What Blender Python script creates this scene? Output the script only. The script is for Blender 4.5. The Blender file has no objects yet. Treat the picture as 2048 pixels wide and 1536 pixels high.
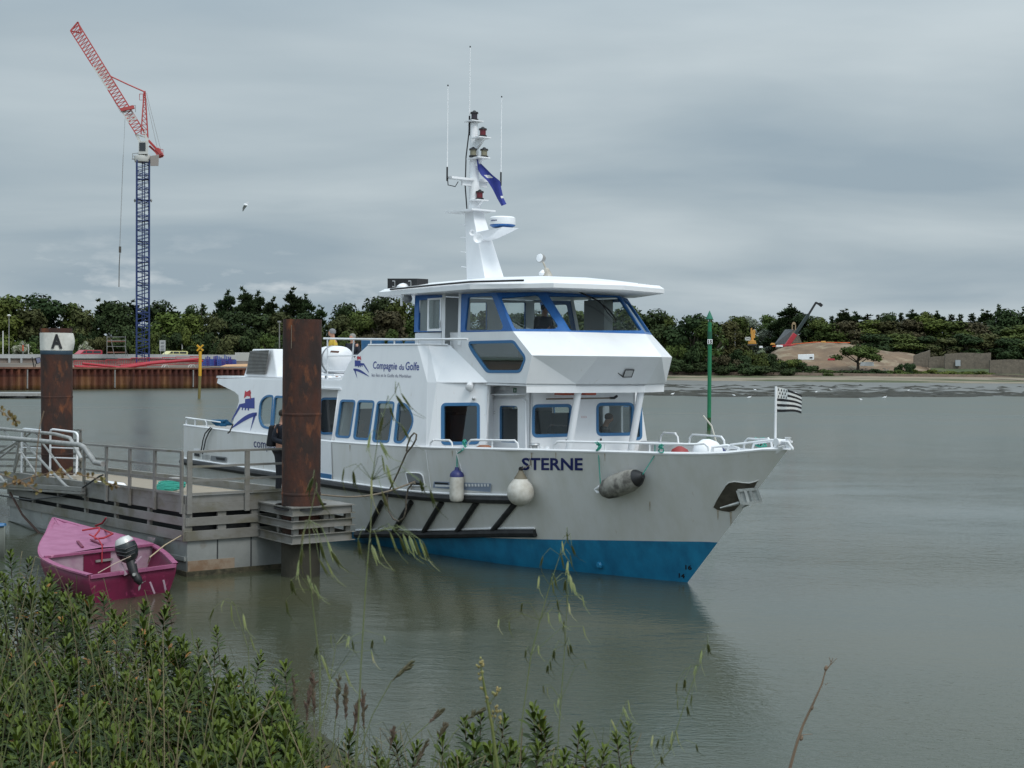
import bpy, bmesh, math, random
from mathutils import Vector, Matrix
from mathutils.geometry import tessellate_polygon
random.seed(7)
R = math.radians
scene = bpy.context.scene

# ---------------------------------------------------------------- camera
FPX, HC = 2770.0, 4.2
PITCH, ROLL = (768 - 725) / FPX, 0.010
fwd = Vector((0, math.cos(PITCH), -math.sin(PITCH))); rt = Vector((1, 0, 0)); up = rt.cross(fwd)
CR = rt * math.cos(ROLL) + up * math.sin(ROLL)
CU = -rt * math.sin(ROLL) + up * math.cos(ROLL)
CP = Vector((0, 0, HC))
cam_data = bpy.data.cameras.new('camera'); cam = bpy.data.objects.new('camera', cam_data)
scene.collection.objects.link(cam); scene.camera = cam
m = Matrix.Identity(4)
for i in range(3):
    m[i][0] = CR[i]; m[i][1] = CU[i]; m[i][2] = -fwd[i]; m[i][3] = CP[i]
cam.matrix_world = m
cam_data.sensor_width = 36; cam_data.lens = 36 * FPX / 2048
cam_data.clip_start = 0.1; cam_data.clip_end = 6000
cam_data.dof.use_dof = True; cam_data.dof.focus_distance = 29; cam_data.dof.aperture_fstop = 15

# ---------------------------------------------------------------- world and sun (overcast, soft light from high right)
SUN_EL, SUN_AZ = R(52), R(200)     # direction the light comes from: right of and behind the camera
scene.view_settings.view_transform = 'Standard'; scene.view_settings.look = 'None'
scene.view_settings.exposure = 0; scene.view_settings.gamma = 1
world = bpy.data.worlds.new('World'); scene.world = world; world.use_nodes = True
nt = world.node_tree; nt.nodes.clear()
N = nt.nodes.new; L = nt.links.new
out = N('ShaderNodeOutputWorld'); bg = N('ShaderNodeBackground'); L(bg.outputs[0], out.inputs[0])
sky = N('ShaderNodeTexSky'); sky.sky_type = 'NISHITA'; sky.sun_disc = False
sky.sun_elevation = SUN_EL; sky.sun_rotation = SUN_AZ; sky.air_density = 1.5; sky.dust_density = 4
skm = N('ShaderNodeMix'); skm.data_type = 'RGBA'; skm.blend_type = 'MULTIPLY'; skm.inputs[0].default_value = 1
L(sky.outputs[0], skm.inputs[6]); skm.inputs[7].default_value = (.07, .07, .07, 1)
tc = N('ShaderNodeTexCoord')
sep = N('ShaderNodeSeparateXYZ'); L(tc.outputs['Generated'], sep.inputs[0])
def wmath(op, a, b=None, c=None):
    n = N('ShaderNodeMath'); n.operation = op
    for i, x in enumerate((a, b, c)):
        if x is None: continue
        if isinstance(x, (int, float)): n.inputs[i].default_value = x
        else: L(x, n.inputs[i])
    return n.outputs[0]
# cloud layer: the direction projected on a flat sheet overhead, so the banks flatten towards the horizon
zc = wmath('ADD', wmath('MAXIMUM', sep.outputs[2], 0.0), 0.16)
cx = wmath('DIVIDE', sep.outputs[0], zc); cy = wmath('DIVIDE', sep.outputs[1], zc)
cmb = N('ShaderNodeCombineXYZ'); L(cx, cmb.inputs[0]); L(cy, cmb.inputs[1])
n1 = N('ShaderNodeTexNoise'); n1.inputs['Scale'].default_value = 1.1; n1.inputs['Detail'].default_value = 6; n1.inputs['Roughness'].default_value = .46
n1.inputs['Distortion'].default_value = .35
mp = N('ShaderNodeMapping'); mp.inputs['Scale'].default_value = (.65, 1.0, 1); mp.inputs['Rotation'].default_value = (0, 0, .25); mp.inputs['Location'].default_value = (3.1, 1.7, 0)
L(cmb.outputs[0], mp.inputs[0]); L(mp.outputs[0], n1.inputs['Vector'])
cr = N('ShaderNodeValToRGB'); L(n1.outputs[0], cr.inputs[0])
e = cr.color_ramp.elements
e[0].position = .37; e[0].color = (.335, .425, .495, 1)
e[1].position = .70; e[1].color = (.58, .66, .70, 1)
e2 = cr.color_ramp.elements.new(.5); e2.color = (.425, .51, .565, 1)
# bright broken cloud low at the left horizon
n2 = N('ShaderNodeTexNoise'); n2.inputs['Scale'].default_value = 13; n2.inputs['Detail'].default_value = 6; n2.inputs['Roughness'].default_value = .6
mp2 = N('ShaderNodeMapping'); mp2.inputs['Scale'].default_value = (1, 1, 3.2); L(tc.outputs['Generated'], mp2.inputs[0]); L(mp2.outputs[0], n2.inputs['Vector'])
patch = wmath('SMOOTH_MIN', wmath('MAXIMUM', wmath('MULTIPLY', wmath('SUBTRACT', n2.outputs[0], .53), 6), 0), 1.0, .1)
lowm = wmath('MAXIMUM', wmath('SUBTRACT', 1.0, wmath('MULTIPLY', wmath('ABSOLUTE', wmath('SUBTRACT', sep.outputs[2], .045)), 20)), 0)
leftm = wmath('MINIMUM', wmath('MAXIMUM', wmath('MULTIPLY', wmath('SUBTRACT', .02, sep.outputs[0]), 5), .12), 1)
pf = wmath('MULTIPLY', wmath('MULTIPLY', patch, lowm), wmath('MULTIPLY', leftm, .75))
mx = N('ShaderNodeMix'); mx.data_type = 'RGBA'; L(pf, mx.inputs[0]); L(cr.outputs[0], mx.inputs[6]); mx.inputs[7].default_value = (.80, .85, .87, 1)
mx2 = N('ShaderNodeMix'); mx2.data_type = 'RGBA'; mx2.inputs[0].default_value = .9
L(skm.outputs[2], mx2.inputs[6]); L(mx.outputs[2], mx2.inputs[7])
L(mx2.outputs[2], bg.inputs[0])
# an overcast sky is brighter overhead and on the sun's side than at the far horizon
hi = wmath('POWER', wmath('MAXIMUM', wmath('SUBTRACT', sep.outputs[2], .22), 0), 1.0)
back = wmath('MAXIMUM', wmath('MULTIPLY', sep.outputs[1], -1), 0)
stv = wmath('ADD', wmath('ADD', 1.0, wmath('MULTIPLY', hi, 2.2)), wmath('MULTIPLY', back, .5))
L(stv, bg.inputs[1])

sd = bpy.data.lights.new('sun', 'SUN'); sd.energy = 1.4; sd.angle = R(22); sd.color = (1, .97, .92)
so = bpy.data.objects.new('sun', sd); scene.collection.objects.link(so)
sdir = Vector((math.cos(SUN_EL) * .62, math.cos(SUN_EL) * -.78, math.sin(SUN_EL)))
so.rotation_euler = (-sdir).to_track_quat('-Z', 'Y').to_euler()
sky.sun_rotation = math.atan2(sdir.x, sdir.y)

# ---------------------------------------------------------------- geometry of rays (turns a photo point into a point of a real plane)
def ray(px, py): return fwd + CR * ((px - 1024) / FPX) + CU * (-(py - 768) / FPX)
def at_z(px, py, z=0.0):
    r = ray(px, py); return CP + r * ((z - HC) / r.z)
def at_y(px, py, Y):
    r = ray(px, py); return CP + r * (Y / r.y)
def at_plane(px, py, p0, n):
    r = ray(px, py); return CP + r * ((p0 - CP).dot(n) / r.dot(n))
# boat / pontoon frame: u forward, v towards the near side, origin where the stem meets the water
B0 = at_z(1375, 1165); ANG = math.atan2(-.8005, .5994)
FV = Vector((math.cos(ANG), math.sin(ANG), 0)); NV = Vector((FV.y, -FV.x, 0)); ZV = Vector((0, 0, 1))
def BT(u, v, z): return B0 + FV * u + NV * v + ZV * z
def tob(p): d = p - B0; return (d.dot(FV), d.dot(NV), p.z)
def on_v(px, py, v): return tob(at_plane(px, py, B0 + NV * v, NV))
def on_u(px, py, u): return tob(at_plane(px, py, B0 + FV * u, FV))

# ---------------------------------------------------------------- mesh helpers
class MB:
    def __init__(s, tf=None): s.v = []; s.f = []; s.mi = []; s.tf = tf; s.m = 0
    def pt(s, p):
        p = Vector(p)
        if s.tf: p = s.tf(*p)
        s.v.append(p); return len(s.v) - 1
    def face(s, idx): s.f.append(tuple(idx)); s.mi.append(s.m)
    def poly(s, pts): s.face([s.pt(p) for p in pts])
    def box(s, a, b):
        x0, y0, z0 = a; x1, y1, z1 = b
        i = [s.pt(p) for p in ((x0,y0,z0),(x1,y0,z0),(x1,y1,z0),(x0,y1,z0),(x0,y0,z1),(x1,y0,z1),(x1,y1,z1),(x0,y1,z1))]
        for q in ((0,3,2,1),(4,5,6,7),(0,1,5,4),(1,2,6,5),(2,3,7,6),(3,0,4,7)): s.face([i[k] for k in q])
        return s
    def hexa(s, lo, hi):
        a = [s.pt(p) for p in lo]; b = [s.pt(p) for p in hi]; n = len(a)
        s.face(a[::-1]); s.face(b)
        for k in range(n): s.face([a[k], a[(k+1) % n], b[(k+1) % n], b[k]])
        return s
    def tube(s, pts, r, n=8, caps=True, r2=None):
        P = [Vector(p) for p in pts]
        if s.tf: P = [s.tf(*p) for p in P]
        rs = r if isinstance(r, (list, tuple)) else [r] * len(P)
        if r2 is not None: rs = [r + (r2 - r) * k / (len(P) - 1) for k in range(len(P))]
        prev = None; nrm = None
        for k, p in enumerate(P):
            if k == 0: t = P[1] - P[0]
            elif k == len(P) - 1: t = P[-1] - P[-2]
            else: t = (P[k+1] - p).normalized() + (p - P[k-1]).normalized()
            if t.length < 1e-9: t = Vector((0, 0, 1))
            t.normalize()
            if nrm is None:
                a = Vector((0, 0, 1)) if abs(t.z) < .9 else Vector((1, 0, 0))
                nrm = t.cross(a).normalized()
            else:
                nrm = (nrm - t * nrm.dot(t))
                if nrm.length < 1e-6: nrm = t.orthogonal()
                nrm.normalize()
            bn = t.cross(nrm); ring = []
            for j in range(n):
                a = 2 * math.pi * j / n
                s.v.append(p + (nrm * math.cos(a) + bn * math.sin(a)) * rs[k]); ring.append(len(s.v) - 1)
            if prev:
                for j in range(n): s.face([prev[j], prev[(j+1) % n], ring[(j+1) % n], ring[j]])
            elif caps: s.face(ring[::-1])
            prev = ring
        if caps: s.face(prev)
        return s
    def lathe(s, base, axis, prof, n=20, caps=True):
        base = Vector(base); ax = Vector(axis).normalized()
        if s.tf:
            b = s.tf(*base); ax = (s.tf(*(base + ax)) - b).normalized(); base = b
        a = ax.orthogonal().normalized(); b = ax.cross(a); prev = None
        for (r, h) in prof:
            ring = []
            for j in range(n):
                t = 2 * math.pi * j / n
                s.v.append(base + ax * h + (a * math.cos(t) + b * math.sin(t)) * r); ring.append(len(s.v) - 1)
            if prev:
                for j in range(n): s.face([prev[j], prev[(j+1) % n], ring[(j+1) % n], ring[j]])
            elif caps: s.face(ring[::-1])
            prev = ring
        if caps: s.face(prev)
        return s
    def bar(s, p, q, w, h=None, upv=(0, 0, 1)):
        h = h or w; p = Vector(p); q = Vector(q)
        if s.tf: p = s.tf(*p); q = s.tf(*q)
        t = (q - p).normalized(); uu = Vector(upv)
        if abs(t.dot(uu)) > .95: uu = Vector((1, 0, 0))
        a = t.cross(uu).normalized() * w / 2; b = a.cross(t).normalized() * h / 2
        k = len(s.v)
        for c in (p, q):
            for x, y in ((-1,-1),(1,-1),(1,1),(-1,1)): s.v.append(c + a * x + b * y)
        for f in ((0,1,2,3),(7,6,5,4),(0,4,5,1),(1,5,6,2),(2,6,7,3),(3,7,4,0)): s.face([k + i for i in f])
        return s
    def merge(s, vs, fs, mi=None):
        k = len(s.v); s.v += vs
        for f in fs: s.f.append(tuple(i + k for i in f)); s.mi.append(s.m if mi is None else mi)
    def build(s, name, mats, parent=None, smooth=False, fix=True, bevel=0):
        if not isinstance(mats, (list, tuple)): mats = [mats]
        o0 = parent_origin(parent)
        me = bpy.data.meshes.new(name)
        me.from_pydata([v - o0 for v in s.v], [], s.f)
        for mm in mats: me.materials.append(mm)
        for p, i in zip(me.polygons, s.mi): p.material_index = i
        if fix:
            bm = bmesh.new(); bm.from_mesh(me)
            bmesh.ops.recalc_face_normals(bm, faces=bm.faces); bm.to_mesh(me); bm.free()
        if smooth:
            for p in me.polygons: p.use_smooth = True
            if smooth != 'full':
                try: me.set_sharp_from_angle(angle=R(40))
                except Exception: pass
        ob = bpy.data.objects.new(name, me); scene.collection.objects.link(ob)
        if parent is not None: ob.parent = parent
        if bevel:
            md = ob.modifiers.new('bevel', 'BEVEL'); md.width = bevel; md.segments = 2; md.limit_method = 'ANGLE'; md.angle_limit = R(35)
        return ob

def parent_origin(p):
    o = Vector((0, 0, 0))
    while p is not None: o = o + p.location; p = p.parent
    return o
def tag(o, label=None, cat=None, group=None, kind=None):
    if label: o['label'] = label
    if cat: o['category'] = cat
    if group: o['group'] = group
    if kind: o['kind'] = kind
    return o
def thing(name, loc, label, cat, group=None):
    o = bpy.data.objects.new(name, None); scene.collection.objects.link(o)
    o.location = loc; o.empty_display_size = .2
    return tag(o, label, cat, group)
def solo(mb, name, mat, label, cat, group=None, loc=None, **k):
    """one-mesh thing with its origin at loc"""
    o = bpy.data.objects.new('tmp', None); o.location = loc if loc is not None else mb.v[0]
    ob = mb.build(name, mat, None, **k); d = o.location.copy()
    ob.data.transform(Matrix.Translation(-d)); ob.location = d
    bpy.data.objects.remove(o)
    return tag(ob, label, cat, group)
def copy_tree(o, parent=None):
    c = o.copy(); scene.collection.objects.link(c); c.parent = parent
    for ch in list(o.children): copy_tree(ch, c)
    return c

# ---------------------------------------------------------------- materials
def srgb(r, g, b):
    f = lambda c: (c / 255 / 12.92) if c / 255 <= .04045 else ((c / 255 + .055) / 1.055) ** 2.4
    return (f(r), f(g), f(b), 1)
def mat(name, col, rough=.6, metal=0, spec=.5, var=None, vscale=4, vdetail=5, vmap=(1, 1, 1), lo=.35, hi=.7, bump=0, bscale=20, coat=0, rnd=0, rndh=0, coord='Object', var2=None, v2scale=1.2, v2lo=.5, v2hi=.62):
    mt = bpy.data.materials.new(name); mt.use_nodes = True; t = mt.node_tree
    b = t.nodes['Principled BSDF']; b.inputs['Roughness'].default_value = rough; b.inputs['Metallic'].default_value = metal
    b.inputs['Specular IOR Level'].default_value = spec; b.inputs['Coat Weight'].default_value = coat
    c = tuple(col[:3]) + (1,)
    b.inputs['Base Color'].default_value = c; last = None
    co = t.nodes.new('ShaderNodeTexCoord'); mpn = t.nodes.new('ShaderNodeMapping'); mpn.inputs['Scale'].default_value = vmap
    t.links.new(co.outputs[coord], mpn.inputs[0])
    def layer(a, b2, scale, lo, hi):
        no = t.nodes.new('ShaderNodeTexNoise'); no.inputs['Scale'].default_value = scale; no.inputs['Detail'].default_value = vdetail; no.inputs['Roughness'].default_value = .6
        t.links.new(mpn.outputs[0], no.inputs['Vector'])
        mr = t.nodes.new('ShaderNodeMapRange'); mr.inputs[1].default_value = lo; mr.inputs[2].default_value = hi; t.links.new(no.outputs[0], mr.inputs[0])
        mi = t.nodes.new('ShaderNodeMix'); mi.data_type = 'RGBA'; t.links.new(mr.outputs[0], mi.inputs[0])
        if isinstance(a, tuple): mi.inputs[6].default_value = a
        else: t.links.new(a, mi.inputs[6])
        mi.inputs[7].default_value = tuple(b2[:3]) + (1,)
        return mi.outputs[2]
    if var is not None: last = layer(c, var, vscale, lo, hi)
    if var2 is not None: last = layer(last if last is not None else c, var2, v2scale, v2lo, v2hi)
    if rnd or rndh:
        oi = t.nodes.new('ShaderNodeObjectInfo'); hs = t.nodes.new('ShaderNodeHueSaturation')
        m1 = t.nodes.new('ShaderNodeMapRange'); m1.inputs[3].default_value = 1 - rnd; m1.inputs[4].default_value = 1 + rnd
        t.links.new(oi.outputs['Random'], m1.inputs[0]); t.links.new(m1.outputs[0], hs.inputs['Value'])
        mm = t.nodes.new('ShaderNodeMath'); mm.operation = 'MULTIPLY'; mm.inputs[1].default_value = 7.31; t.links.new(oi.outputs['Random'], mm.inputs[0])
        mf = t.nodes.new('ShaderNodeMath'); mf.operation = 'FRACT'; t.links.new(mm.outputs[0], mf.inputs[0])
        m2 = t.nodes.new('ShaderNodeMapRange'); m2.inputs[3].default_value = .5 - rndh; m2.inputs[4].default_value = .5 + rndh
        t.links.new(mf.outputs[0], m2.inputs[0]); t.links.new(m2.outputs[0], hs.inputs['Hue'])
        if last is None: hs.inputs['Color'].default_value = c
        else: t.links.new(last, hs.inputs['Color'])
        last = hs.outputs[0]
    if last is not None: t.links.new(last, b.inputs['Base Color'])
    if bump:
        nb = t.nodes.new('ShaderNodeTexNoise'); nb.inputs['Scale'].default_value = bscale; nb.inputs['Detail'].default_value = 4
        t.links.new(mpn.outputs[0], nb.inputs['Vector'])
        bn = t.nodes.new('ShaderNodeBump'); bn.inputs['Strength'].default_value = bump; bn.inputs['Distance'].default_value = .02
        t.links.new(nb.outputs[0], bn.inputs['Height']); t.links.new(bn.outputs[0], b.inputs['Normal'])
    return mt
def glassmat(name, tint=(.62, .68, .68), refl=1.0):
    mt = bpy.data.materials.new(name); mt.use_nodes = True; t = mt.node_tree; t.nodes.clear()
    o = t.nodes.new('ShaderNodeOutputMaterial'); tr = t.nodes.new('ShaderNodeBsdfTransparent'); gl = t.nodes.new('ShaderNodeBsdfGlossy')
    tr.inputs[0].default_value = tuple(tint) + (1,); gl.inputs['Roughness'].default_value = .02; gl.inputs[0].default_value = (.9, .95, .95, 1)
    ge = t.nodes.new('ShaderNodeNewGeometry'); dp = t.nodes.new('ShaderNodeVectorMath'); dp.operation = 'DOT_PRODUCT'
    t.links.new(ge.outputs['Incoming'], dp.inputs[0]); t.links.new(ge.outputs['Normal'], dp.inputs[1])
    def mth(op, a, b=None):
        n_ = t.nodes.new('ShaderNodeMath'); n_.operation = op
        for i_, x_ in enumerate((a, b)):
            if x_ is None: continue
            if isinstance(x_, (int, float)): n_.inputs[i_].default_value = x_
            else: t.links.new(x_, n_.inputs[i_])
        return n_.outputs[0]
    # two-sided Fresnel reflection of a thin pane
    fr = mth('ADD', mth('MULTIPLY', mth('POWER', mth('SUBTRACT', 1.0, mth('ABSOLUTE', dp.outputs['Value'])), 5.0), .9), .08 * refl)
    ms = t.nodes.new('ShaderNodeMixShader'); t.links.new(fr, ms.inputs[0])
    t.links.new(tr.outputs[0], ms.inputs[1]); t.links.new(gl.outputs[0], ms.inputs[2]); t.links.new(ms.outputs[0], o.inputs[0])
    return mt

M = {}
M['white'] = mat('white_paint', (.84, .85, .87), .38, var=(.78, .79, .81), vscale=1.3, vmap=(1.6, 1.6, .5), lo=.45, hi=.75, var2=(.60, .55, .47), v2scale=6, v2lo=.66, v2hi=.86, bump=.05, bscale=2)
M['hull'] = mat('hull_paint', (.70, .70, .69), .36, var=(.64, .635, .60), vscale=1.3, vmap=(2, 2, .35), lo=.42, hi=.66, var2=(.42, .33, .23), v2scale=3.4, v2lo=.67, v2hi=.84, bump=.14, bscale=.9)
M['blue_hull'] = mat('antifouling_blue', (.020, .25, .46), .32, var=(.014, .145, .29), vscale=1.8, vmap=(1.5, 1.5, .8), var2=(.05, .27, .42), v2scale=5, v2lo=.62, v2hi=.8, bump=.25, bscale=1.2)
M['blue'] = mat('blue_trim', (.022, .115, .36), .4, var=(.03, .15, .42), vscale=6)
M['blue_lt'] = mat('blue_frame', (.045, .16, .33), .45)
M['navy'] = mat('navy_letters', (.014, .022, .13), .45)
M['red'] = mat('red_paint', (.42, .03, .03), .5)
M['black'] = mat('black_rubber', (.012, .013, .015), .55, var=(.03, .03, .032), vscale=5)
M['dark'] = mat('dark_interior', (.03, .033, .036), .7)
M['grey'] = mat('grey_interior', (.22, .23, .24), .7)
M['cream'] = mat('cream_lining', (.42, .42, .41), .7)
M['deck'] = mat('deck_paint', (.30, .33, .36), .7, var=(.24, .26, .28))
M['steel'] = mat('stainless', (.55, .55, .55), .3, metal=.9)
M['galv'] = mat('galvanised', (.36, .36, .35), .5, metal=.35, var=(.27, .26, .245), vscale=4, var2=(.20, .15, .09), v2scale=2.5, v2lo=.6, v2hi=.8, bump=.15, bscale=14)
M['alu'] = mat('weathered_aluminium', (.25, .245, .23), .55, metal=.2, var=(.18, .17, .15), vscale=1.7, vmap=(1, 1, 1.6), var2=(.13, .115, .06), v2scale=1.6, v2lo=.52, v2hi=.78, bump=.2, bscale=10)
M['pontoonhull'] = mat('pontoon_steel', (.30, .31, .30), .5, metal=.15, var=(.21, .22, .21), vscale=1.5, var2=(.16, .12, .075), v2scale=1.2, v2lo=.58, v2hi=.75, bump=.1, bscale=6)
M['weed'] = mat('waterline_weed', (.03, .028, .016), .8, var=(.10, .085, .05), vscale=9, bump=.6, bscale=40)
M['rust_stain'] = mat('rust_band', (.20, .125, .075), .7, var=(.27, .21, .155), vscale=3, lo=.45, hi=.6)
M['wood'] = mat('weathered_decking', (.33, .28, .215), .8, var=(.24, .20, .155), vscale=3, vmap=(1, 12, 1), bump=.3, bscale=12)
M['glass'] = glassmat('cabin_glass', (.78, .83, .82), 1.0)
M['glass_dk'] = glassmat('dark_cabin_glass', (.58, .64, .64), 1.6)
M['rope'] = mat('hemp_rope', (.24, .20, .15), .9, var=(.14, .12, .10), vscale=30)
M['rope_dk'] = mat('dark_rope', (.05, .045, .04), .9, var=(.14, .13, .11), vscale=24)
M['rope_green'] = mat('green_rope', (.03, .28, .21), .8, var=(.05, .36, .29), vscale=20)
M['rope_red'] = mat('red_rope', (.35, .025, .04), .8)
M['rope_blue'] = mat('blue_rope', (.02, .14, .28), .8)
M['orange'] = mat('lifebuoy_orange', (.50, .09, .04), .6)

# rust of the piles, banded with the height above the water
def pile_material():
    mt = mat('rusted_pile', (.070, .024, .014), .85, var=(.030, .017, .014), vscale=2.2, vmap=(1.2, 1.2, .6), lo=.40, hi=.60, var2=(.21, .068, .024), v2scale=3.2, v2lo=.56, v2hi=.74, bump=.7, bscale=12)
    t = mt.node_tree; b = t.nodes['Principled BSDF']; src = b.inputs['Base Color'].links[0].from_socket
    geo = t.nodes.new('ShaderNodeNewGeometry'); sp = t.nodes.new('ShaderNodeSeparateXYZ'); t.links.new(geo.outputs['Position'], sp.inputs[0])
    rp = t.nodes.new('ShaderNodeMapRange'); rp.inputs[1].default_value = 1.05; rp.inputs[2].default_value = .55; t.links.new(sp.outputs[2], rp.inputs[0])
    mi = t.nodes.new('ShaderNodeMix'); mi.data_type = 'RGBA'; t.links.new(rp.outputs[0], mi.inputs[0]); t.links.new(src, mi.inputs[6]); mi.inputs[7].default_value = (.035, .032, .022, 1)
    t.links.new(mi.outputs[2], b.inputs['Base Color']); return mt
M['pile'] = pile_material()

# text and panel helpers ---------------------------------------------------
def text_mesh(s, size=1.0, bold=0.0, shear=0.0, space=1.0, res=3):
    cu = bpy.data.curves.new('txt', 'FONT'); cu.body = s; cu.size = size; cu.offset = bold; cu.shear = shear; cu.space_character = space; cu.resolution_u = res
    ob = bpy.data.objects.new('txt', cu); scene.collection.objects.link(ob)
    dg = bpy.context.evaluated_depsgraph_get(); dg.update()
    me = bpy.data.meshes.new_from_object(ob.evaluated_get(dg))
    vs = [v.co.copy() for v in me.vertices]; fs = [tuple(p.vertices) for p in me.polygons]
    bpy.data.objects.remove(ob); bpy.data.curves.remove(cu); bpy.data.meshes.remove(me)
    x0 = min(v.x for v in vs); x1 = max(v.x for v in vs)
    return vs, fs, x0, x1
def put_text(mb, s, fn, width, height_scale=1.0, **k):
    """fn(a, b) with a along 0..1 and b up (1 = em) gives a world point"""
    vs, fs, x0, x1 = text_mesh(s, 1.0, **k)
    mb.merge([fn((v.x - x0) / (x1 - x0), v.y * height_scale) for v in vs], fs)
def roundpoly(pts, r, n=4):
    out = []; P = [Vector(p) for p in pts]; c = len(P)
    rr = r if isinstance(r, (list, tuple)) else [r] * c
    for i in range(c):
        a, b, d = P[i-1], P[i], P[(i+1) % c]
        if rr[i] <= 0: out.append(b); continue
        e1 = (a - b); e2 = (d - b); k1 = min(rr[i], e1.length * .49); k2 = min(rr[i], e2.length * .49)
        p1 = b + e1.normalized() * k1; p2 = b + e2.normalized() * k2
        for j in range(n + 1):
            t = j / n; out.append(p1 * (1-t)**2 + b * 2*t*(1-t) + p2 * t*t)
    return out
class Plane:
    """a flat wall: px points go onto it, thickness runs inwards"""
    def __init__(s, p0, n): s.p = Vector(p0); s.n = Vector(n).normalized()
    def px(s, x, y, off=0.0): return at_plane(x, y, s.p + s.n * off, s.n)
    def onto(s, q, off=0.0): return q - s.n * ((q - s.p).dot(s.n) - off)
def plane3(a, b, c, towards=None):
    a, b, c = Vector(a), Vector(b), Vector(c); n = (b - a).cross(c - a).normalized()
    if towards is None: towards = CP
    if n.dot(Vector(towards) - a) < 0: n = -n
    return Plane(a, n)
def panel(mb, pl, outer, holes=(), th=.06, off=0.0):
    """outer, holes: lists of world points lying on the plane"""
    loops = [[pl.onto(Vector(p), off) for p in lp] for lp in [outer] + list(holes)]
    a = pl.n.orthogonal().normalized(); b = pl.n.cross(a)
    flat = [[Vector(((p - pl.p).dot(a), (p - pl.p).dot(b), 0)) for p in lp] for lp in loops]
    tri = tessellate_polygon(flat)
    allp = [p for lp in loops for p in lp]; k = len(mb.v); n = len(allp)
    mb.v += allp + [p - pl.n * th for p in allp]
    for t in tri: mb.face([k + i for i in t]); mb.face([k + n + i for i in reversed(t)])
    o = 0
    for lp in loops:
        c = len(lp)
        for i in range(c): mb.face([k+o+i, k+o+(i+1) % c, k+n+o+(i+1) % c, k+n+o+i])
        o += c
def ring(mb, pl, loop, w, th, off):
    """frame following a hole: outwards by w/2 and inwards by w/2, standing proud by off"""
    P = [pl.onto(Vector(p)) for p in loop]; c = len(P); ctr = sum(P, Vector()) / c
    def offs(d):
        o = []
        for i in range(c):
            t = (P[(i+1) % c] - P[i-1]).normalized(); nn = t.cross(pl.n)
            if nn.dot(P[i] - ctr) < 0: nn = -nn
            o.append(P[i] + nn * d)
        return o
    A, Bq = offs(w * .75), offs(-w * .35)
    k = len(mb.v)
    mb.v += [p + pl.n * off for p in A] + [p + pl.n * off for p in Bq] + [p - pl.n * th for p in A] + [p - pl.n * th for p in Bq]
    for i in range(c):
        j = (i + 1) % c
        mb.face([k+i, k+j, k+c+j, k+c+i]); mb.face([k+2*c+i, k+3*c+i, k+3*c+j, k+2*c+j])
        mb.face([k+i, k+2*c+i, k+2*c+j, k+j]); mb.face([k+c+i, k+c+j, k+3*c+j, k+3*c+i])
def pane(mb, pl, loop, off=-.03):
    mb.poly([pl.onto(Vector(p), off) for p in loop])
def window(parent, pl, loop, glass, fw=.045, frame=None, label=None):
    f = MB(); ring(f, pl, loop, fw, .03, .008); fo = f.build('window', frame or M['blue_lt'], parent, smooth=True)
    g = MB(); pane(g, pl, loop); g.build('pane', glass, fo, fix=False)
    if label: fo['label'] = label
    return fo
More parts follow.
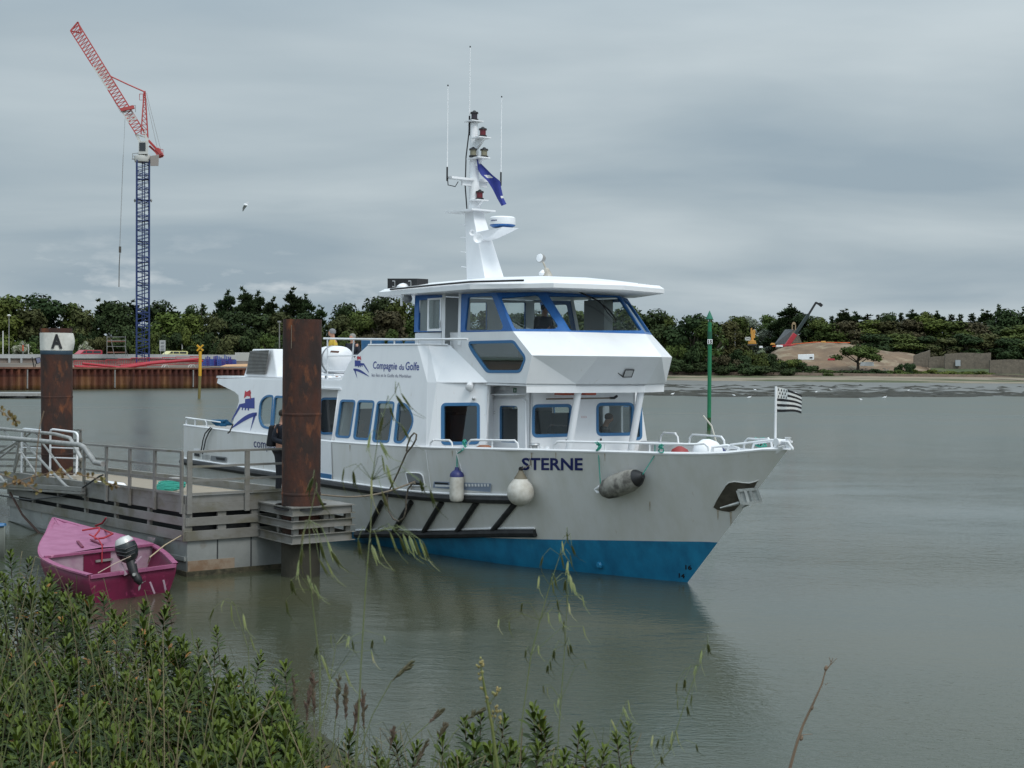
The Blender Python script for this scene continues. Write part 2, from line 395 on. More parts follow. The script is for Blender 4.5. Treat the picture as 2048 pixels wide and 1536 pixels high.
# ================================================================= WATER
def water_material():
    mt = bpy.data.materials.new('estuary_water'); mt.use_nodes = True; t = mt.node_tree; b = t.nodes['Principled BSDF']
    b.inputs['Base Color'].default_value = (.062, .072, .052, 1)
    b.inputs['IOR'].default_value = 1.36; b.inputs['Specular IOR Level'].default_value = .62
    co = t.nodes.new('ShaderNodeTexCoord')
    cn = t.nodes.new('ShaderNodeTexNoise'); cn.inputs['Scale'].default_value = .09; cn.inputs['Detail'].default_value = 4; t.links.new(co.outputs['Object'], cn.inputs['Vector'])
    mr = t.nodes.new('ShaderNodeMapRange'); mr.inputs[1].default_value = .4; mr.inputs[2].default_value = .65; t.links.new(cn.outputs[0], mr.inputs[0])
    mc = t.nodes.new('ShaderNodeMix'); mc.data_type = 'RGBA'; mc.inputs[6].default_value = (.060, .062, .036, 1); mc.inputs[7].default_value = (.048, .062, .044, 1)
    t.links.new(mr.outputs[0], mc.inputs[0]); t.links.new(mc.outputs[2], b.inputs['Base Color'])
    sx_ = t.nodes.new('ShaderNodeSeparateXYZ'); t.links.new(co.outputs['Object'], sx_.inputs[0])
    rg = t.nodes.new('ShaderNodeMapRange'); rg.inputs[1].default_value = 25; rg.inputs[2].default_value = 130; rg.inputs[3].default_value = .07; rg.inputs[4].default_value = .30
    t.links.new(sx_.outputs[1], rg.inputs[0]); t.links.new(rg.outputs[0], b.inputs['Roughness'])
    hs = []
    for sc, vm, amp, det in ((2.9, (1, 1.7, 1), .0085, 3), (10.5, (1, 1.5, 1), .0042, 4), (.30, (1, 1.4, 1), .03, 3)):
        mp_ = t.nodes.new('ShaderNodeMapping'); mp_.inputs['Scale'].default_value = vm; mp_.inputs['Rotation'].default_value = (0, 0, R(14)); t.links.new(co.outputs['Object'], mp_.inputs[0])
        no = t.nodes.new('ShaderNodeTexNoise'); no.inputs['Scale'].default_value = sc; no.inputs['Detail'].default_value = det; no.inputs['Roughness'].default_value = .55; no.inputs['Distortion'].default_value = .3
        t.links.new(mp_.outputs[0], no.inputs['Vector'])
        mu = t.nodes.new('ShaderNodeMath'); mu.operation = 'MULTIPLY'; mu.inputs[1].default_value = amp; t.links.new(no.outputs[0], mu.inputs[0]); hs.append(mu.outputs[0])
    # patches of breeze: ripples stronger in some areas
    pn = t.nodes.new('ShaderNodeTexNoise'); pn.inputs['Scale'].default_value = .06; pn.inputs['Detail'].default_value = 2
    mpp = t.nodes.new('ShaderNodeMapping'); mpp.inputs['Scale'].default_value = (.6, 1.6, 1); t.links.new(co.outputs['Object'], mpp.inputs[0]); t.links.new(mpp.outputs[0], pn.inputs['Vector'])
    pr = t.nodes.new('ShaderNodeMapRange'); pr.inputs[1].default_value = .38; pr.inputs[2].default_value = .62; pr.inputs[3].default_value = .25; pr.inputs[4].default_value = 1.7; t.links.new(pn.outputs[0], pr.inputs[0])
    a1 = t.nodes.new('ShaderNodeMath'); a1.operation = 'ADD'; t.links.new(hs[0], a1.inputs[0]); t.links.new(hs[1], a1.inputs[1])
    a2 = t.nodes.new('ShaderNodeMath'); a2.operation = 'MULTIPLY'; t.links.new(a1.outputs[0], a2.inputs[0]); t.links.new(pr.outputs[0], a2.inputs[1])
    a3 = t.nodes.new('ShaderNodeMath'); a3.operation = 'ADD'; t.links.new(a2.outputs[0], a3.inputs[0]); t.links.new(hs[2], a3.inputs[1])
    bn = t.nodes.new('ShaderNodeBump'); bn.inputs['Strength'].default_value = 1; bn.inputs['Distance'].default_value = 1
    t.links.new(a3.outputs[0], bn.inputs['Height']); t.links.new(bn.outputs[0], b.inputs['Normal'])
    return mt
w = MB(); w.poly([(-3000, -60, 0), (3000, -60, 0), (3000, 5000, 0), (-3000, 5000, 0)])
tag(w.build('water', water_material(), fix=False), kind='structure')

def hash2(i, j): 
    x = math.sin(i * 127.1 + j * 311.7) * 43758.5453; return x - math.floor(x)
def vnoise(x, y):
    i, j = math.floor(x), math.floor(y); fx, fy = x - i, y - j
    fx = fx * fx * (3 - 2 * fx); fy = fy * fy * (3 - 2 * fy)
    return (hash2(i, j) * (1-fx) + hash2(i+1, j) * fx) * (1-fy) + (hash2(i, j+1) * (1-fx) + hash2(i+1, j+1) * fx) * fy
def sstep(a, b, x): t = max(0, min(1, (x - a) / (b - a))); return t * t * (3 - 2 * t)
def grid(name, xs, ys, fn, mt, kind='structure'):
    g = MB(); n = len(xs)
    for y in ys:
        for x in xs: g.v.append(Vector(fn(x, y)))
    for j in range(len(ys) - 1):
        for i in range(n - 1): g.face([j*n+i, j*n+i+1, (j+1)*n+i+1, (j+1)*n+i])
    return tag(g.build(name, mt, smooth='full', fix=False), kind=kind)
def lin(a, b, n): return [a + (b - a) * i / (n - 1) for i in range(n)]

# ================================================================= NEAR BANK
def bank(x, y):
    lw = sstep(.6, -1.4, x)
    z = 2.55 - max(0, y) * (.26 - .20 * lw)
    z -= sstep(8.0, 11.0, y) * (1.4 + 1.8 * lw)
    return z + .10 * vnoise(x * 2, y * 2) + .05 * vnoise(x * 7, y * 7)
M['soil'] = mat('bank_soil', (.045, .040, .024), .95, var=(.03, .045, .015), vscale=3, bump=.8, bscale=15)
grid('ground', lin(-16, 14, 90), lin(-8, 15, 80), lambda x, y: (x, y, bank(x, y)), M['soil'])
# river bed and land far out, one sheet to the horizon under the water
M['bed'] = mat('river_bed', (.07, .06, .045), .95)
b_ = MB(); b_.poly([(-3500, -300, -2.6), (3500, -300, -2.6), (3500, 5500, -2.6), (-3500, 5500, -2.6)])
tag(b_.build('river_bed', M['bed'], fix=False), kind='structure')

# ================================================================= RIGHT SHORE: mud flat, beach, wall, hillside
def shoreY(x): return 322 + .11 * (x - 30) + 3 * math.sin(x * .05)
def mudedge(x): return 176 + .33 * max(0, x - 15) + 3.5 * math.sin(x * .11) + 2 * math.sin(x * .37 + 1) + 1.2 * vnoise(x * .5, 3)
M['mud'] = mat('tidal_mud', (.15, .15, .14), .5, var=(.10, .097, .085), vscale=.12, vmap=(.35, 1.2, 1), spec=.4, bump=.3, bscale=1.5)
# weed lies in a band along the low edge of the flat, broken up by noise
M['weedbed'] = mat('seaweed', (.018, .018, .013), .8, var=(.04,.038,.026), vscale=1.2, bump=.8, bscale=3)
def mudfn(x, s):
    y0, y1 = mudedge(x), shoreY(x); y = y0 + (y1 - y0) * s
    return (x, y, -.12 + .36 * min(1, s * 12) + .30 * s + .10 * (vnoise(x * .25, y * .5) - .5) * (1 if s > .02 else 0))
grid('mud', lin(-20, 330, 200), [0, .012, .025, .04] + lin(.06, 1, 60), mudfn, M['mud'])
def weed_patches():
    g = MB(); rw = random.Random(12)
    for k in range(1100):
        x = rw.uniform(-5, 150) if rw.random() < .8 else rw.uniform(-5, 300); band = rw.random()
        y = mudedge(x) + (abs(rw.gauss(0, 9)) + .6 if band < .72 else rw.uniform(10, 75)); L_ = rw.uniform(.8, 4.5) * (1 if band < .72 else .7); W_ = rw.uniform(.4, 1.5)
        y1 = shoreY(x); s = (y - mudedge(x)) / (y1 - mudedge(x)); z = mudfn(x, s)[2]; n = 9
        ring_ = []; 
        for j in range(n):
            a = 2 * math.pi * j / n; q = rw.uniform(.6, 1.1); ring_.append(g.pt((x + math.cos(a) * L_ * q, y + math.sin(a) * W_ * q, z - .03)))
        c = g.pt((x, y, z + rw.uniform(.10, .26)))
        for j in range(n): g.face([ring_[j], ring_[(j+1) % n], c])
    o = g.build('seaweed', M['weedbed']); tag(o, 'dark seaweed strewn along the low edge of the mud flat', 'seaweed', kind='stuff')
weed_patches()
M['beach'] = mat('beach_shingle', (.27, .215, .155), .9, var=(.16, .14, .10), vscale=.5, vmap=(.3, 1, 1), var2=(.065, .075, .028), v2scale=.10, v2lo=.46, v2hi=.56)
grid('beach', lin(-20, 330, 120), lin(-12, 14, 12), lambda x, y: (x, shoreY(x) + y, .45 + (y + 12) * .05 + .08 * vnoise(x, y)), M['beach'])
M['grass_far'] = mat('rough_grass', (.055, .078, .022), .95, var=(.035, .055, .018), vscale=.3, var2=(.10, .105, .045), v2scale=.15, v2lo=.5, v2hi=.7)
def hillz(x, y):
    d = y - shoreY(x) - 14
    return 1.9 + sstep(0, 60, d) * 5.0 + sstep(40, 230, d) * 8 + 1.2 * (vnoise(x * .03, y * .03) - .5) * sstep(0, 30, d)
grid('hillside', lin(-60, 520, 70), lin(0, 1, 40), lambda x, s: (x, shoreY(x) + 13.5 + 420 * s, hillz(x, shoreY(x) + 13.5 + 420 * s) - (0 if s < .7 else (s - .7) * 8)), M['grass_far'])

M['stone'] = mat('old_stone', (.16, .135, .105), .9, var=(.10, .085, .068), vscale=1.1, var2=(.22, .19, .14), v2scale=2.6, v2lo=.55, v2hi=.7, bump=.6, bscale=4)
M['stone_pink'] = mat('sea_wall_stone', (.23, .165, .13), .9, var=(.14, .11, .085), vscale=.6, vmap=(1, 1, 3), var2=(.07, .06, .05), v2scale=1.6, v2lo=.6, v2hi=.68, bump=.5, bscale=3)
def wall_run(name, pts, h, th, mt, label, cat='wall', zb=None, jitter=.12, step=2.0, cap=None):
    g = MB(); P = [Vector(p) for p in pts]; row = []
    for a, b in zip(P, P[1:]):
        n = max(1, int((b - a).length / step))
        for i in range(n): row.append(a.lerp(b, i / n))
    row.append(P[-1])
    prev = None
    for i, p in enumerate(row):
        d = ((row[min(i+1, len(row)-1)] - row[max(i-1, 0)]).normalized()); nn = Vector((d.y, -d.x, 0)) * th / 2
        hh = h * (1 + jitter * (vnoise(i * .45, 2.2) - .5)); k = len(g.v)
        g.v += [p - nn, p + nn, p + nn * .8 + Vector((0, 0, hh)), p - nn * .8 + Vector((0, 0, hh))]
        if prev is not None:
            for a_, b2 in ((0,1),(1,2),(2,3),(3,0)): g.face([prev+a_, prev+b2, k+b2, k+a_])
        else: g.face([k, k+1, k+2, k+3])
        prev = k
    g.face([prev+3, prev+2, prev+1, prev])
    return solo(g, name, mt, label, cat, loc=P[0])
wall_run('sea_wall', [(x, shoreY(x) + 13, .9) for x in lin(-40, 330, 40)], 1.5, .9, M['stone_pink'], 'long low pinkish stone sea wall running along the far beach below the bushes')

# ================================================================= LEFT SHORE: sheet pile quay and land behind
QA, QB = at_z(-900, 790), at_z(400, 776.5); QA.z = QB.z = 0
QD = (QB - QA).normalized(); QC = QB + QD * 34 
QN = Vector((QD.y, -QD.x, 0))
if QN.dot(QA) > 0: QN = -QN       # points to the water / camera
def QP(s, d, z): return QB + QD * s - QN * d + ZV * z     # s metres right of the marker, d behind the wall
M['sheet'] = mat('sheet_pile_rust', (.115, .036, .022), .9, var=(.065, .024, .017), vscale=.55, vmap=(1, 1, .35), var2=(.19, .085, .04), v2scale=.35, v2lo=.5, v2hi=.7)
_t = M['sheet'].node_tree; _b = _t.nodes['Principled BSDF']; _src = _b.inputs['Base Color'].links[0].from_socket
_g = _t.nodes.new('ShaderNodeNewGeometry'); _s = _t.nodes.new('ShaderNodeSeparateXYZ'); _t.links.new(_g.outputs['Position'], _s.inputs[0])
_c = _t.nodes.new('ShaderNodeValToRGB'); _r = _t.nodes.new('ShaderNodeMapRange'); _r.inputs[2].default_value = 3.0; _t.links.new(_s.outputs[2], _r.inputs[0]); _t.links.new(_r.outputs[0], _c.inputs[0])
_e = _c.color_ramp.elements; _e[0].color = (.30, .36, .12, 1); _e[1].color = (.85, .6, .6, 1); _e[1].position = .75
for pos, colr in ((.14, (.75, .85, .35, 1)), (.24, (1.15, 1.25, 1.1, 1)), (.55, (1.1, 1.1, 1.0, 1)), (.60, (.55, .48, .5, 1))):
    q = _c.color_ramp.elements.new(pos); q.color = colr
_m = _t.nodes.new('ShaderNodeMix'); _m.data_type = 'RGBA'; _m.blend_type = 'MULTIPLY'; _m.inputs[0].default_value = 1
_t.links.new(_src, _m.inputs[6]); _t.links.new(_c.outputs[0], _m.inputs[7]); _t.links.new(_m.outputs[2], _b.inputs['Base Color'])
WT = 2.75
g = MB(); s = -150.0; k = 0; prof = []
while s < 34:
    for ds, d in ((0, 0), (.32, 0), (.50, .42), (.86, .42)): prof.append((s + ds, d))
    s += 1.04
for (s_, d) in prof:
    g.v += [QP(s_, d, -1.2), QP(s_, d, WT)]
for i in range(len(prof) - 1): g.face([2*i, 2*i+2, 2*i+3, 2*i+1])
quay = thing('quay_wall', QP(-80, 0, 0), 'rust red corrugated sheet pile quay wall across the water at left', 'quay wall')
g.build('sheet_piling', M['sheet'], quay)
g = MB(); g.tf = QP; g.box((-150, -.08, WT), (34, .75, WT + .22)); g.build('capping_beam', mat('capping_steel', (.12, .045, .03), .8, var=(.2, .10, .06), vscale=.8), quay)
g = MB(); g.tf = QP
for s_ in lin(-95, 12, 9): g.box((s_, -.14, .2), (s_ + .14, -.02, WT - .1))
g.build('fender_posts', M['galv'], quay)
M['quayfloor'] = mat('gravel_yard', (.13, .105, .085), .95, var=(.08, .065, .05), vscale=.3, var2=(.20, .14, .10), v2scale=.08, v2lo=.5, v2hi=.6)
def qz(d): return WT + .05 + .6 * sstep(2, 25, d) + 1.0 * sstep(28, 60, d) + 1.2 * sstep(90, 190, d)
ds = [.6, 3, 8, 14, 20, 26, 32, 40, 52, 66, 85, 110, 140, 180, 240, 330]
grid('quay_ground', lin(-420, 34, 60), ds, lambda s_, d: QP(s_, d, qz(d)), M['quayfloor'])
# grass verge behind the road
grid('verge', lin(-420, 60, 50), lin(92, 330, 10), lambda s_, d: QP(s_, d, qz(d) + .15), M['grass_far'])
grid('road', lin(-420, 34, 50), [62, 66, 70, 74], lambda s_, d: QP(s_, d, qz(d) + .06), mat('asphalt', (.06, .06, .06), .9))
# river-side end of the left land
g = MB(); g.poly([QP(34, 0, -2), QP(34, 330, -2), QP(34, 330, 6), QP(34, 90, 4.6), QP(34, 0, WT)]); g.build('quay_end_bank', M['quayfloor'], fix=False)['kind'] = 'structure'

# ================================================================= TREES
def crown_mesh(name, kind, seed, n=1700):
    rnd = random.Random(seed); g = MB(); blobs = []
    H = 10.0
    if kind == 'broad':
        for i in range(19):
            a = rnd.random() * 6.28; r = rnd.uniform(.2, 3.0); z = 1.0 + 7.6 * (i / 18) + rnd.uniform(-.4, .4)
            r *= 1.15 - abs(z - 5.0) / 6
            blobs.append((Vector((math.cos(a) * r, math.sin(a) * r, z)), rnd.uniform(1.2, 2.1)))
        blobs.append((Vector((rnd.uniform(-.6, .6), 0, 8.2)), 1.7))
    elif kind == 'bush':
        for i in range(12):
            a = rnd.random() * 6.28; r = rnd.uniform(.5, 4.2); z = rnd.uniform(.9, 4.6) * (1.1 - r / 7)
            blobs.append((Vector((math.cos(a) * r, math.sin(a) * r, z)), rnd.uniform(1.0, 1.9)))
    elif kind == 'pine':
        for i in range(17):
            z = 1.6 + 8.0 * (i / 17) + rnd.uniform(-.3, .3); r = (10.6 - z) * .42 * rnd.uniform(.4, 1.1); a = rnd.random() * 6.28
            blobs.append((Vector((math.cos(a) * r, math.sin(a) * r, z)), rnd.uniform(.7, 1.35)))
        for i in range(4): blobs.append((Vector((rnd.uniform(-.5, .5), rnd.uniform(-.5, .5), 9.2 + i * .4)), .42 - i * .05))
    elif kind == 'spire':
        for i in range(20):
            z = .9 + 8.9 * (i / 20); r = (10.4 - z) * .20; a = rnd.random() * 6.28
            blobs.append((Vector((math.cos(a) * r, math.sin(a) * r, z)), .35 + (10 - z) * .12))
    elif kind == 'spreading':
        for i in range(26):
            a = rnd.random() * 6.28; r = rnd.uniform(.4, 4.6)
            blobs.append((Vector((math.cos(a) * r, math.sin(a) * r * .8, 4.2 + 3.4 * (1 - (r / 4.8) ** 2) + rnd.uniform(-1.5, .4))), rnd.uniform(1.1, 1.8)))
    tot = sum(r * r for c, r in blobs)
    for c, r in blobs:
        m_ = int(n * r * r / tot)
        for i in range(m_):
            d = Vector((rnd.gauss(0, 1), rnd.gauss(0, 1), rnd.gauss(0, 1))).normalized()
            rad = r * (rnd.random() ** .33) * rnd.uniform(.85, 1.12)
            flat = .7 if kind in ('broad', 'bush', 'spreading') else .5
            p = c + Vector((d.x, d.y, d.z * flat)) * rad
            if p.z < .1: continue
            nn = (d + Vector((rnd.gauss(0, .5), rnd.gauss(0, .5), rnd.gauss(0, .5) + .3))).normalized()
            a = nn.orthogonal().normalized(); b = nn.cross(a); t = rnd.random() * 6.28
            e1 = a * math.cos(t) + b * math.sin(t); e2 = nn.cross(e1)
            if kind in ('pine', 'spire'):
                s1 = rnd.uniform(.22, .42); s2 = s1 * .38; e1 = (d + Vector((0, 0, .5))).normalized(); e2 = e1.cross(nn).normalized() if e1.cross(nn).length > .1 else e2
            else: s1 = rnd.uniform(.16, .34); s2 = s1 * .75
            k = len(g.v); g.v += [p - e1*s1 - e2*s2*.4, p + e2*s2*-1.0, p + e1*s1, p + e2*s2]
            g.face([k, k+1, k+2, k+3])
    me = bpy.data.meshes.new(name); me.from_pydata(g.v, [], g.f); return me
def trunk_mesh(name, kind, seed):
    rnd = random.Random(seed); g = MB()
    if kind in ('broad', 'spreading'):
        g.tube([(0,0,-.6),(.1,0,1.6),(.0,.1,3.2),(.2,0,5.5)], [.42,.30,.26,.12], 7)
        for i in range(6):
            a = rnd.random() * 6.28; q = rnd.uniform(2.4, 3.4) * (1.25 if kind == 'spreading' else .75)
            g.tube([(.05,.0,2.0 + i * .3),(math.cos(a)*q*.5, math.sin(a)*q*.5, 3.6 + i*.3),(math.cos(a)*q, math.sin(a)*q, 5.4 + i * .25)], [.18,.12,.05], 5)
    elif kind == 'bush':
        for i in range(5):
            a = i * 1.3; g.tube([(0,0,-.4),(math.cos(a)*1, math.sin(a)*1, 1.2),(math.cos(a)*2.2, math.sin(a)*2.2, 3)], [.14,.1,.04], 5)
    else:
        g.tube([(0,0,-.6),(.05,0,3),(0,.05,9.6)], [.30,.2,.04], 6)
        for i in range(8):
            a = rnd.random() * 6.28; z = 2.6 + i * .75; q = (10.6 - z) * .33
            g.tube([(0,0,z),(math.cos(a)*q, math.sin(a)*q, z + .5)], [.07,.03], 4)
    me = bpy.data.meshes.new(name); me.from_pydata(g.v, [], g.f); return me
M['bark'] = mat('bark', (.07, .055, .042), .9, bump=.5)
LEAF = {
 'green': mat('leaf_green', (0.074, 0.098, 0.026), .75, spec=.08, var=(0.044, 0.062, 0.018), vscale=.55, lo=.4, hi=.62, rnd=.28, rndh=.02, coord='Object'),
 'olive': mat('leaf_olive', (0.082, 0.086, 0.034), .8, spec=.08, var=(0.048, 0.053, 0.022), vscale=.5, lo=.4, hi=.62, rnd=.25, rndh=.02),
 'dark': mat('leaf_dark', (0.04, 0.06, 0.023), .8, spec=.08, var=(0.024, 0.039, 0.016), vscale=.6, lo=.4, hi=.62, rnd=.25, rndh=.015),
 'bright': mat('leaf_bright', (0.096, 0.12, 0.028), .75, spec=.08, var=(0.062, 0.082, 0.02), vscale=.6, lo=.4, hi=.62, rnd=.15, rndh=.015),
 'brown': mat('leaf_brownish', (0.076, 0.066, 0.036), .8, spec=.08, var=(0.046, 0.043, 0.024), vscale=.6, lo=.4, hi=.62, rnd=.2),
 'silver': mat('leaf_silver', (0.210, 0.231, 0.189), .8, spec=.08, var=(0.112, 0.140, 0.098), vscale=.6, lo=.4, hi=.62, rnd=.1),
 'blossom': mat('pale_blossom', (.42, .41, .34), .8, spec=.08, var=(.14, .17, .08), vscale=1.2, lo=.42, hi=.58),
}
TREES = {}
def tree_proto(kind, leaf, seed):
    key = (kind, leaf, seed)
    if key not in TREES:
        cm = crown_mesh('crown', kind, seed, {'broad': 4200, 'bush': 3600, 'pine': 3000, 'spire': 2400, 'spreading': 4600}[kind]); cm.materials.append(LEAF[leaf])
        tm = trunk_mesh('trunk', kind, seed); tm.materials.append(M['bark'])
        TREES[key] = (cm, tm)
    return TREES[key]
tree_rows = []
def tree(name, kind, leaf, pos, h, wd, label, cat, group=None, seed=None):
    seed = seed if seed is not None else random.randint(0, 2)
    cm, tm = tree_proto(kind, leaf, seed)
    r = thing(name, pos, label, cat, group); r.rotation_euler = (0, 0, random.random() * 6.28)
    top = {'broad': 9.8, 'bush': 5.6, 'pine': 10.6, 'spire': 10.3, 'spreading': 9.0}[kind]
    wid = {'broad': 8.2, 'bush': 11., 'pine': 6.2, 'spire': 4.2, 'spreading': 11.5}[kind]
    r.scale = (wd / wid, wd / wid, h / top)
    for nm, me in (('crown', cm), ('trunk', tm)):
        c = bpy.data.objects.new(nm, me); scene.collection.objects.link(c); c.parent = r
    return r
def px_tree(x, ytop, Y, wpx, ground, name, kind, leaf, label, cat, group=None, seed=None):
    """a tree whose crown reaches photo height ytop at distance Y"""
    top = at_y(x, ytop, Y); zb = ground; h = max(2.5, top.z - zb); wd = wpx / FPX * Y
    return tree(name, kind, leaf, Vector((top.x, Y, zb - .2)), h, wd, label, cat, group, seed)
def where(x, xs):
    """picks the landmark phrase nearest to a photo column"""
    return min(xs, key=lambda q: abs(q[0] - x))[1]
LEFT_MARKS = [(0, 'at the left edge'), (60, 'behind the tall lamp post'), (118, 'behind the pile lettered A'), (180, 'behind the red van'), (235, 'behind the scaffold tower'), (286, 'behind the blue crane mast'), (330, 'behind the direction board'), (365, 'behind the yellow van'), (402, 'behind the yellow cross marker'), (460, 'above the purple machinery'), (520, 'above the louvred vent housing'), (600, 'behind the near rusty pile'), (670, 'behind the man in the grey cap'), (720, 'behind the upper deck rail'), (790, 'just left of the wheelhouse'), (850, 'behind the wheelhouse window')]
KIND_WORDS = {('broad','green'): 'round green broadleaf tree', ('broad','olive'): 'olive green broadleaf tree', ('broad','dark'): 'very dark rounded tree', ('broad','bright'): 'light green young broadleaf tree', ('broad', 'brown'): 'brownish broadleaf tree',
 ('pine','dark'): 'dark ragged pine', ('spire','dark'): 'dark pointed conifer', ('bush','green'): 'green bush', ('bush','olive'): 'olive green bush', ('bush','dark'): 'dark dense bush', ('bush','bright'): 'bright green bush', ('bush','brown'): 'brownish leafless bush', ('bush','silver'): 'silvery bush', ('bush', 'blossom'): 'bush covered in pale blossom', ('broad','silver'): 'pale silvery broadleaf tree', ('spreading','green'): 'low spreading green tree', ('spreading', 'dark'): 'spreading dark tree'}
NAME_OF = {'broad': 'broadleaf_tree', 'pine': 'pine_tree', 'spire': 'conifer_tree', 'bush': 'bush', 'spreading': 'spreading_tree'}
used_labels = {}
def mk_label(kind, leaf, x, marks, row):
    base = KIND_WORDS[(kind, leaf)] + ' ' + row + ' ' + where(x, marks)
    k = used_labels.get(base, 0); used_labels[base] = k + 1
    if k: base += ['', ', second from left', ', third from left', ', fourth from left', ', fifth from left', ', rightmost'][min(k, 5)]
    return base
# left skyline, measured along the treetops: (column, top, width, kind, leaf, distance)
LT = [(-60,590,110,'broad','green',330),(20,588,100,'broad','green',335),(-10,600,80,'broad','bright',318),(60,610,70,'broad','olive',322),(95,590,90,'broad','dark',330),(140,604,70,'broad','green',335),(165,612,60,'broad','olive',325),
 (205,596,70,'pine','dark',330),(235,600,70,'broad','dark',322),(262,598,60,'pine','dark',335),(310,602,70,'broad','dark',335),(345,612,60,'pine','dark',340),(404,598,36,'spire','dark',345),(380,612,50,'broad','dark',340),(385,625,60,'broad','bright',312),
 (340,622,70,'broad','bright',314),(430,628,60,'broad','olive',312),(455,578,55,'pine','dark',330),(488,572,55,'pine','dark',328),(515,580,55,'pine','dark',334),(470,616,70,'broad','dark',318),(545,592,50,'pine','dark',335),(583,574,60,'pine','dark',330),(612,586,50,'pine','dark',338),
 (520,620,80,'broad','dark',312),(560,622,70,'broad','olive',310),(600,625,70,'broad','dark',312),(643,608,44,'pine','dark',335),(690,604,60,'broad','dark',340),(680,630,60,'broad','olive',312),(715,616,50,'broad','green',318),(760,590,80,'broad','dark',335),(795,596,60,'broad','green',330),(775,614,80,'broad','brown',312),(735,624,60,'broad','green',314),(840,606,80,'broad','green',328),(880,612,80,'broad','dark',330),(925,615,80,'broad','green',335),
 (975,618,80,'broad','green',338),(1030,620,90,'broad','dark',340),(1090,622,90,'broad','olive',345),(1150,620,90,'broad','green',350),(1210,620,90,'broad','dark',355)]
LT.sort()
for i, (x, yt, wp, kd, lf, Y) in enumerate(LT):
    row = 'across the water'
    px_tree(x, yt, Y, wp * 1.45, 3.2, NAME_OF[kd], kd, lf, mk_label(kd, lf, x, LEFT_MARKS, row), 'tree', 'trees of the wood on the left shore', seed=i % 3)
LB = [(-40,650,80,'dark',296),(15,662,70,'bright',292),(50,668,50,'green',290),(90,650,70,'dark',298),(135,655,60,'green',296),(165,652,60,'dark',297),(200,655,60,'olive',296),(250,650,70,'dark',298),(300,648,70,'green',298),(340,645,70,'dark',299),(372,646,60,'bright',300),(410,648,70,'dark',300),(450,650,80,'olive',301),(495,646,80,'dark',302),(540,650,80,'green',303),(590,648,80,'dark',304),(640,645,70,'olive',305),(690,648,70,'green',305),(735,646,70,'brown',306),(785,648,80,'green',306),(840,650,80,'dark',307),(900,650,80,'green',308),(960,650,80,'dark',310),(1030,650,90,'green',315),(1100,650,90,'dark',318),(1170,650,90,'green',322),(1235,652,80,'dark',326)]
for i, (x, yt, wp, lf, Y) in enumerate(LB):
    px_tree(x, yt, Y, wp * 1.35, 4.0, 'bush', 'bush', lf, mk_label('bush', lf, x, LEFT_MARKS, 'at wood edge'), 'bush', 'bushes in front of the left wood', seed=i % 3)
for x, yt, wp, lab in ((42,676,52,'bush of pale blossom between the lamp post and the lettered pile'), (172,676,46,'bush of pale blossom above the red van')):
    px_tree(x, yt, 284, wp, 4.3, 'flowering_bush', 'bush', 'blossom', lab, 'bush', 'pale flowering bushes', seed=1)
# right side
RIGHT_MARKS = [(1290,'just right of the wheelhouse'),(1340,'left of the green beacon'),(1418,'behind the green beacon'),(1470,'behind the lamp posts'),(1520,'behind the yellow excavator'),(1570,'beside the stone chapel'),(1610,'behind the crane boom'),(1660,'above the earth mound crest'),(1715,'behind the spreading tree'),(1780,'above the bare earth'),(1850,'above the ruined stone walls'),(1920,'above the grey wall door'),(1985,'behind the far stone wall'),(2040,'at the right edge')]
RT_ = [(1262,604,80,'broad','green',360),(1300,620,70,'broad','dark',350),(1335,628,60,'broad','green',352),(1385,622,80,'broad','dark',346),(1420,636,70,'broad','green',344),(1460,640,60,'broad','olive',372),(1475,628,50,'broad','green',420),(1500,632,44,'broad','silver',425),(1535,628,46,'broad','green',430),(1550,638,46,'broad','silver',420),(1580,606,60,'pine','dark',408),(1603,622,60,'broad','dark',405),(1560,634,40,'broad','dark',415),
 (1640,634,55,'broad','green',402),(1663,626,26,'spire','dark',430),(1690,616,44,'pine','dark',432),(1712,622,50,'pine','dark',436),(1735,622,46,'spire','dark',440),(1757,623,30,'spire','dark',440),(1775,620,44,'broad','dark',438),(1800,619,30,'spire','dark',442),(1825,618,44,'pine','dark',440),(1850,622,40,'broad','green',430),(1875,620,44,'pine','dark',440),(1900,622,34,'spire','dark',445),(1922,622,30,'spire','dark',440),(1946,620,34,'spire','dark',442),(1970,617,44,'pine','dark',436),(1996,600,22,'spire','dark',430),(2015,616,60,'broad','dark',425),(2042,624,60,'pine','dark',430),(2090,612,90,'broad','dark',430),(2150,618,90,'broad','green',425),
 (1655,645,60,'broad','green',398),(1690,640,60,'broad','brown',396),(1730,640,66,'broad','bright',398),(1770,640,70,'broad','olive',396),(1815,634,70,'broad','brown',402),(1865,632,80,'broad','bright',404),(1905,640,70,'broad','green',400),(1945,642,70,'broad','brown',400),(1985,646,60,'broad','dark',402),(2030,650,80,'broad','green',396),
 (1750,664,70,'broad','dark',385),(1800,665,70,'broad','green',386),(1850,668,60,'broad','dark',385),(1890,672,60,'broad','olive',384),(1935,668,70,'broad','dark',386),(1975,665,70,'broad','olive',388),(2020,672,70,'broad','dark',384),(2070,670,80,'broad','green',384)]
RT_.sort()
for i, (x, yt, wp, kd, lf, Y) in enumerate(RT_):
    p = at_y(x, yt, Y)
    px_tree(x, yt, Y, wp * 1.5, min(hillz(p.x, Y), p.z - 5), NAME_OF[kd], kd, lf, mk_label(kd, lf, x, RIGHT_MARKS, 'on the hillside'), 'tree', 'trees of the wood on the right shore', seed=i % 3)
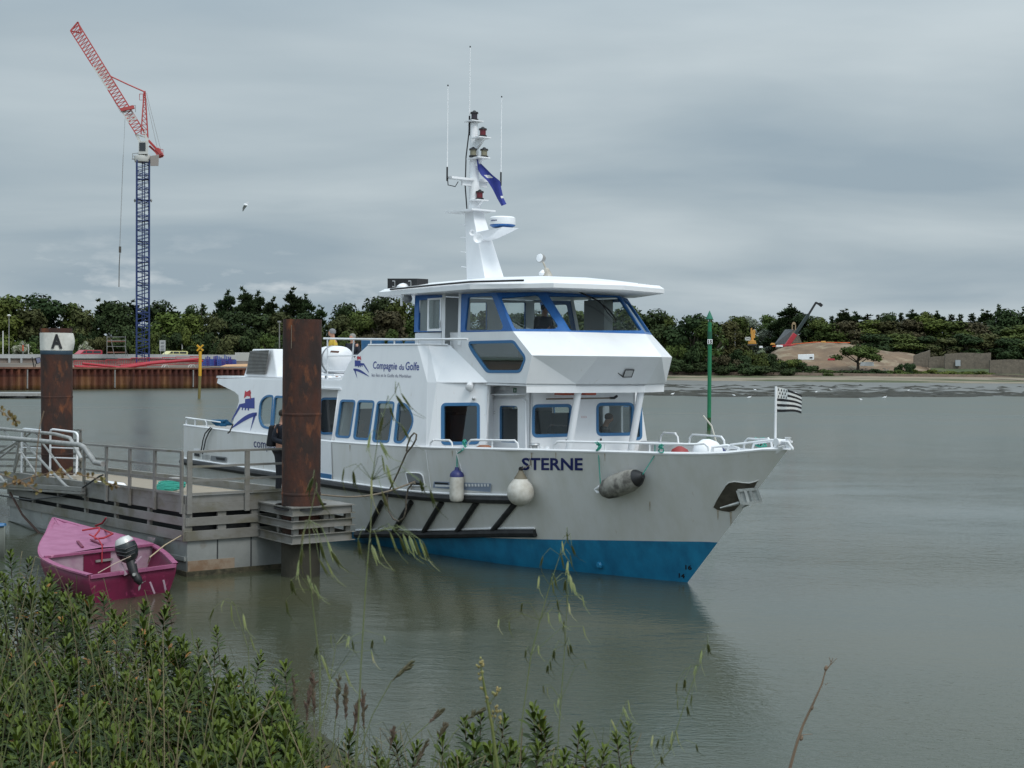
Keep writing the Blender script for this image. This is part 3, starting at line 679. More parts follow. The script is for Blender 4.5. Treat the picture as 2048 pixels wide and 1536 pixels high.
RB = [(1255,690,90,'dark',340),(1300,672,90,'dark',341),(1345,668,80,'green',342),(1390,680,80,'dark',342),(1352,706,90,'dark',338),(1440,696,80,'brown',341),(1480,690,70,'dark',343),(1510,684,80,'green',345),(1415,715,90,'dark',338),(1480,718,90,'dark',339),(1545,700,80,'dark',344),(1580,706,70,'green',343),(1610,720,70,'dark',341),(1545,724,90,'dark',339),(1650,733,80,'green',342),(1700,736,80,'dark',343),(1745,737,80,'dark',344),(1790,734,60,'green',344),(1813,716,44,'dark',345),(1830,738,70,'bright',345),(1870,735,80,'bright',347),(1915,736,80,'bright',348),(1955,738,70,'green',349),(1860,698,56,'brown',372),(1905,690,60,'brown',374),(1870,706,60,'olive',370),(1940,700,50,'olive',376),(1270,640,70,'green',348),(1400,650,90,'dark',346),(1350,650,90,'green',349)]
RB.sort()
for i, (x, yt, wp, lf, Y) in enumerate(RB):
    p = at_y(x, yt, Y)
    px_tree(x, yt, Y, wp * 1.15, max(1.5, min(hillz(p.x, Y), p.z - 2.5)), 'bush', 'bush', lf, mk_label('bush', lf, x, RIGHT_MARKS, 'above the sea wall'), 'bush', 'bushes above the sea wall', seed=i % 3)
px_tree(1716, 684, 352, 108, 3.0, 'spreading_tree', 'spreading', 'green', 'low spreading green tree with a forked trunk in front of the earth mound', 'tree', seed=1)
# ================================================================= THE BOAT
def interp(tab, x):
    if x <= tab[0][0]: return tab[0][1]
    for (a, fa), (b, fb) in zip(tab, tab[1:]):
        if x <= b: return fa + (fb - fa) * (x - a) / (b - a)
    return tab[-1][1]
WL = [(0,0),(.72,.31),(1.96,.80),(2.93,1.27),(3.77,1.56),(5.4,1.88),(8.5,2.30),(12,2.42),(17.5,2.36)]
SH = [(0,0),(.12,.12),(.35,.30),(.84,.62),(1.46,.93),(2.1,1.16),(2.7,1.35),(3.6,1.72),(5.17,2.27),(7.43,2.70),(10,2.74),(20,2.70)]
ZS = [(-17.5,2.33),(-14,2.30),(-9,2.30),(-7.3,2.33),(-4.93,2.39),(-2.67,2.46),(-1.1,2.50),(-.2,2.52),(.4,2.53),(1.04,2.55),(1.66,2.60),(2.15,2.68),(2.5,2.70)]
def zs(u): return interp(ZS, u)
def ustem(z): return z * .925
def hv(u, z):
    """half beam of the hull at u, z"""
    t = ustem(max(z, -.5)) - u
    if t <= 0: return 0
    S = 2.66; f = max(0, z) / S
    aft = sstep(3.0, 8.0, t)
    f2 = min(1, max(0, z) / 1.33) ** .9
    ff = f ** 1.15 * (1 - aft) + f2 * aft
    w0, w1 = interp(WL, t), interp(SH, t)
    r = w0 + (w1 - w0) * ff
    if z < 0: r *= 1 + z * .35
    return r
def HP(u, z, off=0.0): return BT(u, hv(u, z) + off, z)
def on_hull(px, py):
    v = 2.5
    for i in range(30):
        u, _, z = on_v(px, py, v); v = .5 * v + .5 * hv(u, z)
    return (u, z)
boat = thing('passenger_boat', B0 + FV * -8, 'white and blue passenger ferry named STERNE moored alongside the pontoon', 'ferry')
def zblue(u): return max(-.3, .86 + .067 * min(0, u - .6))
us = []
tt = [0, .06, .15, .3, .5, .8, 1.2, 1.7, 2.3, 3.0, 3.8, 4.6, 5.5, 6.5, 7.6, 8.8, 10.0, 11.2, 11.55, 13.1, 14.5, 16, 17.5, 18.8, 19.97]
NR = 14
def zrow(j, ut):
    # rows: keel .. blue line .. sheer
    zb = zblue(ut); top = zs(ut)
    if j <= 4: return -.8 + (zb + .8) * j / 4
    return zb + (top - zb) * (j - 4) / (NR - 4)
g = MB(BT)
DU0, DU1 = -10.75, -9.05            # gangway gate in the bulwark
def hull_side(g, sgn, gate=True, inner=0.0, zmin=None, tr=(0, 99)):
    rows = []
    for t in tt:
        if not tr[0] <= t <= tr[1]: continue
        row = []
        for j in range(NR + 1):
            zz = zrow(j, 2.47 - t)
            for _ in range(3):
                u = max(-17.5, ustem(zz) - t); zz = zrow(j, u)
            row.append((u, zz))
        rows.append(row)
    idx = [[g.pt((u, sgn * max(0, hv(u, z) - inner), z)) for (u, z) in row] for row in rows]
    for a in range(len(rows) - 1):
        for j in range(NR):
            cz = (rows[a][j][1] + rows[a][j+1][1]) / 2; cu = (rows[a][j][0] + rows[a+1][j][0]) / 2
            if zmin is not None and cz < zmin: continue
            g.m = 1 if j < 4 else 0
            g.face([idx[a][j], idx[a+1][j], idx[a+1][j+1], idx[a][j+1]])
hull_side(g, 1); hull_side(g, -1)
# transom
g.m = 0
n0 = 8
for j in range(n0):
    za, zb = -.8 + (zs(-17.5) + .8) * j / n0, -.8 + (zs(-17.5) + .8) * (j + 1) / n0
    a, b = hv(-17.5, za), hv(-17.5, zb); g.m = 1 if zb < .1 else 0
    g.poly([(-17.5, a, za), (-17.5, -a, za), (-17.5, -b, zb), (-17.5, b, zb)])
g.m = 0
# inner bulwark skin of the foredeck and the deck itself
hull_side(g, 1, inner=.06, zmin=1.6, tr=(0, 8.8)); hull_side(g, -1, inner=.06, zmin=1.6, tr=(0, 8.8))
hull = g.build('hull', [M['hull'], M['blue_hull']], boat, smooth=True)
hull['label'] = 'white hull with blue underwater paint'
g = MB(BT)
for sg in (1, -1):
    pass
dus = lin(-5.6, 1.5, 12)
for a, b in zip(dus, dus[1:]):
    za, zb = 1.62 + .02 * (a + 5), 1.62 + .02 * (b + 5)
    g.poly([(a, hv(a, za) - .02, za), (a, -hv(a, za) + .02, za), (b, -hv(b, zb) + .02, zb), (b, hv(b, zb) - .02, zb)])
g.build('foredeck', M['deck'], boat)
g = MB(BT); g.poly([(-17.45, 2.6, 2.02), (-17.45, -2.6, 2.02), (-14.2, -2.62, 2.02), (-14.2, 2.62, 2.02)]); g.build('aft_deck', M['deck'], boat)
# sheer cap rail
for sg in (1, -1):
    g = MB(BT); P = [(u, sg * (hv(u, zs(u)) - .02), zs(u) + .015) for u in [-17.5, -16, -14, -12, -10.8] + [-10.75, -9.05] + lin(-8.9, 2.0, 26) + [2.15, 2.3, 2.4, 2.455]]
    g.tube(P, .035, 6); g.build('cap_rail', M['white'], boat, smooth=True)
# rubbing strake with white upper lip and black rubber
g = MB(BT); g2 = MB(BT)
zst = lambda u: interp([(-17.5, 1.32), (-5, 1.33), (-2.2, 1.47)], u)
us_ = lin(-17.5, -2.75, 24)
g.tube([(u, hv(u, zst(u)) + .05, zst(u)) for u in us_], .085, 8)
g.build('rubbing_strake', M['black'], boat, smooth=True)
g2.tube([(u, hv(u, zst(u) + .1) + .035, zst(u) + .10) for u in us_], .028, 6); g2.build('strake_lip', M['white'], boat, smooth=True)
g = MB(BT); g.tube([(u, -hv(u, zst(u)) - .05, zst(u)) for u in us_], .085, 8); g.build('rubbing_strake', M['black'], boat, smooth=True)
# lower rubber with five slanting bars
lowp = [on_hull(px, py) for px, py in ((716,1069),(760,1067),(850,1069),(920,1068),(1000,1066),(1074,1066))]
g = MB(BT)
for i in range(len(lowp)): pass
g.tube([(u, hv(u, z) + .04, z) for u, z in lowp], .085, 8)
lowg = g.build('lower_rubber', M['black'], boat, smooth=True)
g = MB(BT); g.tube([(u, hv(u, z + .1) + .02, z + .10) for u, z in lowp], .022, 6); g.build('rubber_lip', M['white'], boat)
for (a, b) in (((766,1004),(736,1064)),((825,1004),(788,1066)),((886,1004),(848,1067)),((956,1004),(914,1067)),((1036,1003),(984,1066))):
    p, q = on_hull(*a), on_hull(*b); g = MB(BT)
    pts = []
    for k in range(6):
        u = p[0] + (q[0] - p[0]) * k / 5; z = p[1] + (q[1] - p[1]) * k / 5; pts.append((u, hv(u, z) + .03, z))
    g.tube(pts, .06, 8); g.build('rubber_bar', M['black'], boat, smooth=True)

# openings in the bulwark, painted marks of the hull ------------------------------------------------
def hull_patch(loop, off, name, mt, parent=boat, sub=1):
    g = MB(); P = []
    for i, a in enumerate(loop):
        b = loop[(i+1) % len(loop)]
        for k in range(sub): P.append((a[0] + (b[0]-a[0])*k/sub, a[1] + (b[1]-a[1])*k/sub))
    h = [on_hull(*p) for p in P]; g.poly([HP(u, z, off * 2.6 + .006) for u, z in h])
    return g.build(name, mt, parent, fix=False)
def hull_rim(loop, name='opening_rim', r=.018, mt=None, parent=boat):
    g = MB(); h = [on_hull(*p) for p in loop]; h.append(h[0]); g.tube([HP(u, z, .012) for u, z in h], r, 5, caps=False)
    return g.build(name, mt or M['white'], parent, smooth=True)
lp = [tuple(p) for p in roundpoly([(812,945),(846,946),(851,972),(818,970)], [4,10,2,2])]
o = hull_patch(lp, .004, 'freeing_port', M['grey']); hull_rim(lp, parent=o)
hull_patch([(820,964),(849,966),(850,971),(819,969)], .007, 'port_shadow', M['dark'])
fp = hull_patch([(869,963),(983,967),(982,984),(867,975)], .004, 'side_grille', mat('grille_blue', (.28, .34, .46), .5))
hull_patch([(871,964),(898,966),(898,969),(871,968)], .007, 'grille_slot', M['dark'], fp)
hull_patch([(872,969),(920,971),(920,974),(872,973)], .007, 'grille_slot', M['white'], fp)
for k in range(9):
    x = 926 + k * 6.2; hull_patch([(x,967.5),(x+4,967.6),(x+4.3,973),(x+.6,973)], .007, 'grille_slot', M['white'], fp)
# weld seams, draught marks, name
for (a, b) in (((852,900),(862,975)),((912,900),(926,950)),((1061,905),(1062,935))):
    g = MB(); p, q = on_hull(*a), on_hull(*b); g.tube([HP(*p, .006), HP((p[0]+q[0])/2, (p[1]+q[1])/2, .006), HP(*q, .006)], .008, 4); g.build('weld_seam', M['white'], boat)
def hull_text(s, x0, y0, x1, y1, hpx, name, mt=None, **k):
    """baseline from (x0,y0) to (x1,y1), cap height hpx pixels"""
    g = MB(); A = Vector((x0, y0)); B = Vector((x1, y1)); 
    def fn(a, b):
        p = A.lerp(B, a); u, z = on_hull(p.x + .10 * b * 0, p.y - b * hpx / .7); return HP(u, z, .008)
    put_text(g, s, fn, 1, **k); o = g.build(name, mt or M['navy'], boat, fix=False); return o
hull_text('STERNE', 1044, 939.5, 1166, 940, 23.5, 'name_lettering', bold=.025, shear=0)
hull_text('compagnie', 508, 894, 569, 902, 18, 'web_lettering', bold=.0)
M['blk'] = mat('black_paint', (.012, .012, .014), .5)
hull_text('16', 1371, 1138.5, 1384, 1139.5, 8.5, 'draught_mark', M['blk'], bold=.03)
hull_text('14', 1358, 1155, 1370, 1156.5, 8.5, 'draught_mark', M['blk'], bold=.03)
# rust weeps below fittings and ports
M['rustrun'] = mat('rust_weep', (.40, .33, .25), .6, var=(.55, .50, .43), vscale=20, lo=.35, hi=.65)
for (x, y0, y1, w_) in ((1063,905,934,2.2),(823,972,990,1.8),(846,973,988,1.5),(1112,905,918,1.2),(1210,907,922,1.2),(1436,1018,1040,2.2),(1462,1024,1052,2.5),(905,901,914,1.2),(700,890,903,1.2),(1300,1003,1022,1.4)):
    hull_patch([(x-w_, y0), (x+w_, y0), (x+w_*.3, y1), (x-w_*.1, y1)], .0, 'rust_weep', M['rustrun'])
# stern vents and little plates
hull_patch([(424,911),(455,914),(454,924),(423,921)], .01, 'stern_vent', M['grey'])
hull_patch([(434,914),(453,916),(452,921),(436,919)], .014, 'vent_hole', M['dark'])
for k in range(6):
    x = 407 + k * 2.6; hull_patch([(x,909+k*.2),(x+1.1,909+k*.2),(x+1.1,918+k*.3),(x,918+k*.3)], .012, 'stern_slot', M['grey'])
hull_patch([(390,896),(402,897),(402,905),(390,904)], .012, 'stern_plate', M['white'])
hull_patch([(391,906),(401,907),(401,913),(391,912)], .012, 'stern_hole', M['dark'])
# hull fitting below the blue line, bow
g = MB(); u, z = on_hull(1200, 1130); g.lathe(HP(u, z), NV, [(.07, -.02), (.08, .03), (.05, .06)], 8); g.build('hull_fitting', M['blue_hull'], boat)

# ---------------------------------------------------------------- lower superstructure
ZR = 3.76
VB, VT = 2.64, 2.44
side = plane3(BT(-12, VB, 2.3), BT(-6, VB, 2.3), BT(-12, VT, ZR))
def SP(px, py): return side.px(px, py)
def rr(x0, y0, x1, y1, r=6, dx=0, dxr=None, dy=0):
    """rounded window outline in photo coordinates; dx leans the left side, dxr the right one, dy drops the right end"""
    dxr = dx if dxr is None else dxr
    return [tuple(p) for p in roundpoly([(x0 + dx, y0), (x1 + dxr, y0 + dy), (x1, y1 + dy * 2), (x0, y1)], r)]
side_wins = [
 [tuple(p) for p in roundpoly([(533,792),(546,793),(541,856),(524,853),(518,835),(521,803)], [10,4,4,8,8,9])],
 rr(544,794,566,858,5,6,4,1), rr(571,795,594,860,5,5,4,1),
 rr(672,802,699,872,5,10,11,.8), rr(708,803,737,876,5,9,11,.9), rr(746,805,777,881,5,10,11,.9),
 [tuple(p) for p in roundpoly([(797,807),(812,809),(826,833),(824,853),(804,885),(789,882)], [4,16,16,16,12,4])],
]
aft_edge = [(436,757),(434,766),(470,784),(477,791),(478,802),(462,860)]
sidew = thing  # (placeholder keeps the section readable)
g = MB()
bot = [BT(u, VB, 2.28) for u in (-15.1, -10.75)]
outer = [SP(480,757.5), SP(436,757)] + [SP(*p) for p in aft_edge[1:]] + [BT(-15.0, VB, 2.28), BT(DU0, VB, 2.28), BT(DU0+.12, 2.48, 3.55), BT(DU1-.15, 2.48, 3.55), BT(DU1, VB, 2.28), BT(-5.15, VB, 2.28), BT(-5.45, VT, ZR)]
panel(g, side, outer, [[SP(*p) for p in w] for w in side_wins], .06)
wall = g.build('side_wall', M['white'], boat)
for i, w in enumerate(side_wins):
    window(wall, side, [SP(*p) for p in w], M['glass_dk'], .05)
# far side wall: mirror image
def mir(p): u, v, z = tob(p); return BT(u, -v, z)
far = plane3(BT(-12, -VB, 2.3), BT(-6, -VB, 2.3), BT(-12, -VT, ZR), towards=BT(-9, -50, 3))
FW_ = side_wins[:4] + side_wins[5:]
g = MB(); fouter = [mir(p) for p in outer]; fouter = fouter[:-7] + fouter[-2:]
panel(g, far, fouter, [[mir(SP(*p)) for p in w] for w in FW_] , .06)
fwall = g.build('side_wall', M['white'], boat)
for w in FW_: window(fwall, far, [mir(SP(*p)) for p in w], M['glass'], .05)
# recessed gangway door, both bulwark and wall
g = MB(BT)
g.poly([(DU0, 2.2, 1.5), (DU1, 2.2, 1.5), (DU1, 2.2, 3.56), (DU0, 2.2, 3.56)])
door = g.build('side_door', M['white'], boat, fix=False)
dpl = Plane(BT(-10, 2.205, 2), NV)
dw = rr(641,798,675,866,7,2,3,0)
f = MB(); ring(f, dpl, [dpl.px(*p) for p in dw], .05, .02, .012); fo = f.build('door_window', M['blue_lt'], door)
gg = MB(); pane(gg, dpl, [dpl.px(*p) for p in dw], .006); gg.build('pane', mat('dark_glass_door', (.02, .025, .03), .08), fo, fix=False)
# opening cut: dark jambs and sill standing in front of the hull skin
g = MB(BT); g.poly([(DU1, 2.2, 1.42), (DU1, 2.75, 1.42), (DU1 , VB+.09, 2.3), (DU1-.13, 2.48, 3.55), (DU1, 2.2, 3.55)]); g.build('door_jamb', M['white'], boat, fix=False)
g = MB(BT); g.box((DU0, 2.2, 3.52), (DU1, 2.5, 3.56)); g.build('door_lintel', M['white'], boat)
g = MB(BT); g.poly([(DU0, 2.765, 1.45), (DU1 + .12, 2.765, 1.45), (DU1 + .04, 2.755, 2.31), (DU0, 2.755, 2.31)]); gate = g.build('boarding_gate', M['white'], boat, fix=False)
g = MB(BT); g.box((DU0, 2.766, 1.45), (DU1 + .10, 2.78, 1.56)); g.build('gate_step', M['blue_lt'], gate)
hull_patch([(675,961),(688,961),(688,963),(675,963)], .008, 'blue_mark', M['navy'])

# roof of the saloon
g = MB(BT)
roof = [(-15.95, 2.43), (-15.95, -2.43), (-5.4, -2.43), (-4.6, -2.2), (-4.0, -1.3), (-4.0, 1.3), (-4.6, 2.2), (-5.4, 2.43)]
roof = [(-15.95, 2.43), (-15.95, -2.43), (-5.4, -2.43), (-4.9, -2.2), (-4.1, -1.85), (-4.1, 1.85), (-5.15, 2.35), (-5.45, 2.43)]
g.hexa([(u, v, ZR - .06) for u, v in roof], [(u, v, ZR - .004) for u, v in roof]); g.build('saloon_roof', M['white'], boat)
# ---------------------------------------------------------------- forward wall (near side) with the big window
g = MB(BT)
g.poly([(-5.15, VB, 2.25), (-4.95, 2.54, 2.25), (-5.15, 2.40, ZR), (-5.45, VT, ZR)])
g.build('corner_wall', M['white'], boat, fix=False)
fpl = plane3(BT(-4.95, 2.54, 2.25), BT(-3.92, 2.0, 2.25), BT(-5.15, 2.40, ZR))
g = MB()
big = rr(886,810,956,886,6,0,0,-.7)
fo_ = [fpl.onto(BT(-4.95, 2.54, 2.25)), fpl.onto(BT(-3.92, 2.0, 2.25)), fpl.onto(BT(-4.0, 1.9, ZR+.02)), fpl.onto(BT(-5.15, 2.40, ZR+.02))]
panel(g, fpl, fo_, [[fpl.px(*p) for p in big]], .06)
gk = MB(BT); gk.poly([(-3.95, 1.99, 1.65), (-4.45, 1.40, 1.65), (-4.45, 1.40, ZR), (-4.0, 1.9, ZR)]); gk.poly([(-3.95, 1.99, 1.65), (-5.0, 2.3, 1.65), (-5.0, 2.3, 2.3), (-3.95, 1.97, 2.3)]); gk.build('porch_wall', M['white'], boat, fix=False)
fw = g.build('front_wall', M['white'], boat); window(fw, fpl, [fpl.px(*p) for p in big], M['glass_dk'], .06)
# far side forward wall
fq = [BT(-4.05, -2.66, 2.2), BT(-4.2, -1.40, 2.2), BT(-4.3, -1.40, ZR), BT(-4.15, -2.42, ZR)]
fpl2 = plane3(fq[0], fq[1], fq[3])
g = MB(); slv = [fpl2.px(*p) for p in [tuple(q) for q in roundpoly([(1240,812),(1281,812),(1281,876),(1240,878)], 5)]]
panel(g, fpl2, fq, [slv], .06); fw2 = g.build('front_wall', M['white'], boat); window(fw2, fpl2, slv, M['glass_dk'], .06)
g = MB(BT); g.poly([(-4.05, -2.66, 2.2), (-4.15, -2.42, ZR), (-5.45, -VT, ZR), (-5.15, -VB, 2.2)]); g.build('corner_wall', M['white'], boat, fix=False)
# ---------------------------------------------------------------- projecting cabin front with two windows, door on its side
UW, VW = -3.15, 1.42
wpl = Plane(BT(UW, 0, 2), FV)
W1 = rr(1067,813,1140,871,8,1,2,-1.0); W2 = rr(1195.5,809.5,1264,868,8,0,1,-.5)
g = MB(); panel(g, wpl, [BT(UW, VW, 1.6), BT(UW, -VW, 1.6), BT(UW, -VW, ZR), BT(UW, VW, ZR)], [[wpl.px(*p) for p in w] for w in (W1, W2)], .06)
cf = g.build('cabin_front', M['white'], boat)
for w in (W1, W2): window(cf, wpl, [wpl.px(*p) for p in w], M['glass'], .06)
spl = Plane(BT(-4, VW, 2), NV)
dwin = rr(1000,811,1038,884,6,0,0,.8)
g = MB(); panel(g, spl, [BT(-4.6, VW, 1.6), BT(UW, VW, 1.6), BT(UW, VW, ZR), BT(-4.6, VW, ZR)], [[spl.px(*p) for p in dwin]], .05)
cs = g.build('cabin_side', M['white'], boat)
dr = MB(); dloop = [spl.px(*p) for p in ((989,797),(1050,797),(1053,908),(987,906))]
panel(dr, spl, dloop, [[spl.px(*p) for p in dwin]], .03, .035); dro = dr.build('cabin_door', M['white'], cs)
window(dro, spl, [spl.px(*p) for p in dwin], M['glass_dk'], .06)
g = MB(); g.tube([spl.px(1047,799,.05), spl.px(1051,803,.05), spl.px(1052,905,.05)], .022, 6); g.build('door_tube', M['white'], dro, smooth=True)
g = MB(); a, b = spl.px(985,789,.02), spl.px(1050,789,.02); g.bar(a + NV * .1, b + NV * .1, .24, .025); g.build('door_canopy', M['white'], cs)
g = MB(); g.box((0,0,0),(0,0,0)) if False else None
for px, py in ((989,826),(989,822)):
    g.bar(spl.px(px,py,.05), spl.px(px,py+2,.05), .03, .03) 
g.build('door_catch', M['steel'], dro)
sf = Plane(BT(-4, -VW, 2), -NV); g = MB(); hw = [[sf.px(*p) for p in rr(x0, 812, x1, y1, 3)] for x0, x1, y1 in ((1209, 1222, 850), (1246, 1262, 865))]
panel(g, sf, [BT(UW, -VW, 1.6), BT(-4.3, -VW, 1.6), BT(-4.3, -VW, ZR), BT(UW, -VW, ZR)], hw, .05); g.build('cabin_side', M['white'], boat)
for px, py in ((1133,881),(1202,879)):
    g = MB(); g.bar(wpl.px(px,py-2,.02), wpl.px(px,py+2,.02), .03, .03); g.build('latch', M['blk'], cf)
g = MB()
def wt(a, b): return wpl.px(1162 + 12 * a, 836 - b * 9, .004)
put_text(g, 'xxxx', wt, 1); g.build('faded_stencil', mat('faded_red', (.62, .42, .42), .6), cf, fix=False)

# ---------------------------------------------------------------- nose of the wheelhouse over the porch
SI = [(-3.15, 1.9), (-2.43, 1.04), (-2.43, -1.04), (-3.15, -1.9)]      # sill level
KN = [(-2.51, 1.9), (-1.70, .84), (-1.70, -.84), (-2.51, -1.9)]       # knuckle
UN = [(-2.70, 1.9), (-2.27, .96), (-2.27, -.96), (-2.70, -1.9)]       # underside
ZSI, ZKN, ZUN = 4.83, 4.345, 3.78
g = MB(BT)
def band(A, za, Bp, zb):
    for i in range(3): g.poly([(*A[i], za), (*A[i+1], za), (*Bp[i+1], zb), (*Bp[i], zb)])
band(SI, ZSI, KN, ZKN); band(KN, ZKN, UN, ZUN)
nose = g.build('wheelhouse_nose', M['white'], boat, fix=False, bevel=.0)
g = MB(BT); BM = [(-2.72, 1.87), (-2.30, .94), (-2.30, -.94), (-2.72, -1.87)]
for i in range(3): g.hexa([(*BM[i], 3.60), (*BM[i+1], 3.60), (BM[i+1][0]-.14, BM[i+1][1]*.93, 3.60), (BM[i][0]-.14, BM[i][1]*.93, 3.60)], [(*BM[i], 3.782), (*BM[i+1], 3.782), (BM[i+1][0]-.14, BM[i+1][1]*.93, 3.782), (BM[i][0]-.14, BM[i][1]*.93, 3.782)])
g.build('porch_beam', M['white'], boat)
g = MB(BT); g.hexa([(-4.6, 1.9, ZUN - .05), (-2.72, 1.88, ZUN - .05), (-2.30, .94, ZUN - .05), (-2.30, -.94, ZUN - .05), (-2.72, -1.88, ZUN - .05), (-4.6, -1.9, ZUN - .05)], [(-4.6, 1.9, ZUN - .01), (-2.72, 1.88, ZUN - .01), (-2.30, .94, ZUN - .01), (-2.30, -.94, ZUN - .01), (-2.72, -1.88, ZUN - .01), (-4.6, -1.9, ZUN - .01)])
g.build('porch_ceiling', M['white'], boat)
for v in (.78, -.93):
    g = MB(BT); g.tube([(-2.42, v, 3.62), (-2.88, v, 1.65)], .075, 12); g.build('porch_post', M['white'], boat, smooth=True)
# near wheelhouse side wall (hexagonal window, doorway, side windows)
pw = Plane(BT(-4, 1.9, 4), NV)
hexw = [tuple(p) for p in roundpoly([(938,686),(1027,684),(1050,716),(1040,742),(974,742),(944,700)], [5,5,6,6,6,8])]
def PW(*p): return pw.px(*p)
g = MB()
hexloop = [PW(*p) for p in hexw]
panel(g, pw, [BT(-5.4, 1.9, ZSI), BT(-3.15, 1.9, ZSI), BT(-2.51, 1.9, ZKN), BT(-2.70, 1.9, ZUN), BT(-4.0, 1.9, ZUN), BT(-5.4, 1.9, 4.55)], [hexloop], .06)
pws = g.build('wheelhouse_side', M['white'], boat); window(pws, pw, hexloop, M['glass_dk'], .055)
pwf = Plane(BT(-4, -1.9, 4), -NV); g = MB()
panel(g, pwf, [mir(p) for p in [BT(-5.4, 1.9, ZSI), BT(-3.15, 1.9, ZSI), BT(-2.51, 1.9, ZKN), BT(-2.70, 1.9, ZUN), BT(-4.0, 1.9, ZUN), BT(-5.4, 1.9, 4.55)]], [[mir(p) for p in hexloop]], .06)
p2 = g.build('wheelhouse_side', M['white'], boat); window(p2, pwf, [mir(p) for p in hexloop], M['glass_dk'], .055)
# sloping shoulder between the saloon side bulwark and the wheelhouse
g = MB(BT)
for sg in (1, -1):
    g.poly([(-5.45, sg*VT, ZR), (-5.15, sg*2.40, ZR), (-5.75, sg*2.22, 4.56), (-6.0, sg*2.34, 4.56)])
    g.poly([(-5.15, sg*2.40, ZR), (-4.0, sg*1.9, ZUN), (-5.4, sg*1.9, 4.56), (-5.75, sg*2.22, 4.56)])
    g.build('shoulder', M['white'], boat, fix=False); g = MB(BT)
# upper bulwark with the company name
ub = plane3(BT(-9, VT, ZR), BT(-6, VT, ZR), BT(-9, 2.34, 4.56))
for sg in (1, -1):
    loop = [ub.px(682,761.5), ub.px(698,725), ub.px(737,689.5), BT(-6.0, 2.34, 4.56), BT(-5.45, VT, ZR)]
    pl = ub if sg == 1 else plane3(*[mir(p) for p in loop[:3]], towards=BT(-9, -50, 3))
    g = MB(); panel(g, pl, loop if sg == 1 else [mir(p) for p in loop], [], .05); bw = g.build('upper_bulwark', M['white'], boat)
    if sg == 1: ubo = bw
g = MB(); g.tube([ub.px(737,689.5), BT(-6.0, 2.34, 4.57), BT(-5.75, 2.22, 4.57), BT(-5.4, 1.95, 4.57)], .02, 6); g.build('bulwark_cap', M['white'], boat)
def plane_text(pl, s, x0, y0, x1, y1, hpx, parent, name, mt=None, off=.006, **k):
    g = MB(); A = Vector((x0, y0)); Bv = Vector((x1, y1))
    put_text(g, s, lambda a, b: pl.px(A.lerp(Bv, a).x, A.lerp(Bv, a).y - b * hpx / .7, off), 1, **k)
    return g.build(name, mt or M['navy'], parent, fix=False)
M['navy2'] = mat('logo_blue', (.028, .05, .26), .45); M['greyblue'] = mat('slogan_grey', (.16, .17, .25), .5); M['logored'] = mat('logo_red', (.52, .04, .06), .45)
plane_text(ub, 'Compagnie', 746, 737, 794, 739, 14.5, ubo, 'company_lettering', M['navy2'], shear=.12, bold=.012)
plane_text(ub, 'du', 798, 739, 808, 739.6, 11, ubo, 'company_lettering', M['navy2'], shear=.12, bold=.01)
plane_text(ub, 'Golfe', 811, 739.5, 838, 740.5, 16, ubo, 'company_lettering', M['navy2'], shear=.12, bold=.012)
plane_text(ub, 'les îles et le Golfe du Morbihan', 743, 753, 822, 755.5, 6.5, ubo, 'slogan_lettering', M['greyblue'], shear=.15)
def logo(pl, fx, parent, flip=False):
    """ship bow over a wave: a red flag, the blue cabin with arches, a curved hull; fx maps 0..1 coordinates to photo coordinates"""
    F = lambda pts: [pl.px(*fx(x, y), .006) for x, y in pts]
    g = MB(); g.poly(F([(.46,.80),(.50,1.0),(.56,.96),(.66,1.0),(.72,.93),(.66,.84),(.56,.86)])); g.poly(F([(.66,1.0),(.69,1.0),(.71,.76),(.68,.76)]))
    g.build('logo_flag', M['logored'], parent, fix=False)
    g = MB()
    for q in ([(.50,.78),(.84,.80),(.84,.52),(.50,.55)], [(.30,.66),(.50,.68),(.50,.55),(.34,.58)], [(.30,.66),(.34,.58),(.0,.20),(.04,.30)], [(.40,.58),(.44,.58),(.42,.50),(.38,.51)], [(.50,.57),(.55,.57),(.53,.49),(.48,.50)], [(.60,.56),(.65,.56),(.64,.48),(.59,.49)]): g.poly(F(q))
    n = 8
    up_ = [(-.12 + .12, -.04)]; 
    A = [(t, .06 + .36 * math.sin(min(1, t * 1.05) * math.pi * .56)) for t in lin(0, .92, n)]
    Bq = [(t, y - .02 - .10 * math.sin(t / .92 * math.pi * .8)) for t, y in A]
    for i in range(n - 1): g.poly(F([A[i], A[i+1], Bq[i+1], Bq[i]]))
    g.poly(F([(.92,.41),(.80,.34),(.68,-.06)]))
    g.build('logo_ship', M['navy2'], parent, fix=False)
logo(ub, lambda x, y: (738 - 34 * x, 755 - 43 * y), ubo)
logo(side, lambda x, y: (462 + 56 * x, 861 - 78 * y - 4 * x), wall)

# ---------------------------------------------------------------- wheelhouse glazing
TO = [(-3.72, 1.80), (-3.24, 1.02), (-3.24, -1.02), (-3.72, -1.80)]   # top level
ZTO = 5.66
frames = M['blue']
def quad_px(plx, pts, r=4): return [plx.px(*p) for p in [tuple(q) for q in roundpoly(pts, r)]]
fac = plane3(BT(*SI[0], ZSI), BT(*SI[1], ZSI), BT(*TO[1], ZTO))
facf = plane3(BT(*SI[3], ZSI), BT(*SI[2], ZSI), BT(*TO[2], ZTO), towards=BT(0, -30, 4))
frt = plane3(BT(*SI[1], ZSI), BT(*SI[2], ZSI), BT(*TO[1], ZTO))
sw = plane3(BT(-6, 1.9, ZSI), BT(*SI[0], ZSI), BT(-6, 1.80, ZTO))
swf = plane3(BT(-6, -1.9, ZSI), BT(*SI[3], ZSI), BT(-6, -1.80, ZTO), towards=BT(-5, -30, 4))
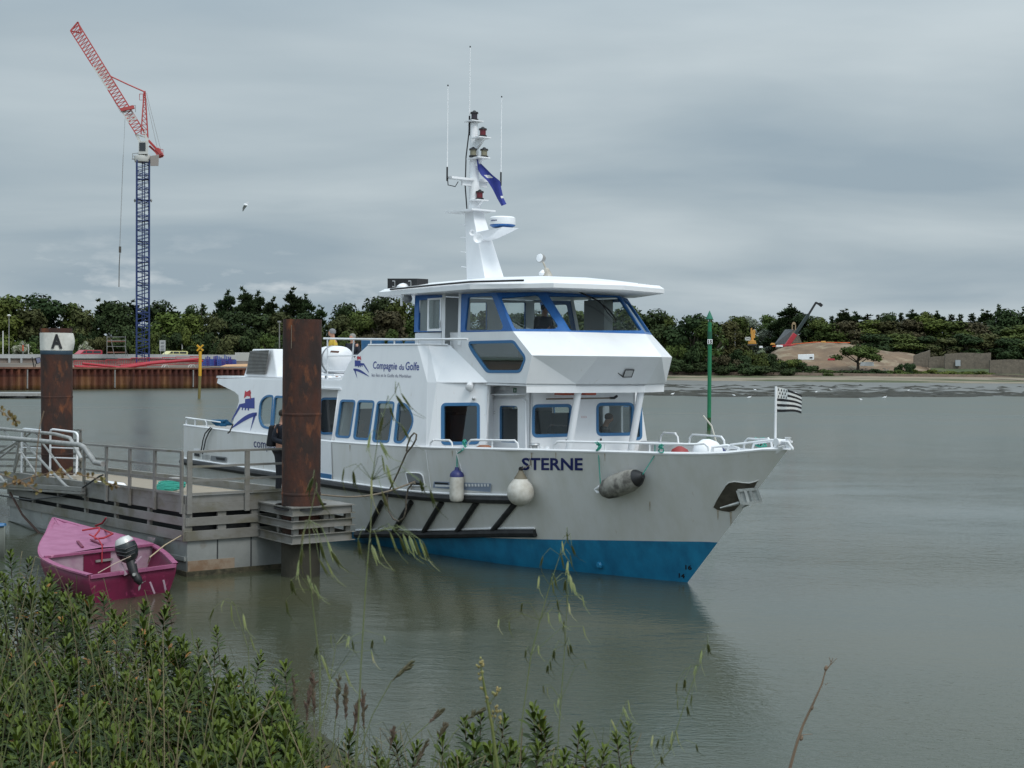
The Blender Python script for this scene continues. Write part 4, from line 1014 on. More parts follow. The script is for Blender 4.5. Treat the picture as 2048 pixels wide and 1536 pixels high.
g = MB(); wfac = quad_px(fac, [(1002,595),(1075,588),(1117,653),(1110,658),(1030,658)], [5,6,5,6,5])
tfac = fac.onto(BT(-3.85, 1.80, ZTO))
panel(g, fac, [BT(*SI[0], ZSI), BT(*SI[1], ZSI), BT(*TO[1], ZTO), tfac], [wfac], .05); fo1 = g.build('window_frame', frames, boat)
g = MB(); pane(g, fac, wfac); g.build('pane', M['glass'], fo1, fix=False)
g = MB(); panel(g, facf, [mir(p) for p in [BT(*SI[0], ZSI), BT(*SI[1], ZSI), BT(*TO[1], ZTO), tfac]], [[mir(p) for p in wfac]], .05); fo2 = g.build('window_frame', frames, boat)
g = MB(); pane(g, facf, [mir(p) for p in wfac]); g.build('pane', M['glass'], fo2, fix=False)
g = MB(); wfr = quad_px(frt, [(1097,590),(1236,592),(1284,661),(1141,661)], [2,3,5,5])
panel(g, frt, [BT(*SI[1], ZSI), BT(*SI[2], ZSI), BT(*TO[2], ZTO), BT(*TO[1], ZTO)], [wfr], .05); fo3 = g.build('window_frame', frames, boat)
g = MB(); pane(g, frt, wfr); g.build('pane', M['glass'], fo3, fix=False)
# side: window between the doorway and the corner, doorway, aft windows
g = MB(); wsd = quad_px(sw, [(936,594),(984,592),(1006,653),(1003,660),(929,661)], [4,4,4,4,4])
sA = [sw.px(918,664), BT(*SI[0], ZSI), tfac, sw.px(921,588)]
panel(g, sw, sA, [wsd], .05); fo4 = g.build('window_frame', frames, boat)
g = MB(); pane(g, sw, wsd); g.build('pane', M['glass'], fo4, fix=False)
g = MB(); sB = [mir(sw.onto(p)) for p in sA]; panel(g, swf, sB, [[mir(p) for p in wsd]], .05); fo5 = g.build('window_frame', frames, boat)
g = MB(); pane(g, swf, [mir(p) for p in wsd]); g.build('pane', M['glass'], fo5, fix=False)
# aft block of the wheelhouse: white jambs and two side windows, a sliding door leaf standing open
UA = tob(sw.px(830, 668))[0]
ulo, uhi = tob(sw.px(884, 650))[0], tob(sw.px(918, 650))[0]
for sg in (1, -1):
    plx = sw if sg == 1 else swf; T = (lambda p: p) if sg == 1 else mir
    g = MB(); w1 = [T(p) for p in quad_px(sw, [(838,600),(879,598),(878,661),(836,662)], 4)]
    panel(g, plx, [T(q) for q in (sw.px(828,664), sw.px(884,664), sw.px(886,590), sw.px(830,590))], [w1], .05)
    f6 = g.build('window_frame', frames, boat); g = MB(); pane(g, plx, w1); g.build('pane', M['glass'], f6, fix=False)
    g = MB(); g.bar(T(sw.px(886.5,690)), T(sw.px(888,586)), .05, .07); g.bar(T(sw.px(918.5,690)), T(sw.px(921,586)), .05, .07); g.build('door_post', M['white'], boat)
    g = MB(); g.poly([T(BT(UA, 1.9, ZSI)), T(BT(ulo, 1.9, ZSI)), T(BT(ulo, 1.9, ZUN)), T(BT(UA, 1.9, ZUN))]); g.build('lower_wall', M['white'], boat, fix=False)
    g = MB(); g.poly([T(BT(uhi, 1.9, ZSI)), T(BT(-5.4, 1.9, ZSI)), T(BT(-5.4, 1.9, 4.55)), T(BT(-4.9, 1.9, ZUN)), T(BT(uhi, 1.9, ZUN))]); g.build('lower_wall', M['white'], boat, fix=False)
g = MB(); a = .06
sl = quad_px(Plane(sw.p + sw.n * a, sw.n), [(858,600),(880,599),(879,657),(857,658)], 2); slp = Plane(sw.p + sw.n * a, sw.n)
panel(g, slp, [slp.px(*p) for p in ((855,597),(883,595),(881,662),(854,662))], [sl], .03); so_ = g.build('sliding_door', M['white'], boat)
g = MB(); pane(g, slp, sl, -.01); g.build('pane', M['glass'], so_, fix=False)
g = MB(); g.tube([slp.px(879,640,.05), slp.px(880,646,.05), slp.px(880,655,.05)], .012, 5); g.build('handle', M['steel'], so_)
# far wall pieces, aft wall with three windows
apl = Plane(BT(UA, 0, 4), -FV); g = MB()
aw = [[apl.px(*p) for p in rr(x0, 604, x1, 660, 3)] for x0, x1 in ((938, 973), (1004, 1050), (1066, 1091))]
panel(g, apl, [BT(UA, 1.88, ZUN), BT(UA, -1.88, ZUN), BT(UA, -1.8, ZTO), BT(UA, 1.8, ZTO)], aw, .05); awo = g.build('aft_wall', M['white'], boat)
for w_ in aw: window(awo, apl, w_, M['glass'], .05, M['blue'])
# inside: floor, bulkheads, dashboard and chair
g = MB(BT); g.box((UA, -1.85, 4.25), (-2.6, 1.85, 4.29)); g.build('wheelhouse_floor', M['grey'], boat)
g = MB(BT); g.hexa([(-3.5, -1.5, 4.3), (-2.75, -.95, 4.3), (-2.75, .95, 4.3), (-3.5, 1.5, 4.3)], [(-3.5, -1.5, 4.80), (-2.62, -.95, 4.84), (-2.62, .95, 4.84), (-3.5, 1.5, 4.80)]); g.build('dashboard', M['grey'], boat)
g = MB(BT)
g.box((-5.0, -1.76, 4.3), (-4.3, -1.5, 5.62)); g.build('interior_panel', M['cream'], boat)
# wiper and searchlight-like parts
g = MB(); g.tube([frt.px(1150,580,.10), frt.px(1195,601,.07), frt.px(1218,620,.05), frt.px(1234,641,.03)], .018, 5); g.tube([frt.px(1198,600,.04), frt.px(1215,625,.03), frt.px(1233,645,.03)], .012, 4); g.build('wiper', M['blk'], boat)
# ---------------------------------------------------------------- wheelhouse roof
RP = [(-8.2, 2.0), (-8.2, -2.0), (-4.1, -2.3), (-2.35, -1.5), (-1.95, 0), (-2.35, 1.5), (-4.1, 2.3)]
g = MB(BT)
def rsc(k, du=0): return [((u + 4.6) * k - 4.6 + du, v * k) for u, v in RP]
L0 = [(u, v, 5.68 + .008 * (u + 5) * 0) for u, v in rsc(.97)]; L1 = [(u, v, 5.70) for u, v in RP]; L2 = [(u, v, 5.79) for u, v in RP]; L3 = [(u, v, 5.86) for u, v in rsc(.96)]; L4 = [(u, v, 6.0) for u, v in rsc(.62, -.2)]
rings = [[g.pt(p) for p in Lx] for Lx in (L0, L1, L2, L3, L4)]
g.face(rings[0][::-1])
for A_, B_ in zip(rings, rings[1:]):
    for i in range(7): g.face([A_[i], A_[(i+1) % 7], B_[(i+1) % 7], B_[i]])
g.face(rings[-1]); rf = g.build('wheelhouse_roof', M['white'], boat, bevel=.0)
g = MB(BT); g.tube([(-7.6, 2.05, 5.83), (-5.6, 2.19, 5.845), (-4.1, 2.29, 5.85), (-2.9, 1.83, 5.85)], .022, 5); g.build('roof_gutter', M['blk'], rf)
g = MB(BT); g.tube([(-2.30, -.7, 5.85), (-2.50, -1.4, 5.85)], .022, 5); g.build('roof_gutter', M['blk'], rf)
# solar box at the aft corner
g = MB(BT)
bpl = Plane(BT(-6.9, 1.75, 6), NV)
g.hexa([bpl.px(775,579), bpl.px(834,576), bpl.px(834,576) - NV*.5, bpl.px(775,579) - NV*.5], [bpl.px(775,557), bpl.px(834,557), bpl.px(834,557) - NV*.5, bpl.px(775,557) - NV*.5]) if False else None
q = [tob(p) for p in (bpl.px(775,580), bpl.px(834,577), bpl.px(834,557), bpl.px(775,557))]
g.hexa([q[0], q[1], (q[1][0], 1.45, q[1][2]), (q[0][0], 1.45, q[0][2])], [q[3], q[2], (q[2][0], 1.45, q[2][2]), (q[3][0], 1.45, q[3][2])])
sbx = g.build('black_roof_box', M['blk'], boat)
g = MB(); 
for x in (788, 820):
    g.tube([bpl.px(x-3,562,.03), bpl.px(x+2,562,.03), bpl.px(x+2,573,.03), bpl.px(x-3,573,.03)], .01, 4)
g.build('box_handle', M['steel'], sbx)
g = MB(BT); g.lathe((-7.45, 1.8, 5.86), (0, 0, 1), [(.16, 0), (.15, .05), (.08, .10), (.01, .12)], 12); g.build('roof_dome', M['white'], boat, smooth=True)
# ---------------------------------------------------------------- mast
g = MB(BT)
mb0 = [(-7.10, .29), (-7.10, -.29), (-6.32, -.29), (-6.32, .29)]; mb1 = [(-7.42, .15), (-7.42, -.15), (-7.10, -.15), (-7.10, .15)]
g.hexa([(u, v, 5.95) for u, v in mb0], [(u, v, 7.74) for u, v in mb1]); ms = g.build('mast_pylon', M['white'], boat, bevel=.015)
g = MB(BT); g.hexa([(-7.85,.42,7.70),(-7.85,-.42,7.70),(-6.85,-.34,7.70),(-6.85,.34,7.70)], [(-7.85,.42,7.735),(-7.85,-.42,7.735),(-6.85,-.34,7.735),(-6.85,.34,7.735)]); g.build('mast_platform', M['white'], boat)
g = MB(BT); g.tube([(-7.22, 0, 7.7), (-7.26, 0, 9.0), (-7.28, 0, 9.78)], [.14, .105, .085], 12); g.build('mast_pole', M['white'], boat, smooth=True)
for z, du in ((7.1,.0),(6.75,.0),(6.4,.0),(7.4,.0)):
    u0 = -7.10 - (z - 5.95) / 1.79 * .32
    for v in (.20 - (z - 6) * .07, -.02):
        g = MB(BT); g.tube([(u0, v + .08, z), (u0 - .16, v + .10, z + .02), (u0 - .16, v - .12, z + .02), (u0, v - .10, z)], .012, 5); g.build('mast_rung', M['white'], ms)
vy = BT(-7.24, 0, 8.4)
yard = MB(BT); yard.hexa([(-7.34,.70,8.42),(-7.14,.70,8.42),(-7.14,-.66,8.42),(-7.34,-.66,8.42)], [(-7.34,.72,8.47),(-7.14,.72,8.47),(-7.14,-.68,8.47),(-7.34,-.68,8.47)])
yard.hexa([(-7.26,.35,8.42),(-7.22,.35,8.42),(-7.22,.05,8.20),(-7.26,.05,8.20)], [(-7.26,.36,8.43),(-7.22,.36,8.43),(-7.22,.36,8.43),(-7.26,.36,8.43)])
yard.box((-7.27, -.34, 8.30), (-7.21, .36, 8.42))
yard.build('mast_yard', M['white'], boat)
def lamp(pos, colr, name, r=.085, h=.20):
    u, v, z = pos; root_ = MB(BT)
    root_.lathe((u, v, z), (0, 0, 1), [(r*1.15, 0), (r*1.15, .03), (r*.85, .035), (r*.85, h - .05), (r*1.15, h - .045), (r*1.1, h - .01), (r*.6, h), (r * .3, h + .03)], 12)
    o = root_.build(name, [M['blk'], colr], boat, smooth=True)
    for p in o.data.polygons:
        zz = sum(o.data.vertices[i].co.z for i in p.vertices) / len(p.vertices) + parent_origin(boat).z
        if z + .034 < zz < z + h - .045: p.material_index = 1
    return o
M['lampred'] = mat('lamp_red', (.14, .012, .02), .2); M['lampdk'] = mat('lamp_smoked', (.03, .02, .03), .2); M['lampclear'] = mat('lamp_clear', (.24, .22, .15), .2)
lamp((-7.27, 0, 9.84), M['lampdk'], 'mast_light'); lamp((-6.95, -.02, 9.42), M['lampred'], 'mast_light')
lamp((-7.12, .13, 8.96), M['lampclear'], 'mast_light'); lamp((-7.0, -.10, 8.96), M['lampclear'], 'mast_light'); lamp((-7.05, -.02, 8.12 - .14), M['lampred'], 'mast_light')
for (u, v, z, du) in ((-7.27, 0, 9.80, .16), (-6.98, 0, 9.38, .17), (-7.08, 0, 8.92, .24), (-7.05, 0, 7.94, .16)):
    g = MB(BT); g.box((u - du, -.16, z), (u + du, .18, z + .025)); g.hexa([(u-.22,-.03,z-.22),(u-.16,-.03,z-.22),(u-.16,.03,z-.22),(u-.22,.03,z-.22)], [(u-.22,-.03,z),(u+du,-.03,z),(u+du,.03,z),(u-.22,.03,z)]); g.build('lamp_bracket', M['white'], boat)
for (u, v, z0, z1, dz) in ((-7.30, .73, 8.42, 10.55, .12), (-7.18, -.72, 8.42, 10.45, .12), (-7.38, .06, 9.55, 11.55, .25)):
    g = MB(BT); g.tube([(u, v, z0 + dz), (u, v, z1)], [.016, .010], 6); an = g.build('whip_antenna', M['white'], boat)
    g = MB(BT); g.tube([(u, v, z0 - .05), (u, v, z0 + dz + .15)], .022, 6); g.tube([(u, v, z1), (u, v, z1 + .03)], .018, 6); g.build('antenna_base', M['blk'], an)
g = MB(BT); g.tube([(-7.45, .06, 7.78), (-7.40, .15, 8.3), (-7.42, .12, 9.0), (-7.38, .06, 9.65)], .016, 5); g.tube([(-7.3, .72, 8.45), (-7.3, .70, 8.28), (-7.3, .5, 8.26), (-7.3, .42, 8.38)], .012, 4); g.tube([(-7.2, -.72, 8.45), (-7.2, -.62, 8.28), (-7.2, -.5, 8.33)], .012, 4); g.build('mast_cable', M['blk'], boat)
# radar on its bracket, horn
g = MB(BT); g.hexa([(-7.0,.15,6.98),(-7.0,-.15,6.98),(-6.45,-.12,7.04),(-6.45,.12,7.04)], [(-7.05,.18,7.20),(-7.05,-.18,7.20),(-5.78,-.24,7.24),(-5.78,.24,7.24)]); g.build('radar_bracket', M['white'], boat, bevel=.02)
g = MB(BT); g.lathe((-6.12, 0, 7.26), (0, 0, 1), [(.22, 0), (.29, .04), (.29, .06)], 24); rb = g.build('radar_base', M['blue'], boat, smooth=True)
g = MB(BT); g.lathe((-6.12, 0, 7.32), (0, 0, 1), [(.295, 0), (.30, .02), (.295, .15), (.26, .18), (.01, .20)], 28); rd = g.build('radar_dome', M['white'], boat, smooth=True)
g = MB(); c0 = BT(-6.12, 0, 7.40)
for k in range(6):
    a = math.atan2(NV.y, NV.x) + .45 - k * .10; d = Vector((math.cos(a), math.sin(a), 0)); p = c0 + d * .302; t = Vector((-d.y, d.x, 0))
    g.v += [p - t*.011 - ZV*.014, p + t*.011 - ZV*.014, p + t*.011 + ZV*.014, p - t*.011 + ZV*.014]; g.face([len(g.v)-4, len(g.v)-3, len(g.v)-2, len(g.v)-1])
g.build('radar_mark', M['navy'], rd, fix=False)
g = MB(BT); hd = (.75, .66, 0); g.lathe((-6.72, .22, 7.02), hd, [(.03, 0), (.035, .12), (.05, .20), (.11, .26), (.105, .262), (.03, .20)], 16); g.lathe((-6.85, .30, 7.16), hd, [(.03, 0), (.03, .1), (.07, .16), (.065, .162), (.02, .11)], 12); g.build('horn', M['white'], boat, smooth=True)
# searchlight
M['fender_lt'] = mat('weathered_beige', (.45, .43, .38), .6, var=(.30,.27,.22), vscale=8)
g = MB(); slb = on_v(1096, 560, 0); L_ = Plane(BT(-4.5, 0, 6), NV)
g.tube([L_.px(1097,562), L_.px(1095,550), L_.px(1092,538)], [.13, .10, .06], 8); g.tube([L_.px(1092,538), L_.px(1086,524)], .022, 6); sl0 = g.build('searchlight_mount', M['fender_lt'], boat, smooth=True)
g = MB(); c = L_.px(1081, 516); d = (FV * .15 + NV * .95 + ZV * .15).normalized(); g.lathe(c - d * .09, d, [(.03, -.03), (.075, 0), (.10, .05), (.105, .12)], 16); hd_ = g.build('searchlight_head', M['galv'], sl0, smooth=True)
g = MB(); g.lathe(c + d * .03, d, [(.095, 0), (.09, .012), (.01, .025)], 16); g.build('lens', M['white'], hd_, smooth=True)
g = MB(); pp = L_.px(1090, 548); g.lathe(pp + NV * .05 - ZV * .03, (0,0,1), [(.09, 0), (.10, .05), (.03, .12)], 12); g.build('roof_vent', M['white'], boat, smooth=True)
# ---------------------------------------------------------------- aft: exhaust housing, upper rails, seats
epl = Plane(BT(-13, 2.3, 4), NV)
E3 = lambda x, y: tob(epl.px(x, y))
g = MB(BT)
eb = [(487,757),(530,757)]; 
prof = [E3(487,758), E3(499,703), E3(503,698), E3(540,698)]
ulast = -12.45
near = [(p[0], 2.30, p[2]) for p in prof]
top_end = near[3]
for sg in (1, -1):
    g = MB(BT); q = [near[0], (E3(553,758)[0], 2.30, ZR)]; q2 = [near[1], near[2], near[3]]
    lo = [(near[0][0], sg*2.30, ZR), (E3(553,758)[0], sg*2.30, ZR), (E3(590,758)[0], sg*1.7, ZR), (E3(590,758)[0], sg*1.2, ZR), (near[0][0], sg*1.2, ZR)]
    hi = [(near[1][0], sg*2.22, near[3][2]), (near[3][0], sg*2.22, near[3][2]), (near[3][0]+.45, sg*1.75, near[3][2]), (near[3][0]+.45, sg*1.25, near[3][2]), (near[1][0], sg*1.25, near[3][2])]
    g.hexa(lo, hi); eo = g.build('vent_housing', M['white'], boat, bevel=.03)
    if sg == 1: eh = eo
g = MB(); fl = [(500,702),(538,700),(531,749),(492,748)]
g.poly([epl.px(x, y, .012) for x, y in fl]); lv = g.build('louvre', M['dark'], eh, fix=False)
for k in range(17):
    t = (k + .5) / 17; x0 = 500 + (492 - 500) * t; x1 = 538 + (531 - 538) * t; y0 = 702 + 46 * t; y1 = 700 + 49 * t
    g = MB(); g.bar(epl.px(x0, y0, .035), epl.px(x1, y1, .035), .02, .014, NV); g.build('louvre_slat', M['galv'], lv)
rail_pl = Plane(BT(-8, 2.3, 4.5), NV)
RLp = lambda x, y: rail_pl.px(x, y)
for sg in (1, -1):
    T = (lambda p: p) if sg == 1 else mir
    g = MB(); g.tube([T(RLp(648,677)), T(RLp(703,678)), T(RLp(793,679)), T(RLp(935,678))], .028, 6); up_r = g.build('upper_rail', M['white'], boat, smooth=True)
    g = MB(); g.tube([T(RLp(656,712)), T(RLp(716,711))], .016, 5); g.tube([T(RLp(656,742)), T(RLp(692,742))], .016, 5)
    g.build('mid_rail', M['white'], up_r)
    for (x, y0, y1) in ((655,677,759),(708,678,722),(742,678,690),(789,679,690),(836,679,690),(884,678,690)):
        g = MB(); g.tube([T(RLp(x, y0)), T(RLp(x - (4 if x == 708 else 0), y1))], .02, 6); g.build('rail_post', M['white'], up_r)
# ---------------------------------------------------------------- small hull-top rails
def low_rail(pts, h=.22, r=.022, mid=(), name='deck_rail'):
    """pts: list of (u, v) along the sheer"""
    P = [(u, v, zs(u)) for u, v in pts]; a, b = P[0], P[-1]
    path = [a, (a[0] + .03, a[1], a[2] + h * .7), (a[0] + .12, a[1] + (P[1][1] - a[1]) * .1, a[2] + h)] + [(q[0], q[1], q[2] + h) for q in P[1:-1]] + [(b[0] - .12, b[1] + (P[-2][1] - b[1]) * .1, b[2] + h), (b[0] - .03, b[1], b[2] + h * .7), b]
    g = MB(BT); g.tube(path, r, 6)
    for u in mid: v = interp(sorted(pts), u); g.tube([(u, v, zs(u)), (u, v, zs(u) + h)], r * .9, 5)
    return g.build(name, M['white'], boat, smooth=True)
def sheer_pts(u0, u1, sg=1, n=7, ins=.03): return [(u, sg * (hv(u, zs(u)) - ins)) for u in lin(u0, u1, n)]
def u_at(px):
    best = None
    for k in range(1500):
        u = -17.5 + k * .0134; p = BT(u, hv(u, zs(u)) - .03, zs(u) + .1); d = p - CP
        x = 1024 + FPX * d.dot(CR) / d.dot(fwd)
        if best is None or abs(x - px) < best[0]: best = (abs(x - px), u)
    return best[1]
low_rail(sheer_pts(u_at(860), u_at(905)), .17); low_rail(sheer_pts(u_at(935), u_at(1037)), .19, mid=(u_at(985),))
low_rail(sheer_pts(u_at(1107), u_at(1418)-0, n=14), .19, mid=(u_at(1210), u_at(1300)))
def far_u(px):
    best = None
    for k in range(1500):
        u = -10 + k * .0083; p = BT(u, -hv(u, zs(u)) + .03, zs(u) + .1); d = p - CP
        x = 1024 + FPX * d.dot(CR) / d.dot(fwd)
        if best is None or abs(x - px) < best[0]: best = (abs(x - px), u)
    return best[1]
fu = lambda a, b, **k: low_rail(sheer_pts(min(far_u(a), far_u(b)), max(far_u(a), far_u(b)), -1), .24, **k)
fu(1320, 1357); fu(1378, 1450); fu(1487, 1545)
low_rail(sheer_pts(-17.4, -16.0), .22, mid=(-16.8,)); low_rail(sheer_pts(-17.4, -15.3, -1), .22)
g = MB(BT); g.tube([(-17.45, 2.66, 2.56), (-16.2, 2.67, 2.54), (-15.2, 2.66, 2.52)], .02, 6); g.build('stern_rail', M['white'], boat)
# bow: bulwark closing plate, roller, bitts, flag staff
g = MB(BT)
g.hexa([(1.25,.42,2.50),(2.35,.10,2.62),(2.35,-.10,2.62),(1.25,-.42,2.50)], [(1.25,.36,2.56),(2.5,.12,2.78),(2.5,-.12,2.78),(1.25,-.36,2.56)]); g.build('bow_plate', M['white'], boat, bevel=.02)
g = MB(BT); g.lathe((2.36, -.16, 2.83), (0, 1, 0), [(.07, 0), (.07, .03), (.05, .04), (.05, .28), (.07, .29), (.07, .32)], 12); g.build('bow_roller', M['white'], boat, smooth=True)
g = MB(BT); g.tube([(1.3,.34,2.56),(1.4,.3,2.74),(2.2,.1,2.86),(2.55,.05,2.84),(2.62,0,2.72)], .022, 6); g.tube([(1.3,-.34,2.56),(1.4,-.3,2.74),(2.2,-.1,2.86),(2.55,-.05,2.84)], .022, 6); g.build('bow_rail', M['white'], boat, smooth=True)
g = MB(BT); g.tube([(2.2, 0, 2.7), (2.2, 0, 3.82)], .022, 8); staff = g.build('flag_staff', M['white'], boat)
g = MB(BT); g.lathe((2.5, .0, 2.70), (0,0,1), [(.10, 0), (.10, .02), (.045, .03), (.045, .2), (.06, .22)], 12); g.build('bow_bitt', M['white'], boat, smooth=True)
for (px, sg) in ((1440, -1),):
    u = -.2; g = MB(BT); g.tube([(1.05,.42,2.5),(1.05,.42,2.68),(1.3,.30,2.72),(1.5,.22,2.68),(1.5,.22,2.5)], .03, 7); g.build('mooring_hoop', M['white'], boat, smooth=True)
u = u_at(1082)
for du in (-.10, .10):
    g = MB(BT); g.tube([(u + du, hv(u, 2.45) - .10, 2.42), (u + du, hv(u, 2.45) - .10, 2.56)], .04, 8); g.build('mooring_bitt', M['white'], boat, smooth=True)
# windlass-like fairlead with dark rope on it
u = u_at(1062); g = MB(BT); g.lathe((u, hv(u, 2.47) - .12, 2.43), (0,0,1), [(.12, 0), (.06, .03), (.06, .12), (.11, .15), (.10, .18)], 12); g.build('mooring_bitt', M['steel'], boat, smooth=True)
# wall lamps, exit sign, extinguisher-like light
g = MB(); q = fpl.px(941, 772); g.lathe(q + ZV*.04, (NV * .6 + FV * .6 - ZV * .45), [(.05, 0), (.075, .04), (.075, .16), (.085, .17), (.05, .19)], 14); g.build('deck_light', M['white'], boat, smooth=True)
g = MB(); q = fpl.px(948, 797); g.lathe(q, (NV * .7 + FV * .7), [(.03, 0), (.035, .07), (.01, .08)], 10); g.build('bell_push', M['steel'], boat)
g = MB(); q = spl.px(1012, 776, .02); g.bar(q - FV * .10, q + FV * .10, .14, .09); g.build('door_light', M['white'], cs)
g = MB(); g.poly([spl.px(*p, .008) for p in ((1026.5,776),(1033,776),(1033,785),(1026.5,785))]); es = g.build('exit_sign', mat('sign_green', (.01, .16, .06), .5), cs, fix=False)
g = MB(); g.poly([spl.px(*p, .012) for p in ((1029,777.5),(1030.5,777.5),(1030.5,781),(1032,781),(1029.8,784),(1027.6,781),(1029,781))]); g.build('sign_arrow', M['white'], es, fix=False)
und = plane3(BT(*KN[1], ZKN), BT(*KN[2], ZKN), BT(*UN[1], ZUN)); g = MB(); lampq = [und.px(*p, .03) for p in ((1246,754),(1263,754),(1268,740),(1251,740))]
g.poly(lampq); g.poly([p - und.n * .02 for p in lampq]); fl_ = g.build('floodlight', mat('lamp_glass', (.5,.5,.5), .15), boat, fix=False)
g = MB(); g.tube(lampq + [lampq[0]], .012, 5); g.tube([und.px(1246,754,.02), und.px(1236,746,.0)], .01, 5); g.build('flood_frame', M['blk'], fl_)
g = MB(BT); g.tube([(-7.2, 2.0, 5.66), (-7.2, 2.0, 5.45)], .03, 6); q = sw.px(819, 597, .1); g.v = g.v; g.build('lamp_stalk', M['white'], boat)
g = MB(); g.lathe(sw.px(820, 597, .12), -FV, [(.05, 0), (.09, .04), (.10, .14), (.06, .16)], 12); g.build('aft_light', M['grey'], boat, smooth=True)
# boat hook and orange floats under the porch ceiling
bh = MB(); bh.tube([wpl.px(1093,798,.10), wpl.px(1160,797,.10), wpl.px(1222,796,.10)], .018, 6); solo(bh, 'boat_hook', M['rope'], 'long wooden boat hook hung under the porch roof above the front windows', 'boat hook')
bh = MB(); bh.tube([wpl.px(1220,796,.10), wpl.px(1228,796,.10), wpl.px(1234,792,.10)], .028, 6)
hk = bh.build('hook', M['blk'], bpy.data.objects['boat_hook'])
g = MB()
for x0, x1 in ((1118,1132),(1138,1147),(1162,1183)):
    a, b = wpl.px(x0, 785, .35), wpl.px(x1, 785, .35); g.bar(a, b, .30, .10)
solo(g, 'life_jackets', M['orange'], 'faded orange life jackets stowed in the net under the porch ceiling', 'life jackets')
# draped ropes and covers of the upper deck
def seat_row(x0, x1, label, y0=680):
    pl_ = Plane(BT(-7, 1.5, 4.2), NV); a, b = tob(pl_.px(x0, y0)), tob(pl_.px(x1, y0)); r = thing('upper_bench', BT((a[0]+b[0])/2, 1.4, ZR), label, 'bench', 'blue benches on the upper deck')
    g = MB(BT); g.hexa([(a[0],1.2,4.12),(b[0],1.2,4.12),(b[0],1.65,4.12),(a[0],1.65,4.12)], [(a[0],1.2,4.20),(b[0],1.2,4.20),(b[0],1.65,4.20),(a[0],1.65,4.20)]); g.build('seat', M['bluecover'], r, bevel=.03)
    g = MB(BT); g.hexa([(a[0],1.62,4.15),(b[0],1.62,4.15),(b[0],1.70,4.15),(a[0],1.70,4.15)], [(a[0]+.03,1.66,a[2]),(b[0]-.03,1.66,b[2]),(b[0]-.03,1.74,b[2]),(a[0]+.03,1.74,a[2])]); g.build('backrest', M['bluecover'], r, bevel=.04)
    for u in (a[0]+.1, b[0]-.1):
        g = MB(BT); g.box((u-.03,1.3,ZR),(u+.03,1.6,4.13)); g.build('leg', M['grey'], r)
M['bluecover'] = mat('blue_plastic', (.022, .12, .27), .4, var=(.03, .16, .33), vscale=5, bump=.2, bscale=6)
seat_row(737, 783, 'blue bench on the upper deck, longest of the three, nearest the life raft', 679)
seat_row(790, 820, 'blue bench in the middle of the upper deck behind the rail', 681)
seat_row(824, 850, 'short blue bench on the upper deck against the wheelhouse', 682)

print('boat ok')
# ================================================================= PONTOON
UC, VC, VE = -5.79, 7.74, 5.08        # near right corner, far edge
UL = -16.95
TR = .026                              # the pontoon lies slightly down by its inner end
def PT(u, v, z): return BT(u, v, z + TR * (u - UC))
pont = thing('pontoon', BT(-9, 6.4, 0), 'grey metal landing pontoon with slatted sides and wooden deck beside the ferry', 'pontoon')
g = MB(PT); g.box((UL, VE, -.5), (UC - .06, VC - .06, .70)); g.build('float_hull', M['pontoonhull'], pont, bevel=.02)
g = MB(PT); g.box((UL, VE, -.4), (UC - .03, VC - .035, .10)); g.build('weed_line', M['weed'], pont)
g = MB(PT); g.box((UC - .059, VC - 1.05, .10), (UC - .045, VC - .07, .30)); g.build('rust_streak', M['rust_stain'], pont)
for v in (7.05, 6.33):
    g = MB(PT); g.box((UC - .07, v - .012, .1), (UC - .05, v + .012, .7)); g.build('hull_seam', M['dark'], pont)
g = MB(PT); g.box((UL, VC - .09, .30), (UC - .1, VC - .02, .38)); g.build('side_ledge', M['pontoonhull'], pont)
# deck boards
g = MB(PT); g.box((UL, VE + .12, 1.36), (UC - .12, VC - .12, 1.40)); deck = g.build('deck', M['wood'], pont)
# kerbs
for a, b in (((UL, VC - .09), (UC - .02, VC + .0)), ((UL, VE), (UC - .02, VE + .09))):
    g = MB(PT); g.box((a[0], a[1], 1.41), (b[0], b[1], 1.57)); g.build('kerb', M['alu'], pont, bevel=.006)
g = MB(PT); g.box((UC - .10, VE + .09, 1.41), (UC - .005, VC - .09, 1.57)); g.build('kerb', M['alu'], pont, bevel=.006)
# slatted skirts: three planks a side with black gaps, struts behind
for (z0, z1) in ((1.235, 1.41), (.98, 1.145), (.69, .885)):
    g = MB(PT); g.box((UL, VC - .03, z0), (UC, VC + .0, z1)); g.build('skirt_plank', M['alu'], pont, bevel=.004)
    g = MB(PT); g.box((UC - .03, VE, z0), (UC + .003, VC - .031, z1)); g.build('skirt_plank', M['alu'], pont, bevel=.004)
for u in lin(UC - .10, UL + .1, 7):
    g = MB(PT); g.box((u - .06, VC - .10, .69), (u + .06, VC - .033, 1.41)); g.build('skirt_strut', M['alu'], pont)
for v in (7.68, 6.97, 6.25, 5.3):
    g = MB(PT); g.box((UC - .10, v - .09, .69), (UC - .033, v + .09, 1.41)); g.build('skirt_strut', M['alu'], pont)
g = MB(PT); g.box((UL, VE + .1, .75), (UC - .3, VC - .3, 1.35)); g.build('pontoon_core', M['dark'], pont)
